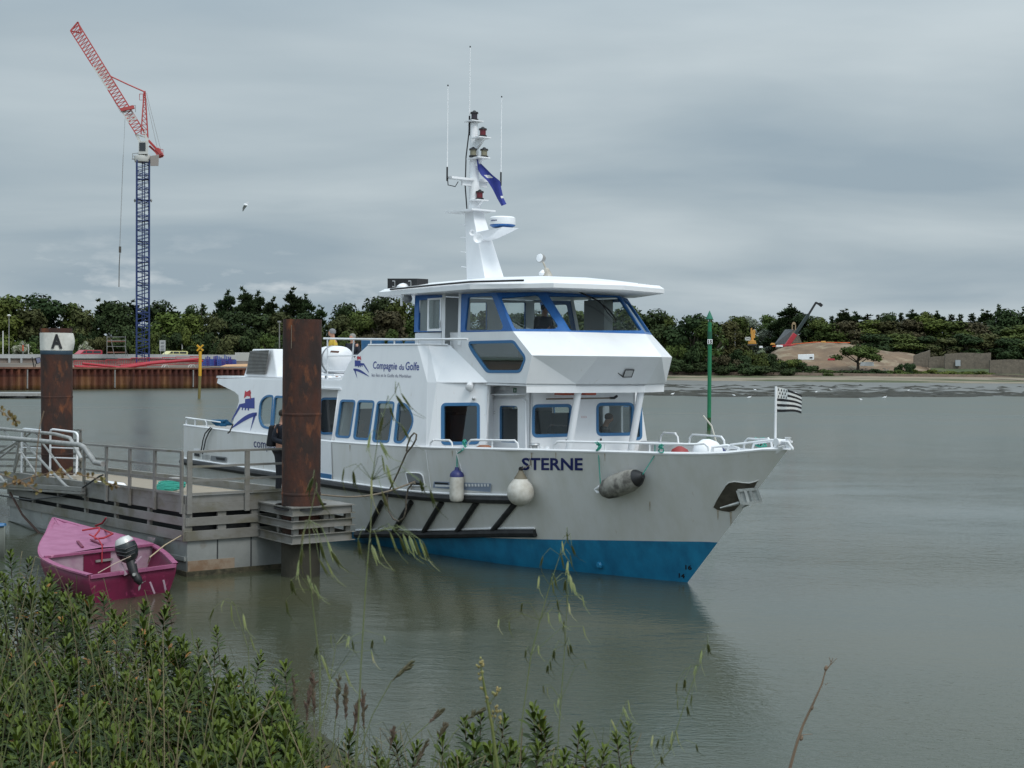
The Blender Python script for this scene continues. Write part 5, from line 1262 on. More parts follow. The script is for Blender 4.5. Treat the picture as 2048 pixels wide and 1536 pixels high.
# railings
def railing(p0, p1, posts, name='railing', inner=True, z0=1.22, z1=2.42, dirv=(0, 1)):
    r = bpy.data.objects.new(name, None); scene.collection.objects.link(r); r.parent = pont
    r.location = (0, 0, 0)
    g = MB(PT); g.bar((p0[0], p0[1], z1), (p1[0], p1[1], z1), .05, .045); g.build('top_rail', M['alu'], r, bevel=.004)
    for z in (2.13, 1.86, 1.60):
        g = MB(PT); g.bar((p0[0], p0[1], z), (p1[0], p1[1], z), .015, .045); g.build('middle_bar', M['alu'], r)
    for (u, v) in posts:
        g = MB(PT); w_ = .045
        g.box((u - (.05 if dirv[0] else .022), v - (.05 if dirv[1] else .022), z0), (u + (.05 if dirv[0] else .022), v + (.05 if dirv[1] else .022), z1)); g.build('post', M['alu'], r, bevel=.003)
    return r
vr = VC + .035
railing((-11.25, vr), (UC - .10, vr), [(-11.25, vr), (-9.89, vr), (-8.55, vr), (-7.23, vr), (UC - .12, vr)], dirv=(1, 0))
railing((UC + .035, VC - .02), (UC + .035, 5.45), [(UC + .035, VC - .06), (UC + .035, 6.47), (UC + .035, 5.45)], dirv=(0, 1))
# collar round the pile
PX, PY = at_z(601, 1150).x, at_z(601, 1150).y
pu, pv, _ = tob(Vector((PX, PY, 0)))
PR = .375
CU0, CU1, CV0, CV1 = UC + .02, pu + .60, pv - .72, pv + .66
cp_near = tob(at_plane(585, 1060, BT(0, 6.17, 0), NV)); CU1 = cp_near[0]; CV1 = 6.17
far_c = on_u(704, 1050, CU1); CV0 = far_c[1]
col_ = thing('pile_collar', BT(pu, pv, 1), 'slatted galvanised metal collar of the pontoon ringing the near rusty pile', 'pile guide')
for (z0, z1) in ((1.215, 1.375), (.97, 1.12), (.68, .85)):
    for a, b in (((CU0, CV1 - .03), (CU1, CV1)), ((CU1 - .03, CV0), (CU1, CV1 - .03)), ((CU0, CV0), (CU1, CV0 + .03))):
        g = MB(BT); g.box((a[0], a[1], z0), (b[0], b[1], z1)); g.build('collar_plank', M['alu'], col_)
    g = MB(BT); e_ = .05
    for zz in ((z1 - .012, z1), (z0, z0 + .012)):
        g.box((CU0, CV1 - .03, zz[0]), (CU1 + e_, CV1 + e_, zz[1])); 
        g.box((CU1 - .03, CV0 - e_, zz[0] + .0005), (CU1 + e_ - .001, CV1 + e_ - .001, zz[1] - .0005))
    g.build('collar_flange', M['alu'], col_)
for (u, v) in ((CU1 - .09, CV1 - .10), (CU1 - .09, (CV0 + CV1) / 2 - .1), (CU1 - .09, CV0 + .06), (CU1 - .09, CV0 + .42), ((CU0 + CU1) / 2, CV1 - .09)):
    g = MB(BT); g.box((u - .045, v - .055, .68), (u + .045, v + .055, 1.36)); g.build('collar_strut', M['alu'], col_)
# top plate with a hole round the pile
g = MB(BT); n = 24; c = (pu, pv)
inner = [(c[0] + .50 * math.cos(2*math.pi*k/n), c[1] + .50 * math.sin(2*math.pi*k/n)) for k in range(n)]
pl = Plane(BT(pu, pv, 1.39), ZV)
g = MB(); panel(g, pl, [BT(CU0, CV0, 1.39), BT(CU1 + .05, CV0, 1.39), BT(CU1 + .05, CV1 + .05, 1.39), BT(CU0, CV1 + .05, 1.39)], [[BT(x, y, 1.39) for x, y in inner]], .02)
g.build('collar_top', M['alu'], col_)
g = MB(); pl = Plane(BT(pu, pv, 1.34), ZV); ir = [(c[0] + .385 * math.cos(2*math.pi*k/n), c[1] + .385 * math.sin(2*math.pi*k/n)) for k in range(n)]
panel(g, pl, [BT(x, y, 1.34) for x, y in [(c[0] + .53 * math.cos(2*math.pi*k/n), c[1] + .53 * math.sin(2*math.pi*k/n)) for k in range(n)]], [[BT(x, y, 1.34) for x, y in ir]], .03)
g.build('rubber_ring', M['black'], col_)
# the piles
def pile(name, x, y, r, top, label, lean=(0, 0)):
    t = thing(name, Vector((x, y, 0)), label, 'pile')
    g = MB(); prof = [(r, -3), (r, .5), (r * 1.0, 2), (r, 3.2), (r * 1.005, 3.6), (r, top)]
    g.lathe((x, y, 0), (lean[0], lean[1], 1), prof + [(r - .02, top), (r - .02, top - .5)], 40, caps=False)
    g.build('tube', M['pile'], t, smooth=True)
    g = MB(); g.lathe((x, y, 0), (lean[0], lean[1], 1), [(.01, top - .25), (r - .02, top - .25)], 30, caps=False); g.build('tube_cap', M['dark'], t, fix=False)
    for z in (1.6, 3.15):
        g = MB(); g.lathe((x, y, 0), (lean[0], lean[1], 1), [(r, z - .03), (r + .008, z - .015), (r + .008, z + .015), (r, z + .03)], 40, caps=False); g.build('weld_band', M['pile'], t, smooth=True)
    return t
p1 = pile('mooring_pile', PX, PY, PR, at_y(600, 639, PY).z, 'tall thick rusty steel pile standing through the pontoon collar in front of the ferry')
g = MB(); q = at_y(583, 650, PY - PR * .92); g.tube([q, q - ZV * .45], .006, 5); g.build('thin_rod', M['rope'], p1)
q = at_y(558, 645, PY); g = MB(); g.tube([at_y(559, 645, PY - .1), at_y(559, 697, PY - .1)], .012, 6); g.lathe(at_y(559, 645, PY-.1), (0,0,1), [(.04, 0), (.04, .03)], 8); g.build('pile_reader', M['galv'], p1)
D2 = 37.4
P2 = at_y(116, 900, D2); pA = pile('mooring_pile', P2.x, D2, .41, at_y(116, 657, D2).z, 'rusty steel pile with a white band lettered A at the left of the pontoon', lean=(-.012, 0))
# white wrap with the letter
g = MB(); n = 40; zt, zb = at_y(116, 666, D2).z, at_y(116, 701, D2).z
rows = 7; idx = []
for j in range(rows):
    z = zb + (zt - zb) * j / (rows - 1); rw = []
    for k in range(n):
        a = 2 * math.pi * k / n; bulge = .012 + .006 * math.sin(9 * a + 3 * z)
        if .0 < (a if a < math.pi else a - 2 * math.pi) + .55 < .95: bulge += .07 * math.sin(((a if a < math.pi else a - 2*math.pi) + .55) / .95 * math.pi) * math.sin(math.pi * (j + .3) / rows)
        rr_ = .41 + bulge; x = P2.x - .012 * z
        g.v.append(Vector((x + rr_ * math.cos(a), D2 + rr_ * math.sin(a), z))); rw.append(len(g.v) - 1)
    idx.append(rw)
for j in range(rows - 1):
    for k in range(n): g.face([idx[j][k], idx[j][(k+1) % n], idx[j+1][(k+1) % n], idx[j+1][k]])
wr = g.build('white_wrap', mat('white_tarp', (.66, .65, .60), .7, var=(.56, .55, .50), vscale=6, bump=.5, bscale=9), pA, smooth='full')
g = MB()
def onpile(a, b):
    ang = R(-90) + (a - .5) * .68 + .33; z = (zb + .07) + b * .50; rr_ = .41 + .034; x = P2.x - .012 * z
    return Vector((x + rr_ * math.cos(ang), D2 + rr_ * math.sin(ang), z))
put_text(g, 'A', onpile, 1, bold=.045); lt = g.build('letter_A', M['blk'], wr, fix=False)
g = MB(); x = P2.x - .012 * zb
g.lathe((x, D2, zb), (0, 0, -1), [(.415, 0), (.419, .01), (.417, .10), (.411, .11)], 36, caps=False); g.build('blue_band', mat('blue_film', (.03, .06, .09), .6), pA, smooth=True)
# ================================================================= GANGWAY (left edge) and what stands on the pontoon behind it
gw = thing('gangway', BT(-14, 8.0, 1.6), 'grey tubular truss gangway coming down onto the pontoon at the left edge', 'gangway')
G1 = Plane(BT(-12, 7.85, 2), NV); G2 = Plane(BT(-12, 6.75, 2), NV)
def gp(x, y): return G1.px(x, y)
def tubepx(pl, pts, r, name, mt, parent, n=8):
    g = MB(); g.tube([pl.px(*p) for p in pts], r, n); return g.build(name, mt, parent, smooth=True)
M['alutube'] = mat('aluminium_tube', (.42, .415, .40), .5, metal=.4, var=(.26, .255, .24), vscale=6)
tubepx(G1, [(-160,862),(0,875),(80,882),(160,890),(170,896),(178,908),(190,925),(206,928)], .058, 'top_chord', M['alutube'], gw, 10)
for pts in ([(48,885),(100,940),(132,972),(158,984)], [(34,884),(0,904),(-60,940)], [(38,884),(33,915),(28,942)], [(-60,880),(-10,940),(10,965)], [(28,945),(40,905)]):
    tubepx(G1, pts, .032, 'truss_brace', M['alutube'], gw)
g = MB(); a, b = G1.px(-170, 958), G1.px(166, 979); g.bar(a, b, .08, .10); g.bar(a - ZV * .085, b - ZV * .085, .12, .05); g.build('bottom_chord', M['alu'], gw, bevel=.004)
g = MB(); g.poly([G1.px(-170, 964), G1.px(150, 978), G2.px(150, 965), G2.px(-170, 955)]); g.build('walkway', M['alu'], gw, fix=False)
tubepx(G2, [(-160,846),(0,857),(110,868),(140,876),(163,918)], .045, 'top_chord', M['alutube'], gw, 10)
for pts in ([(70,866),(122,935),(150,965)], [(60,866),(20,900),(0,915)], [(5,858),(40,900),(74,950)]):
    tubepx(G2, pts, .028, 'truss_brace', M['alutube'], gw)
g = MB(); g.bar(G2.px(-170, 944), G2.px(150, 962), .08, .09); g.build('bottom_chord', M['alu'], gw)
# rounded lifting frames in white tube
G3 = Plane(BT(-13, 6.4, 2), NV)
for k, (x0, x1, y0, y1) in enumerate(((43, 96, 857, 862), (100, 157, 858, 865))):
    t = thing('white_hoop_frame', G3.px((x0+x1)/2, 950), ['white tubular ladder frame behind the gangway, the left one', 'white tubular ladder frame behind the gangway, the right one in front of the lettered pile'][k], 'ladder frame', 'white ladder frames at the gangway foot')
    tubepx(G3, [tuple(p) for p in roundpoly([(x0, 948), (x0 + 1, y0), (x1 - 1, y1), (x1 - 4, 948)], [0, 7, 9, 0])], .028, 'hoop', M['white'], t)
    for y in (895, 915): tubepx(G3, [(x0 + 2, y), (x1 - 3, y + 2)], .018, 'crossbar', M['white'], t)
    for dx in (0, x1 - x0 - 4):
        g = MB(); p = G3.px(x0 + dx, 948); g.bar(p - ZV * .03, p + ZV * .01, .12, .12); g.build('foot_plate', M['white'], t)
# second railing beyond, horizontal planks at the pontoon's inner end
g2r = thing('guard_rail', G3.px(60, 950), 'plank guard rail round the lettered pile on the far side of the pontoon', 'railing')
G4 = Plane(BT(-13, 5.15, 2), NV)
for y in (862, 878, 892, 905, 918, 931, 944):
    g = MB(); g.bar(G4.px(-60, y + (0 if y > 870 else -1)), G4.px(163, y - 2 if y < 870 else y + 3), .05, .07 if y > 870 else .04); g.build('rail_plank', M['alu'], g2r)
for x in (-20, 50, 161):
    g = MB(); g.bar(G4.px(x, 860), G4.px(x, 950), .06, .06); g.build('post', M['alu'], g2r)
# white mooring chock and sack on the gangway foot
g = MB(PT); g.hexa([(-12.6,7.1,1.42),(-11.4,7.1,1.42),(-11.4,6.7,1.42),(-12.6,6.7,1.42)], [(-12.4,7.05,1.50),(-11.5,7.05,1.50),(-11.5,6.75,1.50),(-12.4,6.75,1.50)])
solo(g, 'ramp_plate', M['white'], 'white ramp plate lying on the pontoon at the foot of the gangway', 'ramp', bevel=.02)
g = MB(PT); g.hexa([(-10.9,6.0,1.40),(-10.6,6.0,1.40),(-10.6,5.7,1.40),(-10.9,5.7,1.40)], [(-10.85,5.95,1.62),(-10.65,5.95,1.62),(-10.65,5.75,1.62),(-10.85,5.75,1.62)])
solo(g, 'service_box', M['galv'], 'small grey service box standing on the deck just right of the gangway', 'box', bevel=.01)
# green rope heap
def rope_coil(center, r, turns, mt, name, label, cat, thick=.02, flat=.06, seed=1, tf=None, sx=1.0):
    rnd = random.Random(seed); pts = []
    for i in range(turns * 18):
        a = i / 18 * 2 * math.pi; rr_ = r * (.55 + .45 * math.sin(i * .37 + seed) * .6 + rnd.uniform(-.06, .06) + .2)
        pts.append(Vector(center) + FV * (math.cos(a) * rr_ * 1.3 * sx) + NV * (math.sin(a) * rr_ * .8) + ZV * (flat * (i / (turns * 18)) + thick + rnd.uniform(0, .01)))
    g = MB(); g.tube(pts, thick, 6); return solo(g, name, mt, label, cat, smooth=True, loc=Vector(center))
c = at_plane(335, 978, PT(-7, 7.4, 1.41), ZV)
rope_coil(c, .42, 5, M['rope_green'], 'rope_coil', 'loose heap of green rope lying on the pontoon deck behind the rail', 'rope', .017, .12)
# black hose hanging under the gangway
g = MB(); g.tube([G1.px(-40, 985), G1.px(60, 1000), G1.px(120, 993), G1.px(165, 975), G1.px(200, 952), G1.px(206, 950)], .02, 6); solo(g, 'black_hose', M['black'], 'black hose slung under the gangway and over the pontoon edge', 'hose', smooth=True)
g = MB(); g.tube([G1.px(20, 985), G1.px(45, 1030), G1.px(80, 1068), G1.px(110, 1075), G1.px(140,1062), G1.px(160,1050)], .03, 6); solo(g, 'rusty_chain', mat('chain_rust', (.05, .025, .018), .9), 'dark rusty chain drooping from the gangway down behind the pink dinghy', 'chain', smooth=True)

# ================================================================= ROPES ON THE FERRY
def tubeline(pts, r, name, mt, label, cat, n=6):
    g = MB(); g.tube(pts, r, n); return solo(g, name, mt, label, cat, smooth=True)
def HX(x, y, off=.05): u, z = on_hull(x, y); return HP(u, z, off)
# mooring line from the freeing port to the pile collar
pa, pb = HX(832, 963, .02), BT(CU1 - .3, CV0 + .2, 1.30)
pb = at_plane(640, 989, BT(0, CV0 + .1, 0), NV)
L1 = [pa.lerp(pb, t) - ZV * (.16 * math.sin(math.pi * t)) for t in lin(0, 1, 12)]
tubeline(L1, .020, 'mooring_line', M['rope'], 'mooring line running from the ferry side to the near rusty pile', 'mooring rope')
# rope with an eye splice drooping in a loop below the port
Q = [(828,868),(822,878),(818,893),(815,900),(822,895),(829,880),(832,868),(828,866)]
loop = MB(); S = Plane(BT(-7, 2.80, 2.3), NV)
eye = [S.px(*p) for p in ((813,903),(815,890),(821,874),(828,866),(833,869),(832,879),(826,890),(818,900),(813,906))]
tail = [S.px(*p) for p in ((813,906),(806,922),(795,947),(786,966),(777,984),(774,998),(777,1022),(787,1038),(798,1043),(808,1035),(812,1018),(812,1000),(816,978),(824,968),(830,966))]
g = MB(); g.tube(eye + tail[1:], .019, 7); solo(g, 'eye_rope', mat('weathered_rope', (.20,.17,.125), .9, var=(.07,.06,.055), vscale=14), 'hanging rope with an eye splice looping down over the ferry side', 'rope', smooth=True)
g = MB(BT); 
# stern hoses / lines
sp = Plane(BT(-16.9, 2.8, 2), NV)
for k, pts in enumerate((((421,855),(410,867),(406,880),(403,898),(402,906)), ((424,856),(417,866),(411,880),(407,900),(405,908)))):
    tubeline([sp.px(*p) for p in pts], .018, 'shore_cable', M['blk'], ['dark shore cable hanging at the stern, the outer of the two', 'dark shore cable hanging at the stern, the inner of the two'][k], 'cable')
rope_coil(BT(-16.1, 2.2, 2.36), .30, 6, M['rope_blue'], 'blue_rope_coil', 'blue rope coiled on the ferry stern beside the rail', 'rope', .03, .12, 3)
tubeline([sp.px(466,848), sp.px(463,856), sp.px(459,864), sp.px(456,866)], .02, 'stern_line', M['rope_dk'], 'short dark rope tied at the foot of the ferry stern wall', 'rope')
# ================================================================= FENDERS
M['fender_w'] = mat('dirty_white_pvc', (.60, .585, .54), .55, var=(.40, .375, .32), vscale=6, vdetail=7, bump=.1, bscale=12)
M['fender_g'] = mat('grimy_grey_pvc', (.30, .29, .26), .7, var=(.15, .14, .12), vscale=5, var2=(.07, .065, .06), v2scale=2.5, v2lo=.5, v2hi=.65)
M['fender_b'] = mat('fender_navy', (.02, .025, .13), .45)
rail_top = lambda px, h=.17: BT(u_at(px), hv(u_at(px), zs(u_at(px))) - .03, zs(u_at(px)) + h)
# 1: cylinder with blue top
c = HX(927, 975, .17)
t = thing('cylinder_fender', c, 'grubby white cylindrical fender with a navy top hanging on a green rope', 'fender', 'fenders hanging over the ferry side')
g = MB(); g.lathe(c + ZV * -.27, (0,0,1), [(.05,-.02),(.12,0),(.148,.05),(.15,.12),(.15,.45),(.148,.50)], 24); g.build('fender_body', M['fender_w'], t, smooth=True)
g = MB(); g.lathe(c + ZV * .23, (0,0,1), [(.148,0),(.14,.06),(.10,.11),(.05,.14),(.035,.20)], 24); g.build('fender_cap', M['fender_b'], t, smooth=True)
g = MB(); g.tube([c + ZV * .42, c + ZV * .7 , HX(929, 900, .05), rail_top(929, .05)], .014, 6); g.build('fender_rope', M['rope_green'], t, smooth=True)
# 2: ball
c = HX(1065, 983, .30)
t = thing('ball_fender', c, 'big dirty white ball fender hanging under the name lettering', 'fender', 'fenders hanging over the ferry side')
g = MB(); R0 = .272; g.lathe(c, (0,0,1), [(.03,-R0-.01)] + [(R0 * math.cos(a), R0 * math.sin(a)) for a in lin(-1.35, .75, 12)] + [(.13, .27), (.10, .31)], 28); g.build('fender_body', M['fender_w'], t, smooth=True)
g = MB(); g.lathe(c + ZV * .27, (0,0,1), [(.135,0),(.10,.06),(.05,.14),(.045,.16)], 20); g.build('fender_neck', mat('fender_neck', (.16,.14,.10), .7), t, smooth=True)
g = MB(); g.lathe(c + ZV * .46 - NV * .02, NV, [(.045,0),(.045,.04)], 12); g.build('fender_ring', M['blk'], t)
g = MB(); g.tube([c + ZV * .46, HX(1063, 930, .03), rail_top(1062, .02)], .010, 5); g.build('fender_rope', M['rope'], t, smooth=True)
# 3: long fender lying slantwise
a_, b_2 = HX(1219, 982, .22), HX(1302, 951, .22); c = (a_ + b_2) / 2
t = thing('long_fender', c, 'long grimy grey fender slung slantwise below the bow rail by two green ropes', 'fender', 'fenders hanging over the ferry side')
ax = (b_2 - a_); LL = ax.length
g = MB(); g.lathe(a_, ax, [(.04, 0),(.12,.05),(.19,.16),(.215,.32),(.22,LL*.5),(.21,LL*.72),(.17,LL*.86)], 26); g.build('fender_body', M['fender_g'], t, smooth=True)
g = MB(); g.lathe(a_, ax, [(.172,LL*.85),(.155,LL*.9),(.09,LL*.98),(.06,LL*1.02)], 24); g.build('fender_cap', M['blk'], t, smooth=True)
g = MB(); g.tube([a_ - ax * .02, HX(1205,985,.12), HX(1198,978,.1), HX(1206,973,.1), HX(1216,977,.15)], .028, 7); g.build('fender_tail', M['white'], t, smooth=True)
for (p, px, nm) in ((a_, 1197, 0), (b_2, 1310, 1)):
    g = MB(); g.tube([p + ZV * .02, rail_top(px, -.02), rail_top(px, .17)], .010, 5); g.build('fender_rope', M['rope_green'], t, smooth=True)
for k, px in enumerate((1197, 1322, 929)):
    p = rail_top(px, .14); g = MB(); pts = []
    for i in range(90): a = i * .35; q = .6 + .4 * math.sin(i * .11 + k); pts.append(p + FV * (.075 * math.cos(a) * q + .02 * math.sin(i*.23)) + NV * (.05 * math.sin(a * 1.13)) - ZV * (.09 * math.sin(a * .61 + k) * q + .02))
    g.tube(pts, .010, 5); solo(g, 'rope_knot', M['rope_green'], ['knot of green rope on the bow rail above the slanting fender tail', 'big bundle of green rope on the bow rail right of the slanting fender', 'green rope knotted on the short rail above the cylinder fender'][k], 'rope', 'green rope knots on the near rails', smooth=True)
p = BT(.9, -1.0, 2.72); g = MB(); pts = [p + FV * (.11 * math.cos(i*.3)) + NV * (.10 * math.sin(i*.34)) + ZV * (.08 * math.sin(i * .21)) for i in range(90)]
g.tube(pts, .016, 5); solo(g, 'rope_knot', M['rope_green'], 'green rope bundle on the far bow rail', 'rope', smooth=True)
# spare fender and red one on the foredeck
c = at_y(1390, 893, at_z(1390, 905, 2.5).y + .6); g0 = MB(); c = BT(.35, -.15, 2.50)
t = thing('deck_fender', c, 'clean white round fender with navy cap lying on the foredeck inside the rail', 'fender')
g = MB(); ax = (FV * .35 + NV * -.9 + ZV * -.05).normalized(); g.lathe(c - ax * .3, ax, [(.05, 0),(.18,.06),(.27,.2),(.28,.32),(.24,.46),(.16,.55)], 26); g.build('fender_body', M['white'], t, smooth=True)
g = MB(); g.lathe(c + ax * .24, ax, [(.16,0),(.12,.07),(.05,.16)], 20); g.build('fender_cap', M['fender_b'], t, smooth=True)
c2 = BT(-.15, .1, 2.42); g = MB(); g.lathe(c2, (0,0,1), [(.05,-.2),(.2,-.1),(.22,0),(.15,.14),(.04,.2)], 18); solo(g, 'red_buoy', mat('buoy_red', (.28,.03,.03), .5), 'dark red buoy on the foredeck tucked behind the white fender', 'buoy', smooth=True)
c3 = BT(u_at(955), 2.2, 2.45); g = MB(); g.lathe(c3, (0,0,1), [(.05,-.08),(.16,-.04),(.17,.02),(.1,.06)], 16); solo(g, 'tan_buoy', mat('buoy_tan', (.33,.15,.09), .6), 'small tan buoy top showing over the ferry rail below the big window', 'buoy', smooth=True)
# white rope at far rail
tubeline([BT(-2.0, -2.35, 3.1), BT(-1.7, -2.3, 2.9), BT(-1.45, -2.2, 2.55), BT(-1.4, -2.2, 2.4)], .018, 'white_rope', mat('white_rope', (.5,.48,.42), .8), 'pale rope hanging at the far side of the ferry foredeck', 'rope')

# ================================================================= ANCHOR in its pocket at the stem
def hx_loop(pts, off): return [HP(*on_hull(*p), off) for p in pts]
pk = [(1427,1014),(1434,1000),(1443,985),(1452,971),(1459,965),(1470,963),(1485,965),(1500,966),(1512,963),(1518,960),(1514,966),(1508,978),(1497,990),(1486,1002),(1478,1012),(1470,1021),(1460,1024),(1445,1022),(1434,1019)]
g = MB(); base = hx_loop(pk, .012)
g.poly(base); pocket = g.build('anchor_pocket', mat('pocket_brown', (.05,.043,.032), .7, var=(.09,.078,.06), vscale=8), boat, fix=False)
g = MB(); g.tube(hx_loop(pk[:10], .015), .010, 5); g.build('pocket_rim', M['hull'], pocket, smooth=True)
an = thing('anchor', HX(1490, 995, .1), 'grey stockless anchor housed in the brown pocket at the ferry bow', 'anchor')
M['anch'] = mat('anchor_grey', (.40, .42, .41), .5, metal=.3, var=(.26,.27,.26), vscale=8)
A_ = Plane(HX(1495, 990, .16), (CP - HX(1495, 990)).normalized()); A = lambda x, y, d=0.0: A_.px(x, y, d)
g = MB(); sh = [(1475,981),(1514,978),(1522,1003),(1484,1009)]
f_ = [A(x, y, .06) for x, y in sh]; b_ = [A(x, y, -.06) for x, y in sh]
g.v = []; g.hexa(b_, f_); g.build('anchor_crown', M['anch'], an, bevel=.012)
for pts in (((1475,981),(1484,1009)), ((1490,980),(1497,1006)), ((1500,979),(1508,1005)), ((1475,981),(1514,978)), ((1484,1008),(1524,1003)), ((1514,978),(1523,1003))):
    g = MB(); g.bar(A(*pts[0], .085), A(*pts[1], .085), .03, .05); g.build('anchor_rib', M['anch'], an)
for pts in (((1478,1006),(1440,1016)), ((1496,1008),(1484,1016),(1487,1009))):
    g = MB(); g.tube([A(x, y, .0) for x, y in pts], [.035] + [.012] * (len(pts) - 1), 6); g.build('anchor_fluke', M['anch'], an)
# ================================================================= FLAGS
def flag(name, P, cols, rows, matfn, mats, label, parentless=True, cat='flag'):
    g = MB()
    for j in range(rows + 1):
        for i in range(cols + 1): g.v.append(P(i / cols, j / rows))
    for j in range(rows):
        for i in range(cols):
            a = j * (cols + 1) + i; g.m = matfn((i + .5) / cols, (j + .5) / rows); g.face([a, a+1, a+cols+2, a+cols+1])
    return solo(g, name, mats, label, cat, smooth='full', fix=False, loc=P(0, 0))
f0 = BT(2.2, 0, 3.80); M['flag_w'] = mat('flag_white', (.72,.72,.70), .8); M['flag_k'] = mat('flag_black', (.02,.02,.022), .8)
def PB(s, t):
    d = Vector((.93, -.25, 0)); w_ = Vector((.25, .93, 0))
    return f0 + d * (.02 + .45 * s) + w_ * (.05 * math.sin(s * 8 + t * 1.5)) + ZV * (-t * .44 - .11 * s * (1 - t) ** 1.2 * s + .05 * s * t * math.sin(s * 3) - .03 * s)
fl = flag('striped_flag', PB, 28, 27, lambda s, t: (0 if (s < .44 and t < 4/9) else (1 if int(t * 9) % 2 == 0 else 0)), [M['flag_w'], M['flag_k']], 'small black and white striped flag with spotted corner on the bow staff')
g = MB()
for (s, t) in ((.06,.06),(.17,.07),(.28,.06),(.38,.07),(.11,.2),(.22,.21),(.33,.2),(.06,.34),(.17,.35),(.28,.34),(.38,.35)):
    for (ds, dt, w_, h_) in ((0,.0,.012,.03),(0,.045,.022,.02)):
        g.poly([PB(s-w_, t+dt-h_) + Vector((0,-.004,0)), PB(s+w_, t+dt-h_) + Vector((0,-.004,0)), PB(s+w_*1.2, t+dt+h_) + Vector((0,-.004,0)), PB(s-w_*1.2, t+dt+h_) + Vector((0,-.004,0))])
g.build('ermine_spots', M['flag_k'], fl, fix=False)
m0 = BT(-7.1, -.05, 8.75)
MPl = Plane(BT(-7.0, -.15, 8.4), (CP - BT(-7, 0, 8)).normalized())
FT = [(953,318),(956,340),(962,350),(975,362),(985,378),(995,398),(1003,412)]; FB_ = [(953,318),(975,340),(985,350),(1000,362),(1003,378),(1007,396),(1013,408)]
def PM(s, t):
    k = t * 6; i = min(5, int(k)); f = k - i
    a = Vector(FT[i]).lerp(Vector(FT[i+1]), f); b = Vector(FB_[i]).lerp(Vector(FB_[i+1]), f); p = a.lerp(b, s)
    return MPl.px(p.x, p.y, .05 * math.sin(s * 5 + t * 6))
M['flag_b'] = mat('flag_blue', (.035, .05, .27), .8)
flag('blue_pennant', PM, 8, 24, lambda s, t: 1 if (.33 < t < .40 and .3 < s < .7) or (.8 < t < .84 and s > .6) else 0, [M['flag_b'], M['flag_w']], 'limp blue company flag drooping from the ferry mast yard', cat='flag')
# ================================================================= LIFE RAFT on the upper deck
lr = Plane(BT(-10.6, 1.75, 4), NV); c = lr.px(668, 720)
t = thing('life_raft', c - ZV * .45, 'white life raft canister strapped on a cradle on the upper deck', 'life raft')
g = MB(); ax = FV; g.lathe(c - ax * .55, ax, [(.05,0),(.24,.04),(.33,.14),(.345,.3),(.35,.55),(.345,.8),(.33,.96),(.24,1.06),(.05,1.1)], 24); g.build('canister', M['white'], t, smooth=True)
g = MB(); g.lathe(c - ax * .02, ax, [(.362,0),(.366,.01),(.366,.05),(.362,.06)], 24, caps=False); g.build('strap', M['grey'], t, smooth=True)
g = MB(); g.bar(c - ax*.45 - ZV*.36, c + ax*.45 - ZV*.36, .5, .05); g.bar(c - ax*.4 - ZV*.36, c - ax*.4 - ZV*.75, .05); g.bar(c + ax*.4 - ZV*.36, c + ax*.4 - ZV*.75, .05); g.build('cradle', M['white'], t)
g = MB(); g.poly([lr.px(662,701,.36), lr.px(679,702,.36), lr.px(677,706,.36), lr.px(660,705,.36)]); g.build('raft_label', mat('raft_label', (.25,.12,.08), .6), t, fix=False)

# ================================================================= PINK DINGHY
Z_ = Vector((0, 0, 1))
st = at_z(265, 1186); 
dn = thing('pink_dinghy', Vector((st.x, st.y, 0)), 'pink wooden dinghy with pale pink foredeck and outboard, moored beside the pontoon', 'dinghy')
# local frame: x from stern to bow, y across
bowp = at_z(95, 1100, 0); bd = Vector((-.42, .907, 0)).normalized(); bs = Vector((bd.y, -bd.x, 0))     # bs points right
sr, sl = at_z(352, 1120, .56), at_z(176, 1143, .56)
bs = (sr - sl); bs.z = 0; SW = bs.length; bs.normalize()
org = (sr + sl) / 2; org.z = 0
_bw = at_z(118, 1041, .80); bd = Vector((_bw.x, _bw.y, 0)) - org
LB_ = bd.length - .28; bd.normalize(); print('dinghy', LB_, SW)
def DT(x, y, z): return org + bd * x + bs * y + Z_ * z
def dbeam(x):  # half beam at the gunwale
    t = x / LB_; return (SW / 2) * (1 + .34 * math.sin(min(1, t * 1.2) * math.pi)) * (1 - max(0, (t - .40) / .60) ** 2.0) + .0
def dshee(x): return .50 + .30 * (x / LB_) ** 2.2
M['pink_dk'] = mat('crimson_paint', (.17, .010, .050), .5, var=(.11, .008, .036), vscale=3, var2=(.40, .05, .14), v2scale=6, v2lo=.62, v2hi=.75)
M['pink'] = mat('pink_paint', (.34, .10, .20), .6, var=(.26, .065, .145), vscale=4, var2=(.58, .25, .38), v2scale=9, v2lo=.62, v2hi=.75)
M['pinkwh'] = mat('faded_pink', (.44, .34, .39), .6, var=(.34,.20,.28), vscale=4)
xs = lin(0, LB_, 16)
g = MB(DT); secs = []
for x in xs:
    b = max(.012, dbeam(x)); s_ = dshee(x); rake = .0
    row = [(-b, s_), (-b * .97, s_ * .6), (-b * .84, .0), (-b * .55 * (1 - (x/LB_)**3), -.18), (0, -.22), (b * .55 * (1 - (x/LB_)**3), -.18), (b * .84, .0), (b * .97, s_ * .6), (b, s_)]
    secs.append([g.pt((x + (.28 * z / .8 if x > 2.6 else 0) * ((x - 2.6) / .9 if x > 2.6 else 0) + (-.10 * z if x < .1 else 0), y, z)) for y, z in row])
for a, b in zip(secs, secs[1:]):
    for k in range(8): g.face([a[k], b[k], b[k+1], a[k+1]])
g.face(secs[0]); 
dh = g.build('hull', M['pink_dk'], dn, smooth=True)
md = dh.modifiers.new('solid', 'SOLIDIFY'); md.thickness = .03; md.offset = -1
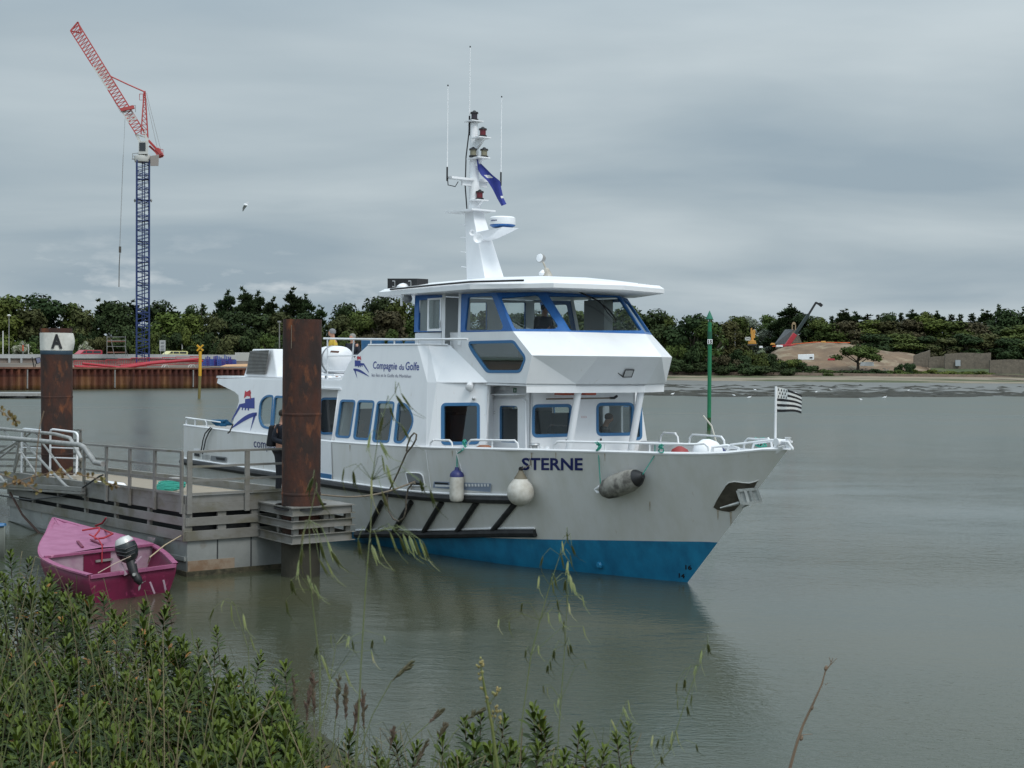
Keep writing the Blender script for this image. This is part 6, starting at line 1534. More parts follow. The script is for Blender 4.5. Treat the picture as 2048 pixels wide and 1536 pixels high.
for sg in (1, -1):
    g = MB(DT); P = [(x + (.28 * dshee(x) / .8 * ((x - 2.6) / .9) if x > 2.6 else 0) - (.05 if x < .1 else 0), sg * (max(.01, dbeam(x)) + .01), dshee(x) + .015) for x in xs]
    k = len(g.v)
    for (x, y, z) in P:
        for dy, dz in ((.02, 0), (-.10, .0), (-.10, -.03), (.02, -.03)): g.pt((x, y + sg * dy if abs(y) > .12 else y + sg * dy * .3, z + dz))
    for i in range(len(P) - 1):
        for q in range(4): g.face([k + i*4 + q, k + i*4 + (q+1) % 4, k + (i+1)*4 + (q+1) % 4, k + (i+1)*4 + q])
    g.build('gunwale', M['pink'], dn)
g = MB(DT); fd = [x for x in lin(2.15, LB_, 9)]
for a, b in zip(fd, fd[1:]):
    off = lambda x: (.28 * dshee(x) / .8 * ((x - 2.6) / .9) if x > 2.6 else 0)
    for sg in (1, -1):
        g.poly([(a + off(a), 0, dshee(a) + .10 * (1 - (a-1.7)/2)), (b + off(b), 0, dshee(b) + .10 * (1 - (b-1.7)/2)), (b + off(b), sg * max(.01, dbeam(b)), dshee(b) + .02), (a + off(a), sg * max(.01, dbeam(a)), dshee(a) + .02)])
g.build('foredeck', mat('pink_deck', (.36,.135,.24), .65, var=(.28,.09,.175), vscale=3), dn, fix=False)
for y in (-.32, .12):
    g = MB(DT); g.bar((2.4, y, dshee(2.4)+.075), (3.1, y * .7, dshee(3.1) + .055), .05, .02); g.build('deck_batten', M['pink_dk'], dn)
g = MB(DT); b0 = dbeam(2.15); g.poly([(2.14,-b0,dshee(2.15)),(2.14,b0,dshee(2.15)),(2.14,b0*.84,.0),(2.14,-b0*.84,.0)]); bh_ = g.build('bulkhead', M['pinkwh'], dn, fix=False)
g = MB(DT); g.poly([(2.125,-.38,dshee(2.15)-.02),(2.125,.22,dshee(2.15)-.02),(2.125,.22,.05),(2.125,-.38,.05)]); g.build('hatch', M['pink_dk'], bh_, fix=False)
g = MB(DT); g.bar((2.10,-.12,.38),(2.10,.26,.38), .03, .04); g.build('handle', M['galv'], bh_)
g = MB(DT); g.box((2.08, -b0 + .04, dshee(2.15) + .0), (2.20, b0 - .04, dshee(2.15) + .045)); g.build('deck_edge', M['pink'], dn)
g = MB(DT); g.box((.75, -dbeam(.9) + .06, .28), (1.05, dbeam(.9) - .06, .32)); g.build('thwart', M['pink'], dn)
g = MB(DT); g.poly([(.03, -.68, .02), (2.12, -.62, .02), (2.12, .62, .02), (.03, .68, .02)]); g.build('bilge_floor', mat('pink_floor', (.28,.09,.10), .7, var=(.14,.05,.05), vscale=4), dn, fix=False)
g = MB(DT); g.box((-.09, -SW/2 + .03, .44), (.0, SW/2 - .03, .50)); g.build('transom_cap', M['pink'], dn)
# outboard motor tilted up
om = thing('outboard_motor', DT(0, .05, .5), 'black outboard motor with silver cowl top tilted up on the pink dinghy stern', 'outboard motor')
OP = Plane(DT(-.15, .05, .6), (CP - DT(0, 0, .6)).normalized()); O = lambda x, y, d=0.0: OP.px(x, y, d)
g = MB(); 
def blob(cs, n=18):
    """lofted hull through (x, y, radius in m, depth) photo points"""
    g = MB(); g.tube([O(x, y, d) for x, y, r, d in cs], [r for x, y, r, d in cs], n); return g
blob([(243,1074,.03,0),(244,1076,.12,0),(247,1083,.165,0),(249,1087,.172,0)]).build('cowl_top', mat('silver_paint', (.58,.58,.56), .3, metal=.3), om, smooth=True)
blob([(249,1087,.178,0),(252,1096,.195,0),(256,1107,.19,0),(260,1117,.15,0),(262,1122,.10,0)]).build('cowl', mat('motor_black', (.014,.018,.02), .3, coat=.4), om, smooth=True)
for k in range(3):
    g = MB(); g.tube([O(232 + k*1.5, 1096 + k*7, .16), O(250 + k*1.5, 1099 + k*7, .22), O(272 - k*1, 1090 + k*8, .14)], .012, 5); g.build('cowl_line', M['blk'], om)
blob([(260,1118,.09,0),(264,1132,.085,.05),(268,1146,.075,.08),(271,1155,.06,.1)]).build('motor_leg', M['blk'], om, smooth=True)
blob([(270,1146,.05,.1),(275,1158,.075,.12),(281,1166,.05,.12),(283,1168,.02,.12)]).build('gearcase', M['blk'], om, smooth=True)
g = MB(); g.bar(O(268,1128,.1), O(283,1113,.02), .02); g.bar(O(240,1126,.06), O(252,1150,.06), .05); g.build('clamp_bracket', M['pinkwh'], om)
for k in range(3):
    a = k * 2.1 + .4; g = MB(); cc = O(282,1168,.14); d1 = (CR * math.cos(a) + CU * math.sin(a)); g.v += [cc, cc + d1 * .10 + CU * .02, cc + d1 * .12 - CR * .03, cc + d1 * .05 - CR * .04]; g.face([len(g.v)-4, len(g.v)-3, len(g.v)-2, len(g.v)-1]); g.build('propeller_blade', M['galv'], om, fix=False)
g = MB(); g.lathe(O(268,1149,.19), OP.n, [(.03,0),(.028,.02)], 10); g.build('drain_cap', M['galv'], om)
for (x0, y0, x1, y1, k) in ((221,1166,228,1192,0),(300,1164,309,1187,1),(327,1160,332,1183,2)):
    g = MB(); tp = Plane(DT(-.06, 0, .2), -bd); g.bar(tp.px(x0, y0, .02), tp.px(x1, y1, .02), .02, .03); g.build('transom_batten', M['pinkwh'], dn)
# lines
tubeline([DT(.1, .35, .55), O(300,1114,.1), O(330,1090,.0), BT(UC - .1, VC + .05, .80)], .012, 'tan_line', mat('tan_rope', (.42,.33,.22), .8), 'thin tan line from the dinghy stern up to the pontoon corner', 'rope')
tubeline([O(262,1112,.2), O(228,1128,.2), O(196,1146,.25)], .008, 'thin_cord', mat('pale_cord', (.5,.4,.33), .8), 'thin pale cord stretched across the dinghy transom to its left corner', 'rope')
tubeline([DT(3.5, .0, .80), DT(3.2, .3, .86), DT(2.9, .2, .84), DT(2.6, .0, .78), DT(2.4,-.05,.76), DT(2.4, .15, .76), DT(2.7, .45, .78), at_plane(190,1052,BT(-11,VC+.1,0),NV), at_plane(205,1046,BT(-11,VC+.05,0),NV), at_plane(212,1036,BT(-11,VC+.05,0),NV)], .02, 'red_rope', M['rope_red'], 'red mooring rope over the dinghy foredeck to the pontoon', 'rope')
tubeline([DT(2.8, -.05, .80), DT(2.3, .0, .76), DT(2.1, .02, .66), DT(2.06, .0, .35)], .014, 'pink_rope', M['rope_red'], 'thin red rope end hanging down the dinghy bulkhead', 'rope')
g = MB(BT); g.hexa([(UC-1.35,VC+.0,.38),(UC-.95,VC+.0,.38),(UC-.95,VC-.06,.38),(UC-1.35,VC-.06,.38)], [(UC-1.15,VC+.10,.60),(UC-.85,VC+.10,.60),(UC-.85,VC-.06,.60),(UC-1.15,VC-.06,.60)])
g = MB(); cpn = Plane(BT(-7.6, VC + .05, .5), NV); g.hexa([cpn.px(289,1092,.0), cpn.px(303,1097,.0), cpn.px(303,1097,.12), cpn.px(289,1092,.12)], [cpn.px(296,1073,.0), cpn.px(311,1076,.0), cpn.px(311,1076,.12), cpn.px(296,1073,.12)]); g.build('fender_bracket', M['galv'], pont)
# blue and grey boat at the left edge
bb = at_z(-40, 1115)
t = thing('rowing_boat', bb, 'grey rowing boat with blue gunwale, half out of frame at the left edge', 'rowing boat')
def RT(x, y, z): return bb + Vector((.95, .1, 0)) * x + Vector((-.1, .95, 0)) * y + Z_ * z
g = MB(RT); secs = []
for x in lin(-2.6, .52, 10):
    b = .62 * max(.02, 1 - max(0, (x + .9) / 1.42)) ** .6; secs.append([g.pt((x, y, z)) for y, z in ((-b, .66), (-b * .9, .25), (-b * .4, -.15), (b * .4, -.15), (b * .9, .25), (b, .66))])
for a, b in zip(secs, secs[1:]):
    for k in range(5): g.face([a[k], b[k], b[k+1], a[k+1]])
g.face(secs[0]); ro = g.build('hull', mat('grey_green_paint', (.17,.19,.17), .6), t, smooth=True)
md = ro.modifiers.new('solid', 'SOLIDIFY'); md.thickness = .03
for sg in (1, -1):
    g = MB(RT); g.tube([(x, sg * .62 * max(.02, 1 - max(0, (x + .9) / 1.42)) ** .6, .68) for x in lin(-2.6, .52, 12)], .035, 6); g.build('gunwale', M['blue_lt'], t, smooth=True)
# ================================================================= TOWER CRANE
CY = 215.0
def CPX(x, y, dy=0.0): return at_y(x, y, CY + dy)
M['crane_blue'] = mat('crane_blue', (.014, .032, .12), .5, var=(.025, .05, .17), vscale=.5)
M['crane_red'] = mat('crane_red', (.40, .035, .035), .5, var=(.48, .10, .09), vscale=.4)
M['crane_white'] = mat('crane_white', (.55, .55, .52), .5)
cb = CPX(285.5, 730); ct_ = CPX(286, 322)
crane = thing('tower_crane', Vector((cb.x, CY, 2.8)), 'tall luffing tower crane with blue lattice mast and raised red jib', 'crane')
yaw = R(18); ex = Vector((math.cos(yaw), math.sin(yaw), 0)); ey = Vector((-ex.y, ex.x, 0)); HW = .93
lean = (ct_ - cb); 
def MT(a, b, z): 
    t = (z - 2.8) / (ct_.z - 2.8); return Vector((cb.x + (ct_.x - cb.x) * t, CY, z)) + ex * a + ey * b
g = MB()
for a in (-HW, HW):
    for b in (-HW, HW): g.bar(MT(a, b, 2.0), MT(a, b, ct_.z), .17)
nb = 30
for k in range(nb):
    z0 = 2.8 + (ct_.z - 2.8) * k / nb; z1 = 2.8 + (ct_.z - 2.8) * (k + 1) / nb; f = 1 if k % 2 else -1
    for q in (-HW, HW):
        zm = (z0 + z1) / 2
        for za, zb_, f_ in ((z0, zm, f), (zm, z1, -f)):
            g.bar(MT(-HW * f_, q, za), MT(HW * f_, q, zb_), .085); g.bar(MT(q, -HW * f_, za), MT(q, HW * f_, zb_), .085)
        if k % 2 == 0: g.bar(MT(-HW, q, z0), MT(HW, q, z0), .10); g.bar(MT(q, -HW, z0), MT(q, HW, z0), .10)
cm_ = g.build('lattice_mast', M['crane_blue'], crane)
g = MB(); g.bar(MT(.25, 0, 3), MT(.25, 0, ct_.z), .12); g.bar(MT(-.1, 0, 3), MT(-.1, 0, ct_.z), .12)
for k in range(0, nb, 3): z0 = 2.8 + (ct_.z - 2.8) * (k + .3) / nb; g.hexa([MT(-.85,-.85,z0), MT(.85,-.85,z0), MT(.85,.85,z0), MT(-.85,.85,z0)], [MT(-.85,-.85,z0+.06), MT(.85,-.85,z0+.06), MT(.85,.85,z0+.06), MT(-.85,.85,z0+.06)])
g.build('ladder_shaft', M['crane_blue'], cm_)
for s_ in (-1, 1):
    g = MB(); p = CPX(286 + s_ * 18, 401); q = CPX(286 + s_ * 14, 401); g.lathe(p, (q - p), [(.12, 0), (.3, .12), (.05, .3)], 10); g.build('mast_lamp', M['galv'], cm_)
g = MB(); c = CPX(286, 322)
g.lathe(c, (0,0,1), [(1.25, -.2), (1.4, .2), (1.3, .7), (.9, 1.0)], 16); g.build('slewing_ring', M['crane_white'], crane, smooth=True)
g = MB(); a, b = CPX(265, 315), CPX(276, 307); g.tube([CPX(265,317,-.8), CPX(265,307,-.8), CPX(278,306,-.8)], .06, 5); g.tube([CPX(265,312,-.8), CPX(277,312,-.8)], .05, 5); g.tube([CPX(264,318,-.8), CPX(300,318,-.8)], .09, 5); g.build('access_platform', M['galv'], crane)
g = MB(); g.hexa([CPX(277,308,-1.3), CPX(296,308,-1.3), CPX(296,308,1.3), CPX(277,308,1.3)], [CPX(277,283,-1.3), CPX(297,281,-1.3), CPX(297,281,1.3), CPX(277,283,1.3)]); cabo = g.build('operator_cab', M['crane_white'], crane)
g = MB(); g.poly([CPX(278.5,302,-1.35), CPX(291,302,-1.35), CPX(291,285,-1.35), CPX(278.5,285,-1.35)]); g.build('cab_glass', mat('dark_cab_glass', (.03,.035,.04), .1), cabo, fix=False)
def lattice(name, lo0, lo1, hi0, hi1, n, depth, mt, parent, rc=.09, rd=.05):
    g = MB(); P = lambda A, Bq, t: (A[0] + (Bq[0]-A[0])*t, A[1] + (Bq[1]-A[1])*t)
    for d in (-depth, depth): g.bar(CPX(*lo0, d), CPX(*lo1, d), rc * 2)
    g.bar(CPX(*hi0), CPX(*hi1), rc * 2.2)
    for k in range(n):
        t0, t1 = k / n, (k + 1) / n; tm = (t0 + t1) / 2
        for d in (-depth, depth):
            g.bar(CPX(*P(lo0, lo1, t0), d), CPX(*P(hi0, hi1, tm)), rd * 2); g.bar(CPX(*P(hi0, hi1, tm)), CPX(*P(lo0, lo1, t1), d), rd * 2)
        g.bar(CPX(*P(lo0, lo1, t0), -depth), CPX(*P(lo0, lo1, t0), depth), rd * 2); g.bar(CPX(*P(lo0, lo1, t0), -depth), CPX(*P(lo0, lo1, t1), depth), rd * 2)
    return g.build(name, mt, parent)
jib = lattice('jib', (272,268), (141,62), (288,262), (156,46), 34, .55, M['crane_red'], crane, .075, .045)
lattice('jib_section', (216,180), (186,133), (230.5,173), (200.5,126), 9, .56, M['crane_white'], jib, .085, .05)
lattice('jib_section', (258,246), (242,221), (273.5,239), (257.5,214), 5, .56, M['crane_white'], jib, .085, .05)
g = MB(); g.bar(CPX(141,62), CPX(156,44), .2); g.bar(CPX(141,62), CPX(163,66), .2); g.bar(CPX(156,44), CPX(163,66), .2); g.build('jib_head', M['crane_red'], jib)
g = MB(); g.bar(CPX(242,220,-.6), CPX(268,214,-.6), .5); g.build('jib_foot_plate', M['crane_red'], jib)
g = MB(); g.tube([CPX(262,222), CPX(262,211), CPX(271,211), CPX(271,224)], .05, 4); g.build('jib_basket', M['galv'], jib)
g = MB(); g.bar(CPX(272,268), CPX(280,283), .35); g.bar(CPX(288,262), CPX(296,283), .35); g.bar(CPX(276,270), CPX(294,276), .2); g.build('jib_pivot', M['crane_white'], jib)
lattice('a_frame', (282,268), (288,184), (296,276), (290,182), 9, .35, M['crane_red'], crane, .08, .045)
g = MB(); g.tube([CPX(279,188), CPX(279,200), CPX(286,200), CPX(286,188), CPX(279,188)], .05, 4); g.build('a_frame_basket', M['crane_red'], crane)
g = MB(); g.tube([CPX(222,153), CPX(256,169), CPX(290,184)], .11, 5); g.build('luffing_tie', M['crane_red'], crane)
for x0, x1 in ((290, 316), (293, 322)):
    g = MB(); g.tube([CPX(x0,186), CPX(x1,302)], .03, 4); g.build('stay_rope', M['galv'], crane)
g = MB(); g.bar(CPX(297,281,-.6), CPX(322,308,-.6), .35); g.bar(CPX(297,281,.6), CPX(322,308,.6), .35); g.bar(CPX(299,292), CPX(318,310), .3)
g.build('counter_jib', M['crane_red'], crane)
g = MB(); g.bar(CPX(314,299), CPX(322,313), 1.3, .8); g.build('winch', M['crane_red'], crane)
g = MB(); g.hexa([CPX(301,332,-1), CPX(317,332,-1), CPX(317,332,1), CPX(301,332,1)], [CPX(300,312,-1), CPX(318,309,-1), CPX(318,309,1), CPX(300,312,1)]); g.build('counterweight', mat('concrete_weight', (.30,.27,.25), .8), crane, bevel=.05)
g = MB(); g.tube([CPX(322,315), CPX(326,314), CPX(326,299), CPX(319,298)], .05, 4); g.build('guard_rail', M['crane_red'], crane)
g = MB(); g.tube([CPX(250,237), CPX(246,330), CPX(240,494)], .022, 4); g.tube([CPX(246,310), CPX(239,494)], .02, 4); g.tube([CPX(162,70), CPX(190,133), CPX(242,226)], .022, 4); g.build('hoist_rope', M['galv'], crane)
g = MB(); g.bar(CPX(240,493), CPX(240,505), .30); g.tube([CPX(240,505), CPX(238.5,530), CPX(238,574)], .07, 5); g.build('hook_block', M['rope_dk'], crane)

# ================================================================= LEFT QUAY CLUTTER
def YP(x, y, Y): return at_y(x, y, Y)
def on_q(x, y, d):
    """photo point on the vertical plane d metres behind the quay wall"""
    return at_plane(x, y, QP(0, d, 0), QN)
M['concrete'] = mat('concrete', (.42, .43, .43), .8, var=(.34,.35,.35), vscale=.6)
br = thing('road_barrier', on_q(150, 715, 28), 'long pale concrete road barrier band above the quay yard', 'barrier')
g = MB(); A = [on_q(x, y, 28) for x, y in ((-250,701),(0,708.5),(300,708.5),(520,710))]; Bq = [on_q(x, y, 28) for x, y in ((-250,712),(0,716.5),(300,717),(520,719))]
def strip(g, top, bot, th, n=None):
    n = n or (QN * -th)
    for i in range(len(top) - 1): g.hexa([bot[i], bot[i+1], bot[i+1] + n, bot[i] + n], [top[i], top[i+1], top[i+1] + n, top[i] + n])
strip(g, A, Bq, .4); g.build('parapet', M['concrete'], br)
g = MB(); strip(g, [on_q(x, y, 28.3) for x, y in ((-250,712),(0,716.5),(300,717),(520,719))], [on_q(x, y, 28.3) for x, y in ((-250,740),(0,732),(300,730),(520,728))], .3); g.build('retaining_face', mat('pale_blocks', (.27,.23,.20), .85, var=(.20,.16,.14), vscale=.5), br)
for x in (18, 42):
    g = MB(); g.bar(on_q(x, 732, 28.0) + QN * .1, on_q(x, 716, 28.0) + QN * .1, .25); g.build('pier', M['concrete'], br)
def lamp_post(x, ytop, ybot, d, label, r=.07, head=True):
    a, b = on_q(x, ybot, d), on_q(x, ytop, d); t = thing('lamp_post', a, label, 'lamp post')
    g = MB(); g.tube([a - ZV, b], [r, r * .6], 8); g.build('pole', M['galv'], t, smooth=True)
    if head:
        g = MB(); g.lathe(b, (0,0,1), [(r, -.1), (.28, 0), (.30, .12), (.1, .25)], 12); g.build('lamp_head', M['crane_white'], t, smooth=True)
    return t
lamp_post(18, 632, 708, 34, 'tall thin lamp post with a round pale head near the left edge', .08)
for x, yt, yb, lab in ((6, 662, 708, 'plain white mast, leftmost thing standing on the far quay'), (46, 682, 708, 'short grey pole with an orange sleeve under the pale blossom'), (57, 688, 708, 'short white pole right of the orange sleeved one')):
    a, b = on_q(x, yb, 30), on_q(x, yt, 30); g = MB(); g.tube([a - ZV * .8, b], .09 if x == 6 else .06, 7)
    o = solo(g, 'quay_pole', M['crane_white'] if x != 46 else M['galv'], lab, 'pole', 'poles on the far quay')
    if x == 46: g = MB(); g.tube([on_q(46, 702, 30), on_q(46, 690, 30)], .11, 7); g.build('sleeve', M['orange'], o)
# floodlight on the quay edge
a = on_q(70, 738, 1.5); t = thing('work_floodlight', a, 'black framed square floodlight on a stand by the quay edge', 'floodlight')
g = MB(); g.bar(a, on_q(71, 728, 1.5), .08); g.bar(on_q(64,714,1.5), on_q(68,735,1.5), .10); g.build('stand', M['blk'], t)
g = MB(); q = [on_q(*p, 1.4) for p in ((71,716),(80,714),(82,724),(74,728))]; n = QN * -.2; g.hexa([q[0], q[1], q[1]+n, q[0]+n], [q[3], q[2], q[2]+n, q[3]+n]); h = g.build('lamp_housing', M['blk'], t)
g = MB(); g.poly([p + QN * .02 + (sum(q, Vector())/4 - p) * .15 for p in q]); g.build('lens', M['greyblue'], h, fix=False)
# vans on the road
def van(x0, x1, yroof, d, colr, label, ybase, nose_left=True):
    a, b = on_q(x0, ybase, d), on_q(x1, ybase, d); a.z = b.z = (a.z + b.z) / 2; Lg = (b - a).length; ax = (b - a).normalized(); w_ = 1.8
    k = 4.7 / Lg if False else 1
    H = on_q((x0+x1)/2, yroof, d).z - a.z
    def T(s, y, z): return a + ax * (s * Lg) - QN * y + ZV * (z * H)
    prof = [(0, .12), (.0, .48), (.05, .55), (.20, .97), (.24, 1.0), (.97, 1.0), (1.0, .9), (1.0, .12)]
    if not nose_left: prof = [(1 - s, z) for s, z in prof]
    t = thing('parked_van', a.lerp(b, .5), label, 'van', 'vans on the far road')
    g = MB(); g.hexa([T(s, 0, z) for s, z in prof], [T(s, w_, z) for s, z in prof]); g.build('body', mat('van_paint', colr, .35, coat=.4), t, bevel=.06)
    for lo, hi in ((.10, .27), (.31, .56), (.60, .92)):
        g = MB(); f = (lambda s: s) if nose_left else (lambda s: 1 - s)
        g.poly([T(f(lo + (.0 if lo > .2 else .02)), -.015, .58), T(f(hi), -.015, .58), T(f(hi), -.015, .88), T(f(lo + (.0 if lo > .2 else .10)), -.015, .88)]); g.build('side_window', mat('van_glass', (.04,.045,.05), .1), t, fix=False)
    for s in (.18, .80):
        g = MB(); g.lathe(T(s, -.03, .14), -QN, [(.30, 0), (.30, .2)], 16); wh = g.build('wheel', M['blk'], t)
        g = MB(); g.lathe(T(s, -.05, .14), -QN, [(.17, 0), (.17, .02)], 12); g.build('rim', M['galv'], wh)
    return t
van(159, 205, 700, 66, (.40, .03, .05), 'red van parked behind the barrier left of the scaffold tower', 715)
van(334, 376, 702, 70, (.62, .58, .26), 'pale yellow van parked right of the blue crane mast', 714.5, True)
# scaffold tower
t = thing('scaffold_tower', on_q(232, 713, 24), 'small scaffold tower with a timber platform between the red van and the crane', 'scaffold')
g = MB()
for d in (24, 25.6):
    for x in (214, 251): g.tube([on_q(x, 713, d), on_q(x, 672, d)], .05, 5)
    for y in (674, 681, 693): g.tube([on_q(214, y, d), on_q(251, y, d)], .04, 5)
g.tube([on_q(222, 678, 24), on_q(229, 713, 24)], .06, 5); g.tube([on_q(249, 690, 24), on_q(256, 713, 24)], .06, 5)
g.build('scaffold_frame', M['galv'], t)
for y in (684, 706):
    g = MB(); g.hexa([on_q(214,y,24), on_q(251,y,24), on_q(251,y,25.6), on_q(214,y,25.6)], [on_q(214,y-2.5,24), on_q(251,y-2.5,24), on_q(251,y-2.5,25.6), on_q(214,y-2.5,25.6)]); g.build('platform', mat('scaffold_board', (.24,.11,.08), .8), t)
# road direction board
t = thing('direction_board', on_q(325, 713, 58), 'grey road board with dark arrows right of the crane mast', 'road sign')
g = MB(); g.hexa([on_q(319,702,58), on_q(331,702,58), on_q(331,702,58.1), on_q(319,702,58.1)], [on_q(319,680.5,58), on_q(331,680.5,58), on_q(331,680.5,58.1), on_q(319,680.5,58.1)]); g.build('panel', M['concrete'], t)
g = MB()
for y in (685, 692, 698): g.poly([on_q(322,y+1.6,57.9), on_q(328.5,y+1.6,57.9), on_q(328.5,y-1.6,57.9), on_q(322,y-1.2,57.9)])
g.build('arrows', M['grey'], t, fix=False)
for x in (321, 329): g = MB(); g.tube([on_q(x,714,58), on_q(x,702,58)], .05, 5); g.build('post', M['galv'], t)
# birch
a = on_q(365, 702, 80); g = MB(); g.tube([a - ZV*.5, on_q(364,690,80), on_q(362,673,80)], [.16,.12,.05], 6); solo(g, 'birch_trunk', M['crane_white'], 'bare pale birch trunk standing in the dark wood behind the yellow van', 'tree trunk')
# red steel stock and fences along the quay edge
M['pipe_red'] = mat('pipe_red', (.42, .03, .045), .5, var=(.34,.02,.03), vscale=.6)
def pipe_px(x0, y0, x1, y1, d, r, name, mt, label, cat, group=None):
    a, b = on_q(x0, y0, d), on_q(x1, y1, d); g = MB(); g.tube([a, a.lerp(b, .33) , a.lerp(b,.66), b], r, 7); return solo(g, name, mt, label, cat, group, smooth=True)
pl_ = [((150,733),(235,739),3,.22,'lowest red steel tube at the left of the stock'),((165,727),(240,735),4,.18,'upper red tube at the left of the stock'),((232,738),(300,727),3,.25,'slanting red tube under the scaffold tower'),((240,732),(330,722),5,.18,'slanting thin red tube below the crane mast'),((300,727),(400,718),4,.22,'long red tube below the yellow van'),((355,722),(405,722),6,.18,'short level red tube by the yellow cross marker')]
for (p, q, d, r, lab) in pl_: pipe_px(p[0], p[1], q[0], q[1], d, r, 'steel_tube', M['pipe_red'], lab, 'steel tube', 'red steel tubes on the quay')
for k, (x0, x1, y0, y1, d) in enumerate(((148,178,722,731,6),(178,212,722,734,6),(212,236,720,737,5),(236,262,718,735,5),(262,293,716,733,5),(293,325,716,731,6),(325,352,715,729,6),(352,380,714,729,6),(380,398,713,728,6))):
    t = thing('site_fence_panel', on_q((x0+x1)/2, y1, d), 'red mesh site fence panel ' + ['behind the lettered pile, leftmost', 'under the red van', 'left of the scaffold foot', 'under the scaffold tower', 'left of the crane foot', 'right of the crane foot', 'under the direction board', 'under the yellow van', 'left of the yellow cross marker'][k], 'fence panel', 'red site fence panels on the quay')
    g = MB(); g.tube([on_q(x0,y0,d), on_q(x1,y0,d), on_q(x1,y1,d), on_q(x0,y1,d), on_q(x0,y0,d)], .06, 5); g.build('panel_frame', M['pipe_red'], t)
    g = MB()
    for i in range(1, 7): x = x0 + (x1-x0)*i/7; g.bar(on_q(x,y0,d), on_q(x,y1,d), .05)
    g.bar(on_q(x0,(y0+y1)/2,d), on_q(x1,(y0+y1)/2,d), .05); g.build('mesh_bars', M['pipe_red'], t)
M['purple'] = mat('machine_purple', (.07, .04, .22), .5, var=(.03,.05,.25), vscale=.8); M['machblue'] = mat('machine_blue', (.04,.08,.30), .5)
rn = random.Random(4)
lbs = ['leftmost, beside the yellow cross marker','with a tall mast right of the cross marker','low, topped by a white roof','second tallest, in the middle of the row','tall and narrow, middle of the row','third from the right','squat, with red bars','next to the white fence','rightmost, against the white fence']
for k in range(9):
    x = 408 + k * 7.6; h = rn.uniform(13, 24); yb = 732; d = 8 + rn.uniform(0, 5); t = thing('drilling_rig_part', on_q(x, yb, d), 'purple and blue steel machine frame ' + lbs[k], 'machine part', 'purple and blue machine frames on the quay')
    g = MB(); w_ = rn.uniform(2.5, 4)
    for xx in (x - w_, x, x + w_): g.bar(on_q(xx, yb, d), on_q(xx, yb - h * rn.uniform(.7, 1), d), .16)
    for yy in (3, 7, 11): g.bar(on_q(x - w_, yb - min(yy, h), d), on_q(x + w_, yb - min(yy + 1, h), d), .16)
    g.build('frame', M['purple'] if k % 2 else M['machblue'], t)
    g = MB(); g.hexa([on_q(x-w_*.6,yb,d), on_q(x+w_*.6,yb,d), on_q(x+w_*.6,yb,d+1), on_q(x-w_*.6,yb,d+1)], [on_q(x-w_*.6,yb-h*.5,d), on_q(x+w_*.6,yb-h*.45,d), on_q(x+w_*.6,yb-h*.45,d+1), on_q(x-w_*.6,yb-h*.5,d+1)]); g.build('motor_block', [M['pipe_red'], M['machblue'], M['purple']][k % 3], t, bevel=.05)
t = thing('site_hoarding', on_q(485, 722, 12), 'white ribbed site fence behind the purple gear, beside the ferry vent housing', 'fence')
g = MB(); g.hexa([on_q(470,722,12), on_q(540,722,12), on_q(540,722,12.2), on_q(470,722,12.2)], [on_q(470,705,12), on_q(540,705,12), on_q(540,705,12.2), on_q(470,705,12.2)]); g.build('panel', M['concrete'], t)
g = MB()
for k in range(16): x = 471 + k * 2; g.bar(on_q(x,722,11.9), on_q(x,705,11.9), .12)
g.build('ribs', M['crane_white'], t)
g = MB(); g.hexa([on_q(440,733,2), on_q(520,733,2), on_q(520,733,5), on_q(440,733,5)], [on_q(452,729,2.5), on_q(520,727,2.5), on_q(520,727,5), on_q(452,729,5)]); solo(g, 'timber_stack', mat('fresh_timber', (.50,.30,.16), .8), 'pale orange timber stack on the quay edge left of the ferry', 'timber stack')
# small white tube loops on the wall top
for k, (x, lab) in enumerate(((328, 'left white tube loop on the quay wall top'), (381, 'right white tube loop on the quay wall top next to the cross marker'))):
    g = MB(); g.tube([on_q(x-5,735,.3), on_q(x-2,730,.3), on_q(x+7,730,.3), on_q(x+10,735,.3)], .05, 5); g.tube([on_q(x,735,.3), on_q(x+3,730,.3)], .04, 5); solo(g, 'ladder_top', M['crane_white'], lab, 'ladder', 'ladder tops on the quay wall')
# yellow cross marker in the water
yb = at_z(398, 797); t = thing('cross_marker', yb, 'yellow channel marker pole topped by a yellow X', 'channel marker')
M['yel'] = mat('marker_yellow', (.62, .33, .02), .5); Ym = yb.y
g = MB(); g.tube([at_y(400,752,Ym), at_y(400.5,702,Ym)], .17, 10); g.build('pole', M['yel'], t, smooth=True)
g = MB(); g.tube([yb - ZV*1, at_y(398.5,790,Ym), at_y(400,752,Ym)], .15, 10); g.build('pole_foot', mat('marker_weed', (.17,.14,.05), .9), t, smooth=True)
g = MB(); g.bar(at_y(394,690,Ym), at_y(406.5,701.5,Ym), .17, .2, (0,1,0)); g.bar(at_y(406.5,690,Ym-.1), at_y(394,701.5,Ym-.1), .17, .2, (0,1,0)); g.build('cross_topmark', M['yel'], t)
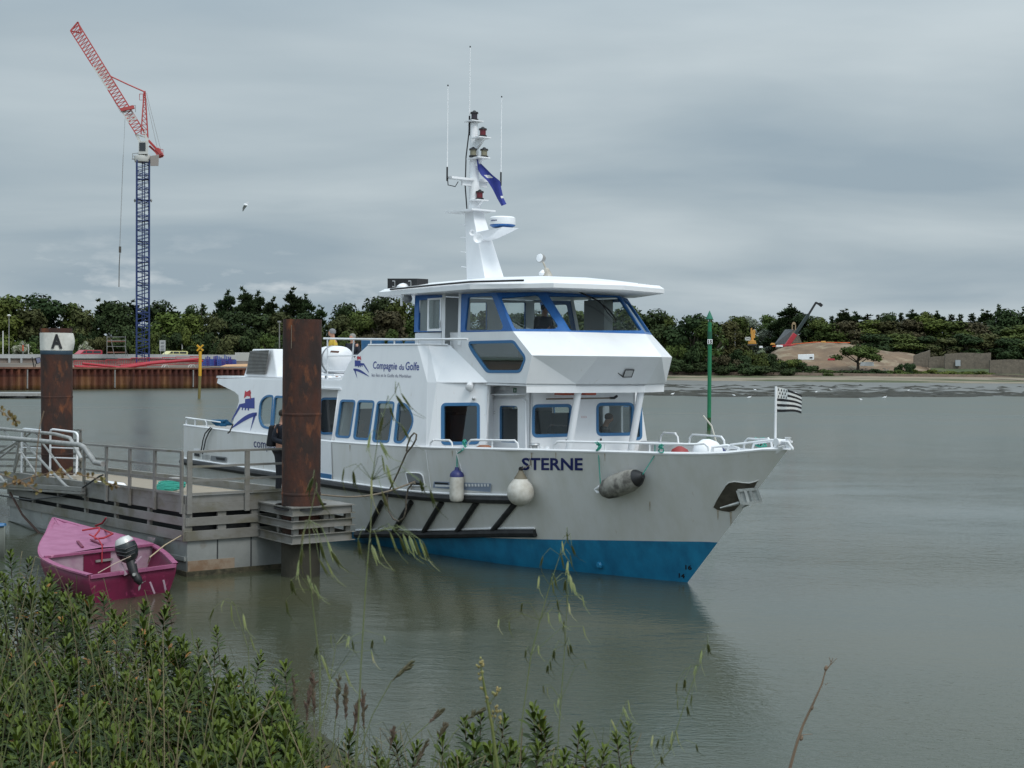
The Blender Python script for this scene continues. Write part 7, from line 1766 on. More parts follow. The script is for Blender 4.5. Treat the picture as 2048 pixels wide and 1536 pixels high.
# green beacon
gb = at_z(1418, 860); Yg = gb.y; t = thing('green_beacon', gb, 'green channel beacon pole with a cone on top and a white number plate', 'channel marker')
M['grn'] = mat('beacon_green', (.012, .20, .085), .45, var=(.008,.15,.065), vscale=1.2)
rg_ = .125
g = MB(); g.tube([at_y(1418.2,835,Yg), at_y(1419.5,700,Yg), at_y(1419.5,645,Yg)], rg_, 14); g.build('pole', M['grn'], t, smooth=True)
g = MB(); g.tube([gb - ZV, at_y(1418,850,Yg), at_y(1418.2,835,Yg)], rg_ * .99, 14); g.build('pole_foot', mat('beacon_weed', (.035,.075,.025), .9, var=(.01,.12,.05), vscale=2), t, smooth=True)
g = MB(); g.tube([at_y(1419.5,677,Yg), at_y(1419.5,663,Yg)], rg_ * 1.15, 14); g.build('collar', mat('beacon_dark', (.008,.09,.05), .5), t, smooth=True)
g = MB(); c = at_y(1419, 637, Yg); hh = (at_y(1419,621,Yg) - c).length; g.lathe(c, (0,0,1), [(.22, -.05), (.225, 0), (.01, hh)], 20); g.tube([at_y(1419.3,646,Yg), c], .05, 8); g.build('cone_topmark', mat('topmark_green', (.03,.19,.12), .6), t, smooth=True)
g = MB(); q = [at_y(x, y, Yg - .2) for x, y in ((1415,688),(1425,688),(1425,678.5),(1415,678.5))]; g.hexa(q, [p + Vector((0,.03,0)) for p in q]); np_ = g.build('number_plate', M['white'], t)
g = MB(); put_text(g, '15', lambda a, b: at_y(1416.5 + 7.5 * a, 686.7 - b * 9.5, Yg - .21), 1, bold=.04); g.build('plate_number', M['blk'], np_, fix=False)
# floating raft at far left
a, b = at_z(-60, 797), at_z(86, 797); t = thing('floating_raft', a.lerp(b,.5), 'low grey floating raft on the far water at the left edge', 'raft')
g = MB(); g.hexa([a + ZV*.25, b + ZV*.25, b + Vector((0,5,.25)), a + Vector((0,5,.25))], [a + ZV*.55, b + ZV*.55, b + Vector((0,5,.55)), a + Vector((0,5,.55))]); g.build('raft_deck', M['galv'], t)
for x in (-30, 22, 70):
    p = at_z(x, 797); g = MB(); g.box((p.x - 1.3, p.y + .2, -.3), (p.x + 1.3, p.y + 4, .25)); g.build('float', M['dark'], t)

# ================================================================= RIGHT SHORE OBJECTS
M['earth'] = mat('bare_earth', (.20, .135, .085), .95, var=(.12,.082,.055), vscale=.22, vmap=(1,1,2.5), vdetail=8, var2=(.27,.22,.15), v2scale=.2, v2lo=.52, v2hi=.66, bump=.9, bscale=.6)
def mound(x0, x1, Y, tops, zb, depth, name, seed=1):
    """earth bank: front toe line at distance Y, crest given by photo heights"""
    g = MB(); n = 26; m_ = 9; rows = []
    for j in range(m_):
        s = j / (m_ - 1); row = []
        for i in range(n):
            px = x0 + (x1 - x0) * i / (n - 1); yt = interp(tops, px); yy = Y + depth * s
            crest = at_y(px, yt, Y + depth * .75).z; crest = max(crest, zb - 1); zz = zb + (crest - zb) * sstep(0, .8, s) - (0 if s < .8 else (s - .8) * 3)
            p = at_y(px, yt, yy); row.append(g.pt((p.x, yy, zz + .5 * (vnoise(px * .15 + seed, j * .8) - .5))))
        rows.append(row)
    for a, b in zip(rows, rows[1:]):
        for i in range(n - 1): g.face([a[i], a[i+1], b[i+1], b[i]])
    o = g.build(name, M['earth'], smooth='full', fix=False); return tag(o, kind='structure')
mound(1530, 1866, 352, [(1530,722),(1548,700),(1570,692),(1610,686),(1640,685),(1695,686),(1715,690),(1740,696),(1765,699),(1790,704),(1815,706),(1840,712),(1866,735)], 3.0, 32, 'earth_mound')
wall_run('ruined_wall', [(YP(1838, 0, 362).x, 362, YP(1838,735,362).z), (YP(1870, 0, 362).x, 362, YP(1870,735,362).z)], 4.0, .8, M['stone'], 'short ruined stone wall right of the bare earth bank', jitter=.6, step=1)
wall_run('ruined_wall', [(YP(1868, 0, 358).x, 358, YP(1868,736,358).z), (YP(1902, 0, 358).x, 358, YP(1902,736,358).z)], 3.0, .8, M['stone'], 'low stone wall length linking the two ruined walls', jitter=.2, step=1)
wall_run('ruined_wall', [(YP(1900, 0, 355).x, 355, YP(1900,738,355).z), (YP(1992, 0, 355).x, 355, YP(1992,738,355).z)], 4.0, .8, M['stone'], 'tall ruined stone wall holding the pale grey door', jitter=.15, step=1)
wall_run('stone_wall', [(YP(1990, 0, 352).x, 352, YP(1990,748,352).z), (YP(2120, 0, 352).x, 352, YP(2120,748,352).z)], 3.6, .8, M['stone'], 'long low stone wall running out at the right edge', jitter=.1, step=1)
q = [YP(x, y, 354) for x, y in ((1911,732),(1921,732),(1921,720),(1911,720))]; g = MB(); g.hexa(q, [p + Vector((0,.3,0)) for p in q]); solo(g, 'grey_door', mat('pale_door', (.33,.36,.38), .6), 'pale grey metal door standing against the tall ruined wall', 'door')
# rubble and weeds at the foot of the earth mound
rk = MB()
for k in range(160):
    x = rn.uniform(1590, 1860); p = at_y(x, 733 + rn.uniform(-9, 1), 352 + rn.uniform(-2, 6)); s_ = rn.uniform(.2, .7)
    rk.lathe((p.x, p.y, hillz(p.x, p.y) - .1), (rn.uniform(-.4,.4), rn.uniform(-.4,.4), 1), [(s_*.5, 0), (s_, s_*.3), (s_*.6, s_*.9), (.05, s_*1.1)], 5)
tag(rk.build('rubble', M['stone']), 'loose rubble along the foot of the earth mound', 'rubble', kind='stuff')
# chapel
Yc = 392; t = thing('stone_chapel', YP(1578, 692, Yc), 'small stone chapel with a slate roof and open bellcote among the trees', 'chapel')
V = lambda x, y, d=0.0: at_y(x, y, Yc + d)
g = MB(); g.hexa([V(1551,697), V(1603,697), V(1603,697,9), V(1551,697,9)], [V(1551,686), V(1603,686), V(1603,686,9), V(1551,686,9)])
g.hexa([V(1572,697,-.2), V(1604,697,-.2), V(1604,697,2), V(1572,697,2)], [V(1572,686,-.2), V(1604,686,-.2), V(1604,686,2), V(1572,686,2)])
g.poly([V(1572,686,-.25), V(1604,686,-.25), V(1598,672,-.25), V(1590,659,-.25), V(1584,664,-.25)]); g.build('wall', M['stone'], t, fix=False)
g = MB(); g.hexa([V(1549,688,-.3), V(1575,688,-.3), V(1605,688,8), V(1551,688,9)], [V(1570,659,3.5), V(1588,658,.2), V(1592,658,3.4), V(1574,659,4.5)]); g.build('roof', mat('slate', (.085,.09,.095), .7, var=(.06,.065,.07), vscale=1), t)
g = MB()
for x0, x1 in ((1583.5,1585.5),(1590,1592)): g.hexa([V(x0,660,.2), V(x1,660,.2), V(x1,660,1), V(x0,660,1)], [V(x0,648,.2), V(x1,648,.2), V(x1,648,1), V(x0,648,1)])
g.hexa([V(1583,649,.2), V(1592.5,649,.2), V(1592.5,649,1), V(1583,649,1)], [V(1586,644,.2), V(1589.5,644,.2), V(1589.5,644,1), V(1586,644,1)])
g.build('bellcote', mat('tan_stone', (.34,.25,.15), .8), t)
# telescopic crane
Yt = 376; V = lambda x, y, d=0.0: at_y(x, y, Yt + d)
t = thing('mobile_crane', V(1575, 690), 'red mobile crane with a dark telescopic boom raised over the chapel', 'mobile crane')
g = MB(); g.bar(V(1573,692), V(1590,668), 1.3, 1.2); g.build('boom_base', M['pipe_red'], t, bevel=.1)
g = MB(); g.bar(V(1589,670), V(1617,629), .9, .8); g.build('boom', mat('boom_dark', (.02,.035,.035), .5), t)
g = MB(); g.bar(V(1616,631), V(1632,605), .55, .5); g.bar(V(1631,605), V(1642,610), .5, .5); g.bar(V(1638,607), V(1644,612), 1.0, .7); g.build('boom_tip', M['blk'], t)
g = MB(); g.bar(V(1560,693), V(1592,693), 1.4, 1.1); g.build('chassis', M['pipe_red'], t, bevel=.1)
for x in (1564, 1576, 1588): g = MB(); g.lathe(V(x, 696, -.9), (0,1,0), [(.6,0),(.6,.4)], 14); g.build('wheel', M['blk'], t)
# excavator
Yx = 366; V = lambda x, y, d=0.0: at_y(x, y, Yx + d)
t = thing('excavator', V(1502, 690), 'yellow excavator with a white framed cab and folded arm', 'excavator')
M['exy'] = mat('excavator_yellow', (.55,.27,.05), .5)
g = MB(); g.hexa([V(1496,688,-1), V(1513,688,-1), V(1513,688,1), V(1496,688,1)], [V(1496,680,-1), V(1511,681,-1), V(1511,681,1), V(1496,680,1)]); g.build('body', M['exy'], t, bevel=.1)
g = MB()
for a, b in (((1491,680),(1491,675)),((1500,680),(1500,675)),((1491,675),(1500,675)),((1491,680),(1500,680))): g.bar(V(*a,-1.1), V(*b,-1.1), .25)
g.hexa([V(1491,680,-1), V(1500,680,-1), V(1500,680,.6), V(1491,680,.6)], [V(1491,675.5,-1), V(1500,675.5,-1), V(1500,675.5,.6), V(1491,675.5,.6)]); g.build('cab', M['crane_white'], t)
g = MB(); g.bar(V(1505,682), V(1504,664), .6); g.bar(V(1504,664), V(1509,660), .5); g.bar(V(1509,660), V(1508,676), .45); g.bar(V(1502,668), V(1503,656), .35); g.build('arm', M['exy'], t)
g = MB(); g.hexa([V(1494,692,-1.2), V(1514,692,-1.2), V(1514,692,1.2), V(1494,692,1.2)], [V(1494,688.5,-1.2), V(1514,688.5,-1.2), V(1514,688.5,1.2), V(1494,688.5,1.2)]); g.build('tracks', M['blk'], t, bevel=.15)
g = MB(); g.hexa([V(1540,690), V(1551,690), V(1551,690,3), V(1540,690,3)], [V(1542,686), V(1549,686), V(1549,686,3), V(1542,686,3)]); solo(g, 'small_digger', M['exy'], 'small yellow digger top showing at the left foot of the chapel', 'digger', bevel=.1)
g = MB(); g.hexa([V(1641,686,10), V(1653,686,10), V(1653,686,12), V(1641,686,12)], [V(1642,682,10), V(1651,682,10), V(1651,682,12), V(1642,682,12)]); solo(g, 'yellow_skip', M['exy'], 'yellow machine roof on the crest of the earth mound', 'machine', bevel=.1)
# cabins / caravan / boat
V = lambda x, y, d=0.0: at_y(x, y, 347 + d)
t = thing('white_cabin', V(1612, 719), 'white site cabin with one dark window under the earth mound', 'cabin')
g = MB(); g.hexa([V(1596,719.5), V(1628,719.5), V(1628,719.5,3), V(1596,719.5,3)], [V(1596,709), V(1628,708), V(1628,708,3), V(1596,709,3)]); g.build('body', M['white'], t, bevel=.05)
g = MB(); g.poly([V(1619,717,-.05), V(1625,717,-.05), V(1625,714,-.05), V(1619,714,-.05)]); g.build('window', M['dark'], t, fix=False)
for k, (x0, x1, y0, y1, c_, lab) in enumerate(((1518,1526,692,696,'white','white boat cover behind the bushes below the excavator'),(1552,1566,690,694,'white','white tarpaulin at the foot of the chapel'),(1655,1670,717,721,'pipe_red','red pallet stack at the foot of the earth mound'),(1720,1748,724,732,'concrete','grey shed roof under the spreading tree'))):
    Vd = lambda x, y, d=0.0: at_y(x, y, (362 if k < 2 else 348) + d)
    g = MB(); g.hexa([Vd(x0,y1), Vd(x1,y1), Vd(x1,y1,2), Vd(x0,y1,2)], [Vd(x0+1,y0), Vd(x1-1,y0), Vd(x1-1,y0,2), Vd(x0+1,y0,2)]); solo(g, ['boat_cover','tarpaulin','pallet_stack','shed_roof'][k], M[c_], lab, ['boat cover','tarpaulin','pallets','shed'][k], bevel=.05)
for k, (x, yt, yb) in enumerate(((1452,649,688),(1470,653,688))):
    a, b = at_y(x, yb, 372), at_y(x, yt, 372); t = thing('street_lamp', a, ['street lamp with a double head, left of the pair behind the green beacon', 'plain thinner street lamp, right of the pair behind the green beacon'][k], 'street lamp', 'street lamps on the far right bank')
    g = MB(); g.tube([a - ZV*3, b], .12, 7); g.build('pole', M['galv'], t); g = MB(); g.bar(b - Vector((.9,0,0)), b + Vector((.5,0,0)), .35, .2); g.build('lamp_head', M['crane_white'], t)
# orange netting line
g = MB(); g.tube([at_y(x, y, 384) for x, y in ((1545,693),(1590,688),(1630,684.5),(1700,685.5))], .12, 4); solo(g, 'orange_netting', mat('net_orange', (.6,.12,.03), .7), 'thin orange safety netting along the crest of the earth mound', 'netting')
# the far slipway kerb at right
g = MB(); g.hexa([at_y(1985,751,334), at_y(2070,757,330), at_y(2070,757,332), at_y(1985,751,336)], [at_y(1985,748,334), at_y(2070,752,330), at_y(2070,752,332), at_y(1985,748,336)]); solo(g, 'slipway', M['stone'], 'stone slipway edge at the far right beach', 'slipway')
# gulls and egrets on the mud flat: small white birds
def bird_mesh():
    g = MB(); g.tube([(-.26,0,.20),(-.12,0,.24),(.05,0,.27),(.16,0,.28),(.2,0,.3)], [.015,.07,.095,.06,.03], 8)
    g.tube([(.17,0,.28),(.22,0,.38),(.25,0,.41)], [.035,.03,.04], 7); g.tube([(.25,0,.41),(.33,0,.39)], [.02,.004], 5)
    g.tube([(.02,.03,.22),(.02,.03,0)], .01, 4); g.tube([(.02,-.03,.22),(.02,-.03,0)], .01, 4)
    return g
bm_ = bird_mesh(); gm = bpy.data.meshes.new('gull'); gm.from_pydata(bm_.v, [], bm_.f); gm.materials.append(M['white'])
spots = [(1345,791,'nearest the wheelhouse'),(1468,793,'below the beacon on the mud edge'),(1498,798,'standing in the shallows right of the beacon'),(1510,781,'on the mud left of the bow flag'),(1564,782,'on the mud above the bow flag'),(1590,787,'just right of the bow flag'),(1632,786,'left of the spreading tree'),(1662,781,'below the spreading tree trunk'),(1769,798,'in the shallows below the earth bank'),(1722,802,'lowest one in the shallows'),(1817,782,'below the ruined walls'),(1998,782,'farthest right')]
for k, (x, y, lab) in enumerate(spots):
    p = at_z(x, y, .25 if y < 790 else .05); b = bpy.data.objects.new('gull', gm); scene.collection.objects.link(b)
    b.location = (p.x, p.y, max(0, p.z - .1)); b.scale = (rn.uniform(.8, 1.05),) * 3; b.rotation_euler = (0, 0, rn.uniform(-.6, .6) + (math.pi if k % 2 else 0))
    tag(b, 'small white gull on the far mud flat, ' + lab, 'gull', 'gulls on the mud flat')
# flying gull
c = at_y(491, 412, 70); t = thing('flying_gull', c, 'gull gliding in the grey sky between the crane and the ferry mast', 'gull')
g = MB(); g.tube([at_y(496,411,70), at_y(492,410,70), at_y(489,409,70), at_y(487,408.5,70)], [.015,.06,.055,.012], 8); g.build('body', M['white'], t, smooth=True)
for pts in (((492,410),(494,406),(496.5,403)), ((491,411),(488,416),(485.5,423))):
    P = [at_y(x, y, 70 + (0 if i == 0 else .1 * i)) for i, (x, y) in enumerate(pts)]; g = MB(); w_ = (.09, .075, .012)
    for i in range(2): g.hexa([P[i] - CR*w_[i], P[i] + CR*w_[i], P[i+1] + CR*w_[i+1], P[i+1] - CR*w_[i+1]], [q + Vector((0,.02,.01)) for q in (P[i] - CR*w_[i], P[i] + CR*w_[i], P[i+1] + CR*w_[i+1], P[i+1] - CR*w_[i+1])])
    g.build('wing', mat('wing_grey', (.38,.39,.40), .7), t)
print('far ok')
# ================================================================= PEOPLE
M['skin'] = mat('skin', (.42, .22, .15), .6)
def skinned(name, edges, mt, parent, sub=2):
    """edges: chains of (point, radius) sharing points; grown with a Skin modifier"""
    vs, rs, es = [], [], []; key = {}
    def vid(p, r):
        k = tuple(round(c, 4) for c in p)
        if k not in key: key[k] = len(vs); vs.append(Vector(p)); rs.append(r)
        return key[k]
    for ch in edges:
        ids = [vid(p, r) for p, r in ch]
        es += list(zip(ids, ids[1:]))
    o0 = parent_origin(parent); me = bpy.data.meshes.new(name); me.from_pydata([v - o0 for v in vs], es, [])
    ob = bpy.data.objects.new(name, me); scene.collection.objects.link(ob)
    ob.parent = parent
    md = ob.modifiers.new('skin', 'SKIN'); md.use_smooth_shade = True
    if not me.skin_vertices: pass
    sk = me.skin_vertices[0].data if me.skin_vertices else None
    if sk is None:
        bm = bmesh.new(); bm.from_mesh(me); bm.verts.layers.skin.verify(); bm.to_mesh(me); bm.free(); sk = me.skin_vertices[0].data
    for i, r in enumerate(rs):
        rr_ = r if isinstance(r, tuple) else (r, r); sk[i].radius = rr_; sk[i].use_root = (i == 0)
    ms_ = ob.modifiers.new('sub', 'SUBSURF'); ms_.levels = sub; ms_.render_levels = sub
    # freeze the grown surface into a plain mesh
    dg = bpy.context.evaluated_depsgraph_get(); dg.update()
    nm = bpy.data.meshes.new_from_object(ob.evaluated_get(dg)); ob.modifiers.clear(); ob.data = nm; nm.materials.clear(); nm.materials.append(mt)
    for p in nm.polygons: p.use_smooth = True
    bpy.data.meshes.remove(me); return ob
def person(pos, face, label, jacket, trousers, hair, seated=False, h=1.74, hat=None, lean=0.0, arm_fwd=.25, parts='all', group=None):
    """pos: point under the hips on floor or seat base; face: horizontal facing direction"""
    f = Vector(face).normalized(); s = Vector((f.y, -f.x, 0)); k = h / 1.74
    def P(x, y, z): return Vector(pos) + s * (x * k) + f * ((y + lean * max(0, z - .9)) * k) + ZV * (z * k)
    t = thing('person', Vector(pos), label, 'person', group)
    hz = .92 if not seated else .45; dz = hz - .92
    def U(x, y, z): return P(x, y, z + dz)
    legs = []
    for sg in (-1, 1):
        if seated: legs.append([((0,0,hz), .12), ((sg*.10,.02,hz-.02), .085), ((sg*.12,.42,hz), .065), ((sg*.12,.44,.08), .04), ((sg*.12,.58,.04), .035)])
        else: legs.append([((0,0,hz), .12), ((sg*.09,0,hz-.07), .09), ((sg*.10,.02,.50), .062), ((sg*.11,-.01,.09), .042), ((sg*.12,.15,.04), .036)])
    spine = [((0,0,.92), .12), ((0,.0,1.10), .125), ((0,0,1.32), .135), ((0,.0,1.44), .085), ((0,.01,1.52), .052), ((0,.03,1.60), .085), ((0,.03,1.70), .075)]
    nose = [((0,.03,1.60), .085), ((0,.13,1.60), .018)]
    arms = []
    for sg in (-1, 1):
        arms.append([((0,0,1.32), .135), ((sg*.17,0,1.40), .058), ((sg*.24,-.02,1.14), .045), ((sg*.21,arm_fwd,1.00 + arm_fwd*.3), .032), ((sg*.20,arm_fwd+.10,.98 + arm_fwd*.3), .034)])
    fingers = []
    for sg in (-1, 1):
        b = (sg*.20,arm_fwd+.10,.98 + arm_fwd*.3)
        for q, ln in ((-.024,.075),(-.008,.085),(.008,.08),(.024,.065)): fingers.append([(b, .034), ((b[0]+q*1.1, b[1]+.03, b[2]-.01), .010), ((b[0]+q*1.3, b[1]+ln, b[2]-.035), .008)])
        fingers.append([(b, .034), ((b[0]-sg*.035, b[1]+.015, b[2]+.01), .011), ((b[0]-sg*.045, b[1]+.05, b[2]), .009)])
    conv = lambda ch, grow=0, mn=0: [(U(*p) if True else p, (r + grow)) for p, r in ch]
    legw = lambda ch, grow=0: [(P(*p), r + grow) for p, r in ch]
    # the body: one surface
    body = [conv(spine), conv(nose)] + [conv(a) for a in arms] + [conv(a) for a in fingers]
    body += [[(U(0,0,.92), .12)] + legw(l)[1:] for l in legs]
    skinned('body', body, M['skin'], t)
    j = [conv(spine[:4], .022)] + [conv([a[0]] + a[1:4], .018) for a in arms]
    skinned('jacket', j, jacket, t)
    skinned('trousers', [[(U(0,0,.92), .14)] + legw(l, .018)[1:4] for l in legs], trousers, t)
    if not seated:
        for l in legs:
            g = MB(); a, b = P(*l[3][0]), P(*l[4][0]); g.tube([a - f * .06 - ZV*.03, (a+b)/2 - ZV * .02, b + f * .03 - ZV * .01], [.045, .05, .035], 8); g.build('shoe', M['blk'], t, smooth=True)
    g = MB(); hc = U(0, .015, 1.665); g.lathe(hc - ZV * .02 * k, (0,0,1), [(.082*k, -.03*k), (.094*k, .0), (.09*k, .05*k), (.06*k, .085*k), (.01, .10*k)], 14); g.build('cap' if hat else 'hair', hat or hair, t, smooth=True)
    return t
Mj = lambda n, c: mat(n, c, .85)
navy_j = Mj('navy_jacket', (.008,.011,.020)); dark_t = Mj('dark_trousers', (.010,.012,.018)); grey_h = Mj('grey_hair', (.25,.24,.22)); dark_h = Mj('dark_hair', (.02,.016,.012)); yel_j = Mj('yellow_jacket', (.50,.34,.04)); grey_cap = Mj('grey_cap', (.20,.20,.21)); grey_j = Mj('grey_pullover', (.10,.095,.09)); brown_h = Mj('brown_hair', (.09,.04,.02))
# the man on the pontoon behind the pile, in profile looking to the ferry
mp_ = at_z(580, 988, 1.42); u, v, _ = tob(mp_); v = max(v, VE + .22)
pm = BT(u, v, 1.40); man = person(pm, FV * .9 + NV * -.35, 'person in a dark jacket standing on the pontoon behind the near rusty pile', navy_j, dark_t, dark_h, h=1.78)
bk = -(FV * .9 + NV * -.35).normalized(); g = MB(); c = pm + bk * .24 + ZV * 1.25
sd_ = Vector((bk.y, -bk.x, 0)); 
for a, b in ((0, 1),):
    lo = [c + sd_ * x + bk * y - ZV * .24 for x, y in ((-.15,-.10),(.15,-.10),(.15,.10),(-.15,.10))]; hi = [c + sd_ * x + bk * y + ZV * .20 for x, y in ((-.13,-.10),(.13,-.10),(.12,.04),(-.12,.04))]; g.hexa(lo, hi)
solo(g, 'rucksack', Mj('black_rucksack', (.006,.007,.012)), 'black rucksack on the back of the person behind the pile', 'rucksack', bevel=.04)
def on_deck(x, y, v, z): 
    u, _, _ = on_v(x, y, v); return BT(u, v, z)
p = on_deck(666, 660, .9, ZR); hz_ = tob(at_plane(666, 655, BT(0, .9, 0), NV))[2] - ZR
person(p, -FV * .2 + NV * .9, 'person in a grey knitted cap and yellow jacket sitting on the ferry upper deck', yel_j, dark_t, grey_h, seated=True, h=1.74 * hz_ / 1.30, hat=grey_cap)
p = on_deck(706, 670, .2, ZR); hz_ = tob(at_plane(706, 665, BT(0, .2, 0), NV))[2] - ZR
person(p, NV + FV * .3, 'bare headed person in dark clothes sitting right of the yellow jacket', navy_j, dark_t, grey_h, seated=True, h=1.74 * hz_ / 1.30)
person(BT(-4.55, .0, 4.27), FV, 'skipper in dark clothing seated behind the wheelhouse front window', navy_j, dark_t, dark_h, seated=True, h=1.65)
for (x, y, fv, lab, jk, hr, ht) in ((722, 846, 1, 'passenger with a pink face behind the second saloon window of the group of four', grey_j, grey_h, None), (768, 830, -1, 'passenger in a dark peaked cap behind the third saloon window', grey_j, dark_h, navy_j), (803, 860, 1, 'dark haired passenger low behind the rounded saloon window', navy_j, dark_h, None)):
    u, _, z = on_v(x, y, 1.95); person(BT(u, 1.95, z - 1.18), FV * fv, lab, jk, dark_t, hr, seated=True, h=1.70, hat=ht)
u, v, z = on_u(1208, 835, -3.75); person(BT(-3.75, v, z - 1.18), NV * -.5 + FV * .5, 'grey clad passenger leaning behind the right front cabin window', grey_j, dark_t, brown_h, seated=True, h=1.75, lean=.3)
# saloon inside: floor and seats
g = MB(BT); g.box((-15, -2.35, 1.9), (-3.3, 1.35, 1.93)); g.build('saloon_floor', M['grey'], boat)
for k, u in enumerate(lin(-9.6, -5.6, 4)):
    for v in (1.2, -1.6):
        g = MB(BT); g.box((u - .05, v - .5, 1.93), (u + .05, v + .5, 3.05)); g.build('saloon_seat', mat('seat_fabric', (.08,.10,.13), .9) if 'seatf' not in M else M['seatf'], boat)
g = MB(BT); g.box((-9.0, -2.3, 1.93), (-8.9, .2, 3.68)); g.build('saloon_bulkhead', M['grey'], boat)
M['curtain'] = mat('curtain', (.35,.36,.36), .9)
g = MB(BT); g.box((-9.0, 2.22, 2.3), (-8.7, 2.27, 3.6)); g.build('curtain', M['curtain'], boat)
g = MB(BT); g.box((-5.9, -1.0, 1.93), (-5.8, 2.3, 3.7)); g.build('saloon_bulkhead', M['grey'], boat) if False else None
# ================================================================= FOREGROUND PLANTS
M['leaf_fg'] = mat('shrub_leaf', (.048, .078, .010), .5, spec=.2, var=(.020, .036, .007), vscale=7, lo=.4, hi=.6, var2=(.12, .15, .028), v2scale=2.2, v2lo=.5, v2hi=.68)
M['leaf_young'] = mat('young_leaf', (.105, .140, .020), .5, spec=.2, var=(.055, .085, .012), vscale=3)
M['leaf_old'] = mat('yellowed_leaf', (.38, .15, .015), .5, var=(.22,.10,.02), vscale=8)
M['twig'] = mat('shrub_twig', (.075, .05, .035), .85)
M['stalk'] = mat('green_stalk', (.10, .135, .04), .6, var=(.15,.15,.07), vscale=4)
M['oat'] = mat('oat_spikelet', (.17, .185, .055), .6, var=(.09,.12,.03), vscale=9, var2=(.30,.26,.13), v2scale=14, v2lo=.55, v2hi=.7)
M['seedhead'] = mat('purple_seed_head', (.11, .06, .052), .8, var=(.07,.075,.03), vscale=9)
M['straw'] = mat('straw', (.26, .21, .12), .7, var=(.16,.13,.07), vscale=5)
M['dry'] = mat('dry_stem', (.22, .15, .10), .8, var=(.13,.09,.06), vscale=12)
def px_d(x, y, D): return at_y(x, y, D)
def leaf(g, p, d, n, L_, W_):
    """a small folded obovate leaf from p along d"""
    d = d.normalized(); s = d.cross(n).normalized(); n = s.cross(d)
    pts = [p, p + d * L_ * .45 + s * W_ * .42 + n * W_ * .16, p + d * L_ * .80 + s * W_ * .5 + n * W_ * .12, p + d * L_ - n * W_ * .1, p + d * L_ * .80 - s * W_ * .5 + n * W_ * .12, p + d * L_ * .45 - s * W_ * .42 + n * W_ * .16, p + d * L_ * .6]
    k = len(g.v); g.v += pts
    g.face([k, k+1, k+6]); g.face([k+1, k+2, k+6]); g.face([k+2, k+3, k+6]); g.face([k+3, k+4, k+6]); g.face([k+4, k+5, k+6]); g.face([k+5, k, k+6])
contour = [(-120,1118),(0,1135),(60,1150),(110,1172),(165,1195),(215,1215),(262,1226),(300,1240),(335,1262),(372,1290),(405,1308),(440,1330),(480,1372),(515,1372),(560,1380),(590,1440),(620,1500),(660,1520),(720,1522),(800,1518),(860,1528),(905,1492),(960,1470),(1000,1482),(1060,1475),(1100,1500),(1150,1525),(1190,1520),(1230,1492),(1262,1490),(1275,1545)]
rs = random.Random(21)
tips = [(335,1188,8.6),(250,1226,8.2),(330,1222,8.0),(432,1258,7.8),(365,1278,7.6),(396,1284,7.5),(290,1212,8.2),(205,1192,8.3),(450,1322,7.2),(484,1346,7.0),(521,1312,7.2),(570,1330,7.0),(545,1352,6.8),(430,1300,7.4),(60,1120,8.5),(20,1108,8.4),(140,1165,8.3),(100,1150,8.4),
 (640,1482,5.8),(700,1470,5.9),(790,1478,5.8),(835,1492,5.7),(930,1440,6.0),(962,1428,6.0),(1010,1436,5.9),(1066,1420,6.0),(1086,1452,5.9),(1160,1456,5.8),(1170,1490,5.7),(1232,1470,5.7),(1256,1452,5.8),(885,1480,5.8),(1130,1510,5.6),(1210,1500,5.6),(750,1500,5.7),(610,1450,6.2),(1080,1432,5.9),(945,1462,5.8)]
for i in range(720):
    x = rs.uniform(-130, 1285) if rs.random() < .35 else rs.uniform(-130, 620)
    yt = interp(contour, x); y = yt + (1600 - yt) * rs.random() ** 1.0
    if x > 600 and rs.random() < .35: continue
    D = 8.3 - (y - 1120) / 440 * 3.6 + rs.uniform(-.35, .35)
    if x > 600: D = min(D, 5.9)
    tips.append((x, y, max(4.3, D)))
# shrub bases along the bank
bases = []
for (x, D) in ((-90,8.2),(30,8.3),(130,8.1),(230,8.0),(330,7.8),(440,7.4),(550,7.0),(-60,7.0),(60,6.8),(180,6.8),(300,6.6),(420,6.5),(540,6.2),(-30,5.8),(100,5.6),(240,5.5),(370,5.5),(500,5.3),(660,5.8),(800,5.7),(930,5.8),(1060,5.8),(1160,5.6),(1245,5.6),(40,4.7),(220,4.6),(400,4.6),(560,4.6)):
    p = px_d(x, 1400, D); p.z = bank(p.x, p.y) - .08; bases.append((p, x, D, []))
for (x, y, D) in tips:
    p = px_d(x, y, D); b = min(bases, key=lambda q: (q[0].x - p.x) ** 2 + (q[0].y - p.y) ** 2); b[3].append((p, x, y))
SHR = ['at the far left edge', 'below the pink dinghy bow', 'left of centre under the dinghy', 'right of the dinghy stern', 'with the tallest shoots by the water', 'right of the tall shoots', 'at the right end of the thicket']
used_s = {}
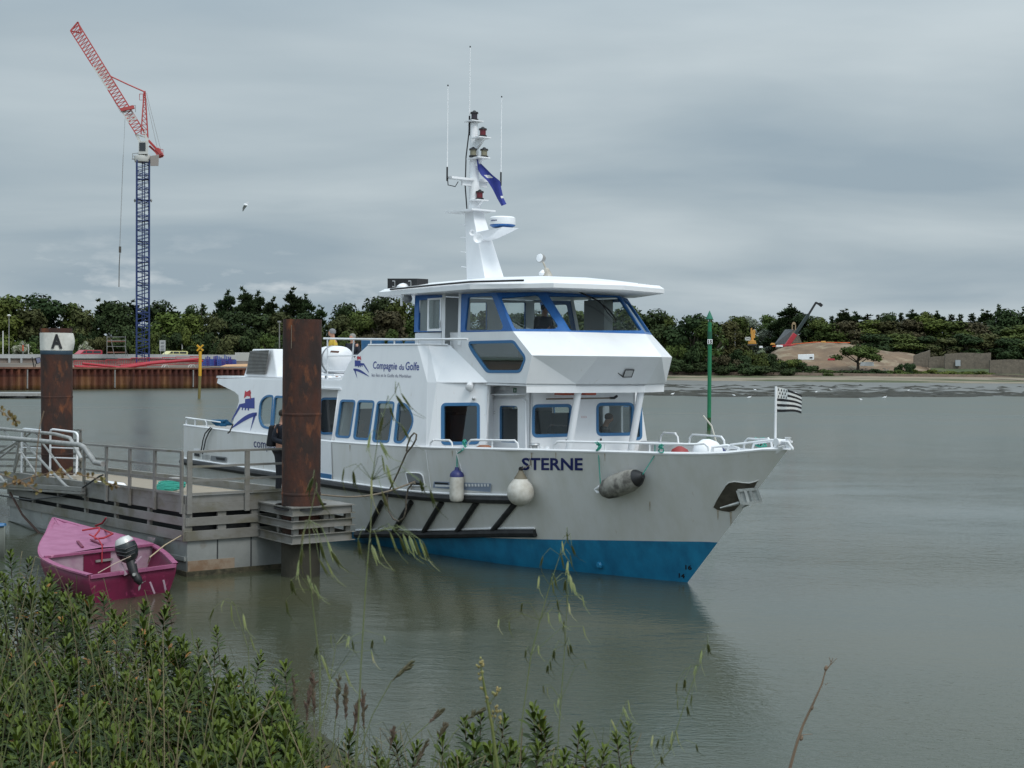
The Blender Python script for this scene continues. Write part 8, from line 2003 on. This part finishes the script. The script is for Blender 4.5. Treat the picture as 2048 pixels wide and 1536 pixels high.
for bi, (bp, bx, bD, sh) in enumerate(bases):
    if not sh: continue
    row = 'back row' if bD > 7.2 else ('middle row' if bD > 6.1 else ('front row' if bD > 5.0 else 'nearest row'))
    lab = None
    if bx > 600: lab = 'low leafy shrub at the bottom edge ' + {660: 'just right of the thicket', 800: 'below the brown seed heads', 930: 'left of the thick weed stalk', 1060: 'right of the thick weed stalk', 1160: 'between the stalk and last shrub', 1245: 'rightmost of the low shrubs'}[bx]
    else: lab = 'glossy leaved shrub on the bank, %s, %s' % (row, ['left edge', 'far left', 'left', 'left of centre', 'centre', 'right of centre', 'right end'][max(0, min(6, int((bx + 100) / 100)))])
    k = used_s.get(lab, 0); used_s[lab] = k + 1
    if k: lab += ', right hand one'
    t = thing('bank_shrub', bp, lab, 'shrub', 'leafy shrubs on the near bank')
    gl, gs, go, gy = MB(), MB(), MB(), MB()
    for (tp, px_, py_) in sh:
        mid = bp.lerp(tp, .55) + Vector((rs.uniform(-.12,.12), rs.uniform(-.12,.12), -.05)); pre = tp - Vector((rs.uniform(-.05,.05), rs.uniform(-.05,.05), .20))
        gs.tube([bp + Vector((rs.uniform(-.08,.08), rs.uniform(-.08,.08), 0)), mid, pre, tp], [.008, .005, .003, .0015], 4)
        ax = (tp - pre).normalized(); a1 = ax.orthogonal().normalized(); a2 = ax.cross(a1); nl = rs.randint(26, 36); ph = rs.random() * 6
        sc = rs.uniform(.55, 1.2)
        for i in range(nl):
            s_ = i / nl; hgt = -.20 + .205 * s_; ang = ph + i * 2.4; el = .10 + 1.15 * s_ ** 1.5
            d = (a1 * math.cos(ang) + a2 * math.sin(ang)) * math.cos(el) + ax * math.sin(el)
            ll = (.070 - .034 * s_ ** 3) * sc * rs.uniform(.8, 1.15); pos = tp + ax * hgt * sc * .9
            tgt = go if rs.random() < .03 * (1 - s_) else (gy if s_ > .62 + .25 * rs.random() else gl)
            leaf(tgt, pos + (a1 * math.cos(ang) + a2 * math.sin(ang)) * .004, d, ax, ll, ll * .36)
        # a few side leaves lower down the stem
        for i in range(9):
            pos = mid.lerp(pre, rs.uniform(.3, 1)); dd = Vector((rs.gauss(0,1), rs.gauss(0,1), rs.uniform(0,.8))).normalized(); leaf(gl, pos, dd, ZV, .058 * sc, .021 * sc)
    gl.build('foliage', M['leaf_fg'], t, smooth='full', fix=False); gs.build('stems', M['twig'], t, fix=False)
    gy.build('young_foliage', M['leaf_young'], t, smooth='full', fix=False)
    if go.v: go.build('old_leaves', M['leaf_old'], t, fix=False)
# wild oats ------------------------------------------------------
def spikelet(g, p, d, L_):
    d = d.normalized(); side = d.cross(Vector((0, 1, 0))).normalized()
    for k in (-1, 1):
        w_ = L_ * .036; dd = (d + side * .035 * k).normalized()
        g.tube([p, p + dd * L_ * .25, p + dd * L_ * .6, p + dd * L_], [w_ * .3, w_, w_ * .7, .0004], 5)
    g.tube([p + d * L_ * .7, p + d * L_ * 1.25 + side * L_ * .12, p + d * L_ * 1.7 + side * L_ * .32], [.0006, .0005, .0003], 3)
def oat(stem, spk, D, label, r=.0016, name='wild_oat'):
    """stem: photo points from the ground up; spk: (x, y, length px, lean px, attach index)"""
    base = px_d(stem[0][0], stem[0][1], D); t = thing(name, Vector((base.x, base.y, bank(base.x, base.y))), label, 'grass plant')
    P = [Vector((base.x, base.y + .02, bank(base.x, base.y) - .05))] + [px_d(x, y, D + .01 * i) for i, (x, y) in enumerate(stem)]
    g = MB(); g.tube(P, [r * 1.2] + [r * (1 - .75 * i / len(stem)) for i in range(len(stem))], 6); g.build('stem', M['stalk'], t, smooth=True)
    gs = MB(); gb = MB()
    for q in spk:
        x, y, L_, lean, ai = q; a = px_d(*stem[ai], D + .01 * ai); p = px_d(x, y, D + rs.uniform(-.08, .08)); e_ = px_d(x + lean, y + L_, D); mid = a.lerp(p, .6) + ZV * (.25 * (p - a).length * .6 + .004)
        gb.tube([a, mid, p], [.0007, .0006, .0004], 3); spikelet(gs, p, e_ - p, (e_ - p).length)
    gs.build('spikelets', M['oat'], t, smooth=True, fix=False); gb.build('branchlets', M['stalk'], t, fix=False)
    return t
S1 = [(712,1545),(722,1330),(731,1180),(738,1090),(741,1066),(744,960),(757,868),(772,810),(790,786)]
oat(S1, [(780,1064,40,14,4),(806,1068,40,14,4),(818,1072,40,14,4),(828,1076,42,14,4),(838,1078,42,16,4),(846,1084,36,12,4),(800,1074,34,12,4),(752,1070,44,12,4),(716,1078,40,6,4),(743,1090,40,14,3),
  (792,790,34,22,8),(802,786,34,22,8),(779,812,30,10,7),(803,850,34,18,6),(766,832,38,-8,6),(741,866,38,-6,6),(760,884,34,18,6),(764,910,38,6,5),(773,930,36,10,5),(778,952,34,12,5),(743,954,44,0,5),(764,982,40,12,5),(706,942,34,4,5),(688,936,30,-4,5),(860,978,38,10,5),(840,960,28,8,5)], 2.6, 'tallest wild oat, its panicle crossing the ferry side below the row of windows')
oat([(640,1545),(640,1330),(622,1180),(618,1040),(632,975)], [(626,955,36,-12,4),(634,985,36,16,4),(604,1098,40,-4,3),(598,1120,40,-4,3),(640,1085,40,10,3),(655,1082,42,14,3),(662,1102,36,22,3),(652,1120,36,16,3),(638,1118,36,20,3),(614,1150,36,14,2),(628,1168,30,12,2),(572,1200,30,4,2),(582,1160,30,6,2),(608,1058,32,-6,3)], 2.7, 'wild oat whose drooping spikelets hang in front of the near rusty pile')
oat([(1030,1545),(1062,1310),(1080,1240),(1100,1170),(1120,1110),(1136,1072)], [(1133,1063,24,3,5),(1124,1082,26,3,5),(1143,1090,24,8,5),(1140,1108,26,4,4),(1122,1108,30,6,4),(1108,1150,28,6,3),(1136,1122,30,-3,4),(1086,1112,24,-6,4),(1104,1160,30,4,3),(1078,1152,26,-2,3),(1114,1200,24,4,2),(1140,1150,28,4,3),(1146,1165,26,6,3),(1164,1190,24,5,2),(1044,1206,20,-2,2),(1096,1225,22,2,2),(1118,1225,22,3,2),(1166,1252,22,5,1),(1076,1290,20,2,1),(1052,1300,18,-2,1),(998,1238,18,-2,2),(1018,1240,22,1,2)], 3.2, 'slim wild oat standing in front of the blue hull paint')
oat([(1112,1545),(1122,1400),(1130,1290),(1134,1210)], [(1136,1140,28,2,3),(1142,1160,26,4,3),(1131,1160,26,-2,3),(1137,1205,24,3,3),(1128,1240,24,-2,2),(1135,1290,24,3,2),(1100,1320,22,2,2),(1096,1330,18,-2,2),(1108,1300,22,-1,2),(1140,1288,22,4,2),(1168,1320,18,5,1),(1086,1370,18,2,1),(1094,1374,18,2,1),(1108,1405,20,3,1),(1118,1396,20,-3,1)], 3.4, 'second slim wild oat, just right of the one before the blue hull', r=.0017)
oat([(1290,1560),(1340,1500),(1372,1400),(1398,1330),(1415,1290)], [(1416,1288,22,3,4),(1404,1300,26,-4,4),(1393,1330,22,-6,4),(1370,1358,24,-2,3),(1354,1364,24,-2,3),(1384,1388,24,-3,3),(1374,1412,22,4,2),(1355,1398,20,0,2),(1345,1462,26,-4,1),(1352,1460,28,6,1),(1330,1470,26,-6,1),(1318,1478,22,-6,1),(1306,1470,26,-4,1),(1392,1488,18,4,1),(1322,1512,20,4,1)], 3.4, 'sparse wild oat at the right, over the open water', r=.0014)
oat([(470,1560),(500,1400),(497,1300),(470,1210)], [(428,1216,26,-10,3),(462,1208,34,2,3),(486,1228,34,6,3),(500,1272,30,10,2),(448,1200,0.01+14,-6,3)], 3.2, 'short wild oat rising from the shrubs left of the near pile', r=.0016)
oat([(600,1560),(640,1460),(660,1360),(672,1290)], [(698,1272,24,-4,3),(704,1280,24,4,3),(742,1300,26,6,2),(662,1268,20,0,3),(745,1280,20,-2,2),(768,1272,14,2,3),(642,1310,26,10,2),(650,1330,34,12,2),(690,1340,34,12,1),(636,1290,26,-6,2)], 3.0, 'wild oat low in front of the near pile reflection', r=.0016)
oat([(1170,1560),(1220,1480),(1245,1430)], [(1256,1400,26,4,2),(1246,1414,26,10,2),(1240,1436,22,10,2),(1222,1438,28,12,1),(1258,1440,30,-2,2)], 3.6, 'wild oat above the rightmost low shrub', r=.0016)
# brown seed heads on arching stems
def seed_grass(stem, head, D, label, w_=.0042):
    base = px_d(*stem[0], D); t = thing('seed_grass', Vector((base.x, base.y, bank(base.x, base.y))), label, 'grass plant', 'grasses with brown seed heads')
    P = [Vector((base.x, base.y, bank(base.x, base.y) - .05))] + [px_d(x, y, D) for x, y in stem]; g = MB(); g.tube(P, .0011, 4); g.build('stem', M['stalk'], t, fix=False)
    a, b = px_d(*head[0], D), px_d(*head[1], D); g = MB()
    n = 26
    for i in range(n):
        p = a.lerp(b, i / n); d = ((b - a).normalized() + Vector((rs.gauss(0,.25), rs.gauss(0,.25), rs.gauss(0,.25)))).normalized(); q = math.sin(math.pi * (i + 2) / (n + 3)) ** .6
        g.tube([p, p + d * .014 * q, p + d * .022 * q], [w_ * .5 * q, w_ * .75 * q, .0004], 4)
    g.build('seed_head', M['seedhead'], t, fix=False)
sg_list = [(((700,1560),(745,1430),(783,1362)),((783,1362),(826,1324)),'most upright arching, in mid water'),(((760,1560),(820,1480),(858,1446)),((858,1446),(886,1420)),'pinkish, right of the first'),(((860,1560),(905,1470),(932,1440)),((932,1440),(968,1418)),'left of the thick weed stalk'),(((800,1570),(824,1545)),((826,1540),(857,1480)),'lowest, at the bottom edge'),(((690,1560),(694,1440)),((692,1440),(690,1370)),'upright reddish beside the tall oat'),(((730,1560),(728,1450)),((728,1460),(726,1380)),'upright behind the tall oat stem'),(((660,1560),(672,1430)),((672,1440),(678,1350)),'upright green brown left of the tall oat'),(((630,1560),(628,1430)),((628,1430),(624,1340)),'slim, below the pile reflection'),(((710,1560),(712,1470)),((708,1470),(716,1400)),'short and thick'),(((768,1560),(783,1480)),((780,1500),(788,1455)),'small red tipped'),(((600,1560),(612,1440)),((612,1446),(620,1370)),'at the right end of the thicket'),(((860,1560),(876,1480)),((876,1480),(892,1450)),'small, beside the low shrubs'),(((560,1560),(590,1420)),((590,1430),(586,1350)),'over the thicket shoots')]
for st_, hd_, lb_ in sg_list: seed_grass(list(st_), hd_, 3.4 + rs.uniform(-.2, .3), 'grass stem with brown seed head, ' + lb_)
# thick pale stalk with bud clusters
D = 3.6; t = thing('budding_weed', px_d(1000, 1560, D), 'thick pale green weed stalk with bud clusters at the bottom centre', 'weed')
st = [(1000,1570),(990,1500),(984,1450),(976,1410),(968,1370),(962,1335)]
g = MB(); g.tube([Vector((px_d(1000,1570,D).x, D, bank(0, D)))] + [px_d(x, y, D) for x, y in st], [.006,.0055,.0045,.004,.0035,.003,.002], 8); g.build('stalk', M['oat'], t, smooth=True)
g = MB()
for (a, b) in (((984,1450),(996,1420)),((976,1410),(998,1382)),((984,1450),(975,1430)),((970,1385),(964,1378)),((990,1470),(1000,1445))): g.tube([px_d(*a, D), px_d(*b, D)], .0012, 4)
g.build('side_stalks', M['stalk'], t)
g = MB()
for (cx_, cy_, n, r_) in ((962,1326,14,10),(960,1350,8,9),(997,1380,7,6),(989,1386,5,5),(996,1418,8,8),(988,1428,5,6),(966,1376,4,5),(1002,1440,5,6),(975,1402,4,8)):
    for i in range(n):
        p = px_d(cx_ + rs.uniform(-r_, r_) * .6, cy_ + rs.uniform(-r_, r_), D + rs.uniform(-.01,.01)); g.lathe(p - ZV * .004, (rs.gauss(0,.4), rs.gauss(0,.4), 1), [(.0008,0),(.0035,.003),(.0032,.006),(.0008,.009)], 6)
g.build('buds', mat('bud_green', (.20,.22,.08), .7, var=(.30,.20,.08), vscale=30), t, fix=False)
# dead twig at right
D = 3.8; t = thing('dead_stem', px_d(1582, 1560, D), 'single dry reddish dead stem rising from the bottom edge at right', 'dead stem')
g = MB(); g.tube([Vector((px_d(1575,1560,D).x, D, bank(.9, D)))] + [px_d(x, y, D) for x, y in ((1576,1550),(1594,1485),(1606,1450),(1624,1412),(1644,1368),(1650,1344),(1660,1330),(1666,1316))], [.005,.0045,.004,.0036,.003,.0024,.0018,.0014,.0009], 6); g.build('stem', M['dry'], t, smooth=True)
g = MB()
for a, b in (((1602,1470),(1625,1468)),((1650,1350),(1652,1334)),((1656,1335),(1674,1316)),((1662,1324),(1658,1314)),((1624,1414),(1628,1404)),((1650,1370),(1656,1366))): g.tube([px_d(*a, D), px_d(*b, D)], [.0012,.0006], 4)
for c_ in ((1623,1415),(1651,1336),(1602,1476)): g.lathe(px_d(*c_, D) - ZV * .004, (.3,0,1), [(.002,-.004),(.005,.002),(.004,.008),(.001,.012)], 6)
g.build('side_twigs', M['dry'], t)
# thin branches with small leaves at the left edge
D = 3.0; t = thing('bramble_spray', px_d(-40, 985, D), 'thin spray with tiny leaves reaching in from the left over the pontoon', 'bramble')
g = MB(); L1_ = [(-60,1000),(0,975),(60,955),(110,944),(150,948),(190,956),(240,975)]; L2_ = [(-60,940),(0,948),(40,962),(80,985)]; L3_ = [(70,960),(74,900),(80,850),(88,822)]; L4_ = [(-40,815),(0,820),(18,836),(40,845)]
for L_ in (L1_, L2_, L3_, L4_): g.tube([px_d(x, y, D) for x, y in L_], .0012, 4)
g.build('branches', M['dry'], t)
g = MB()
for L_ in (L1_, L2_, L4_):
    for k in range(40 if L_ is L1_ else 18):
        i = rs.randint(1, len(L_) - 2); f_ = rs.random(); x = L_[i][0] + (L_[i+1][0] - L_[i][0]) * f_; y = L_[i][1] + (L_[i+1][1] - L_[i][1]) * f_
        leaf(g, px_d(x + rs.uniform(-3,3), y + rs.uniform(-3,3), D), Vector((rs.gauss(0,1), rs.gauss(0,.6), rs.gauss(0,1))), Vector((0,-1,.3)), rs.uniform(.008,.014), .007)
g.build('small_leaves', mat('olive_leaf', (.12,.12,.03), .6, var=(.20,.09,.03), vscale=20), t, fix=False)
# loose grass blades through the thicket (nobody could count them)
g = MB()
for i in range(330):
    x = rs.uniform(-80, 760) if rs.random() < .8 else rs.uniform(700, 1300); yt = interp(contour, x); D = rs.uniform(3.4, 7.5); y1 = yt + rs.uniform(-60, 260) if x < 600 else rs.uniform(1440, 1540)
    top = px_d(x, y1, D); b = Vector((top.x + rs.uniform(-.3,.3), top.y + rs.uniform(-.1,.3), max(bank(top.x, top.y), top.z - rs.uniform(.5, 1.0)))); mid = b.lerp(top, .65) + Vector((rs.uniform(-.03,.03), 0, .06)); w_ = rs.uniform(.0008, .0018); g.m = 1 if rs.random() < .35 else 0
    droop = top + Vector((rs.uniform(-.12,.12), rs.uniform(-.05,.05), -rs.uniform(0, .07)))
    k = len(g.v)
    for p, ww in ((b, w_), (mid, w_), (top, w_ * .8), (droop, .0003)): g.v += [p - Vector((ww, 0, 0)), p + Vector((ww, 0, 0))]
    for j in range(3): g.face([k+2*j, k+2*j+1, k+2*j+3, k+2*j+2])
tag(g.build('grass', [M['stalk'], M['straw']], fix=False), 'loose grass blades growing through the shrubs of the near bank', 'grass', kind='stuff')
print('plants ok')
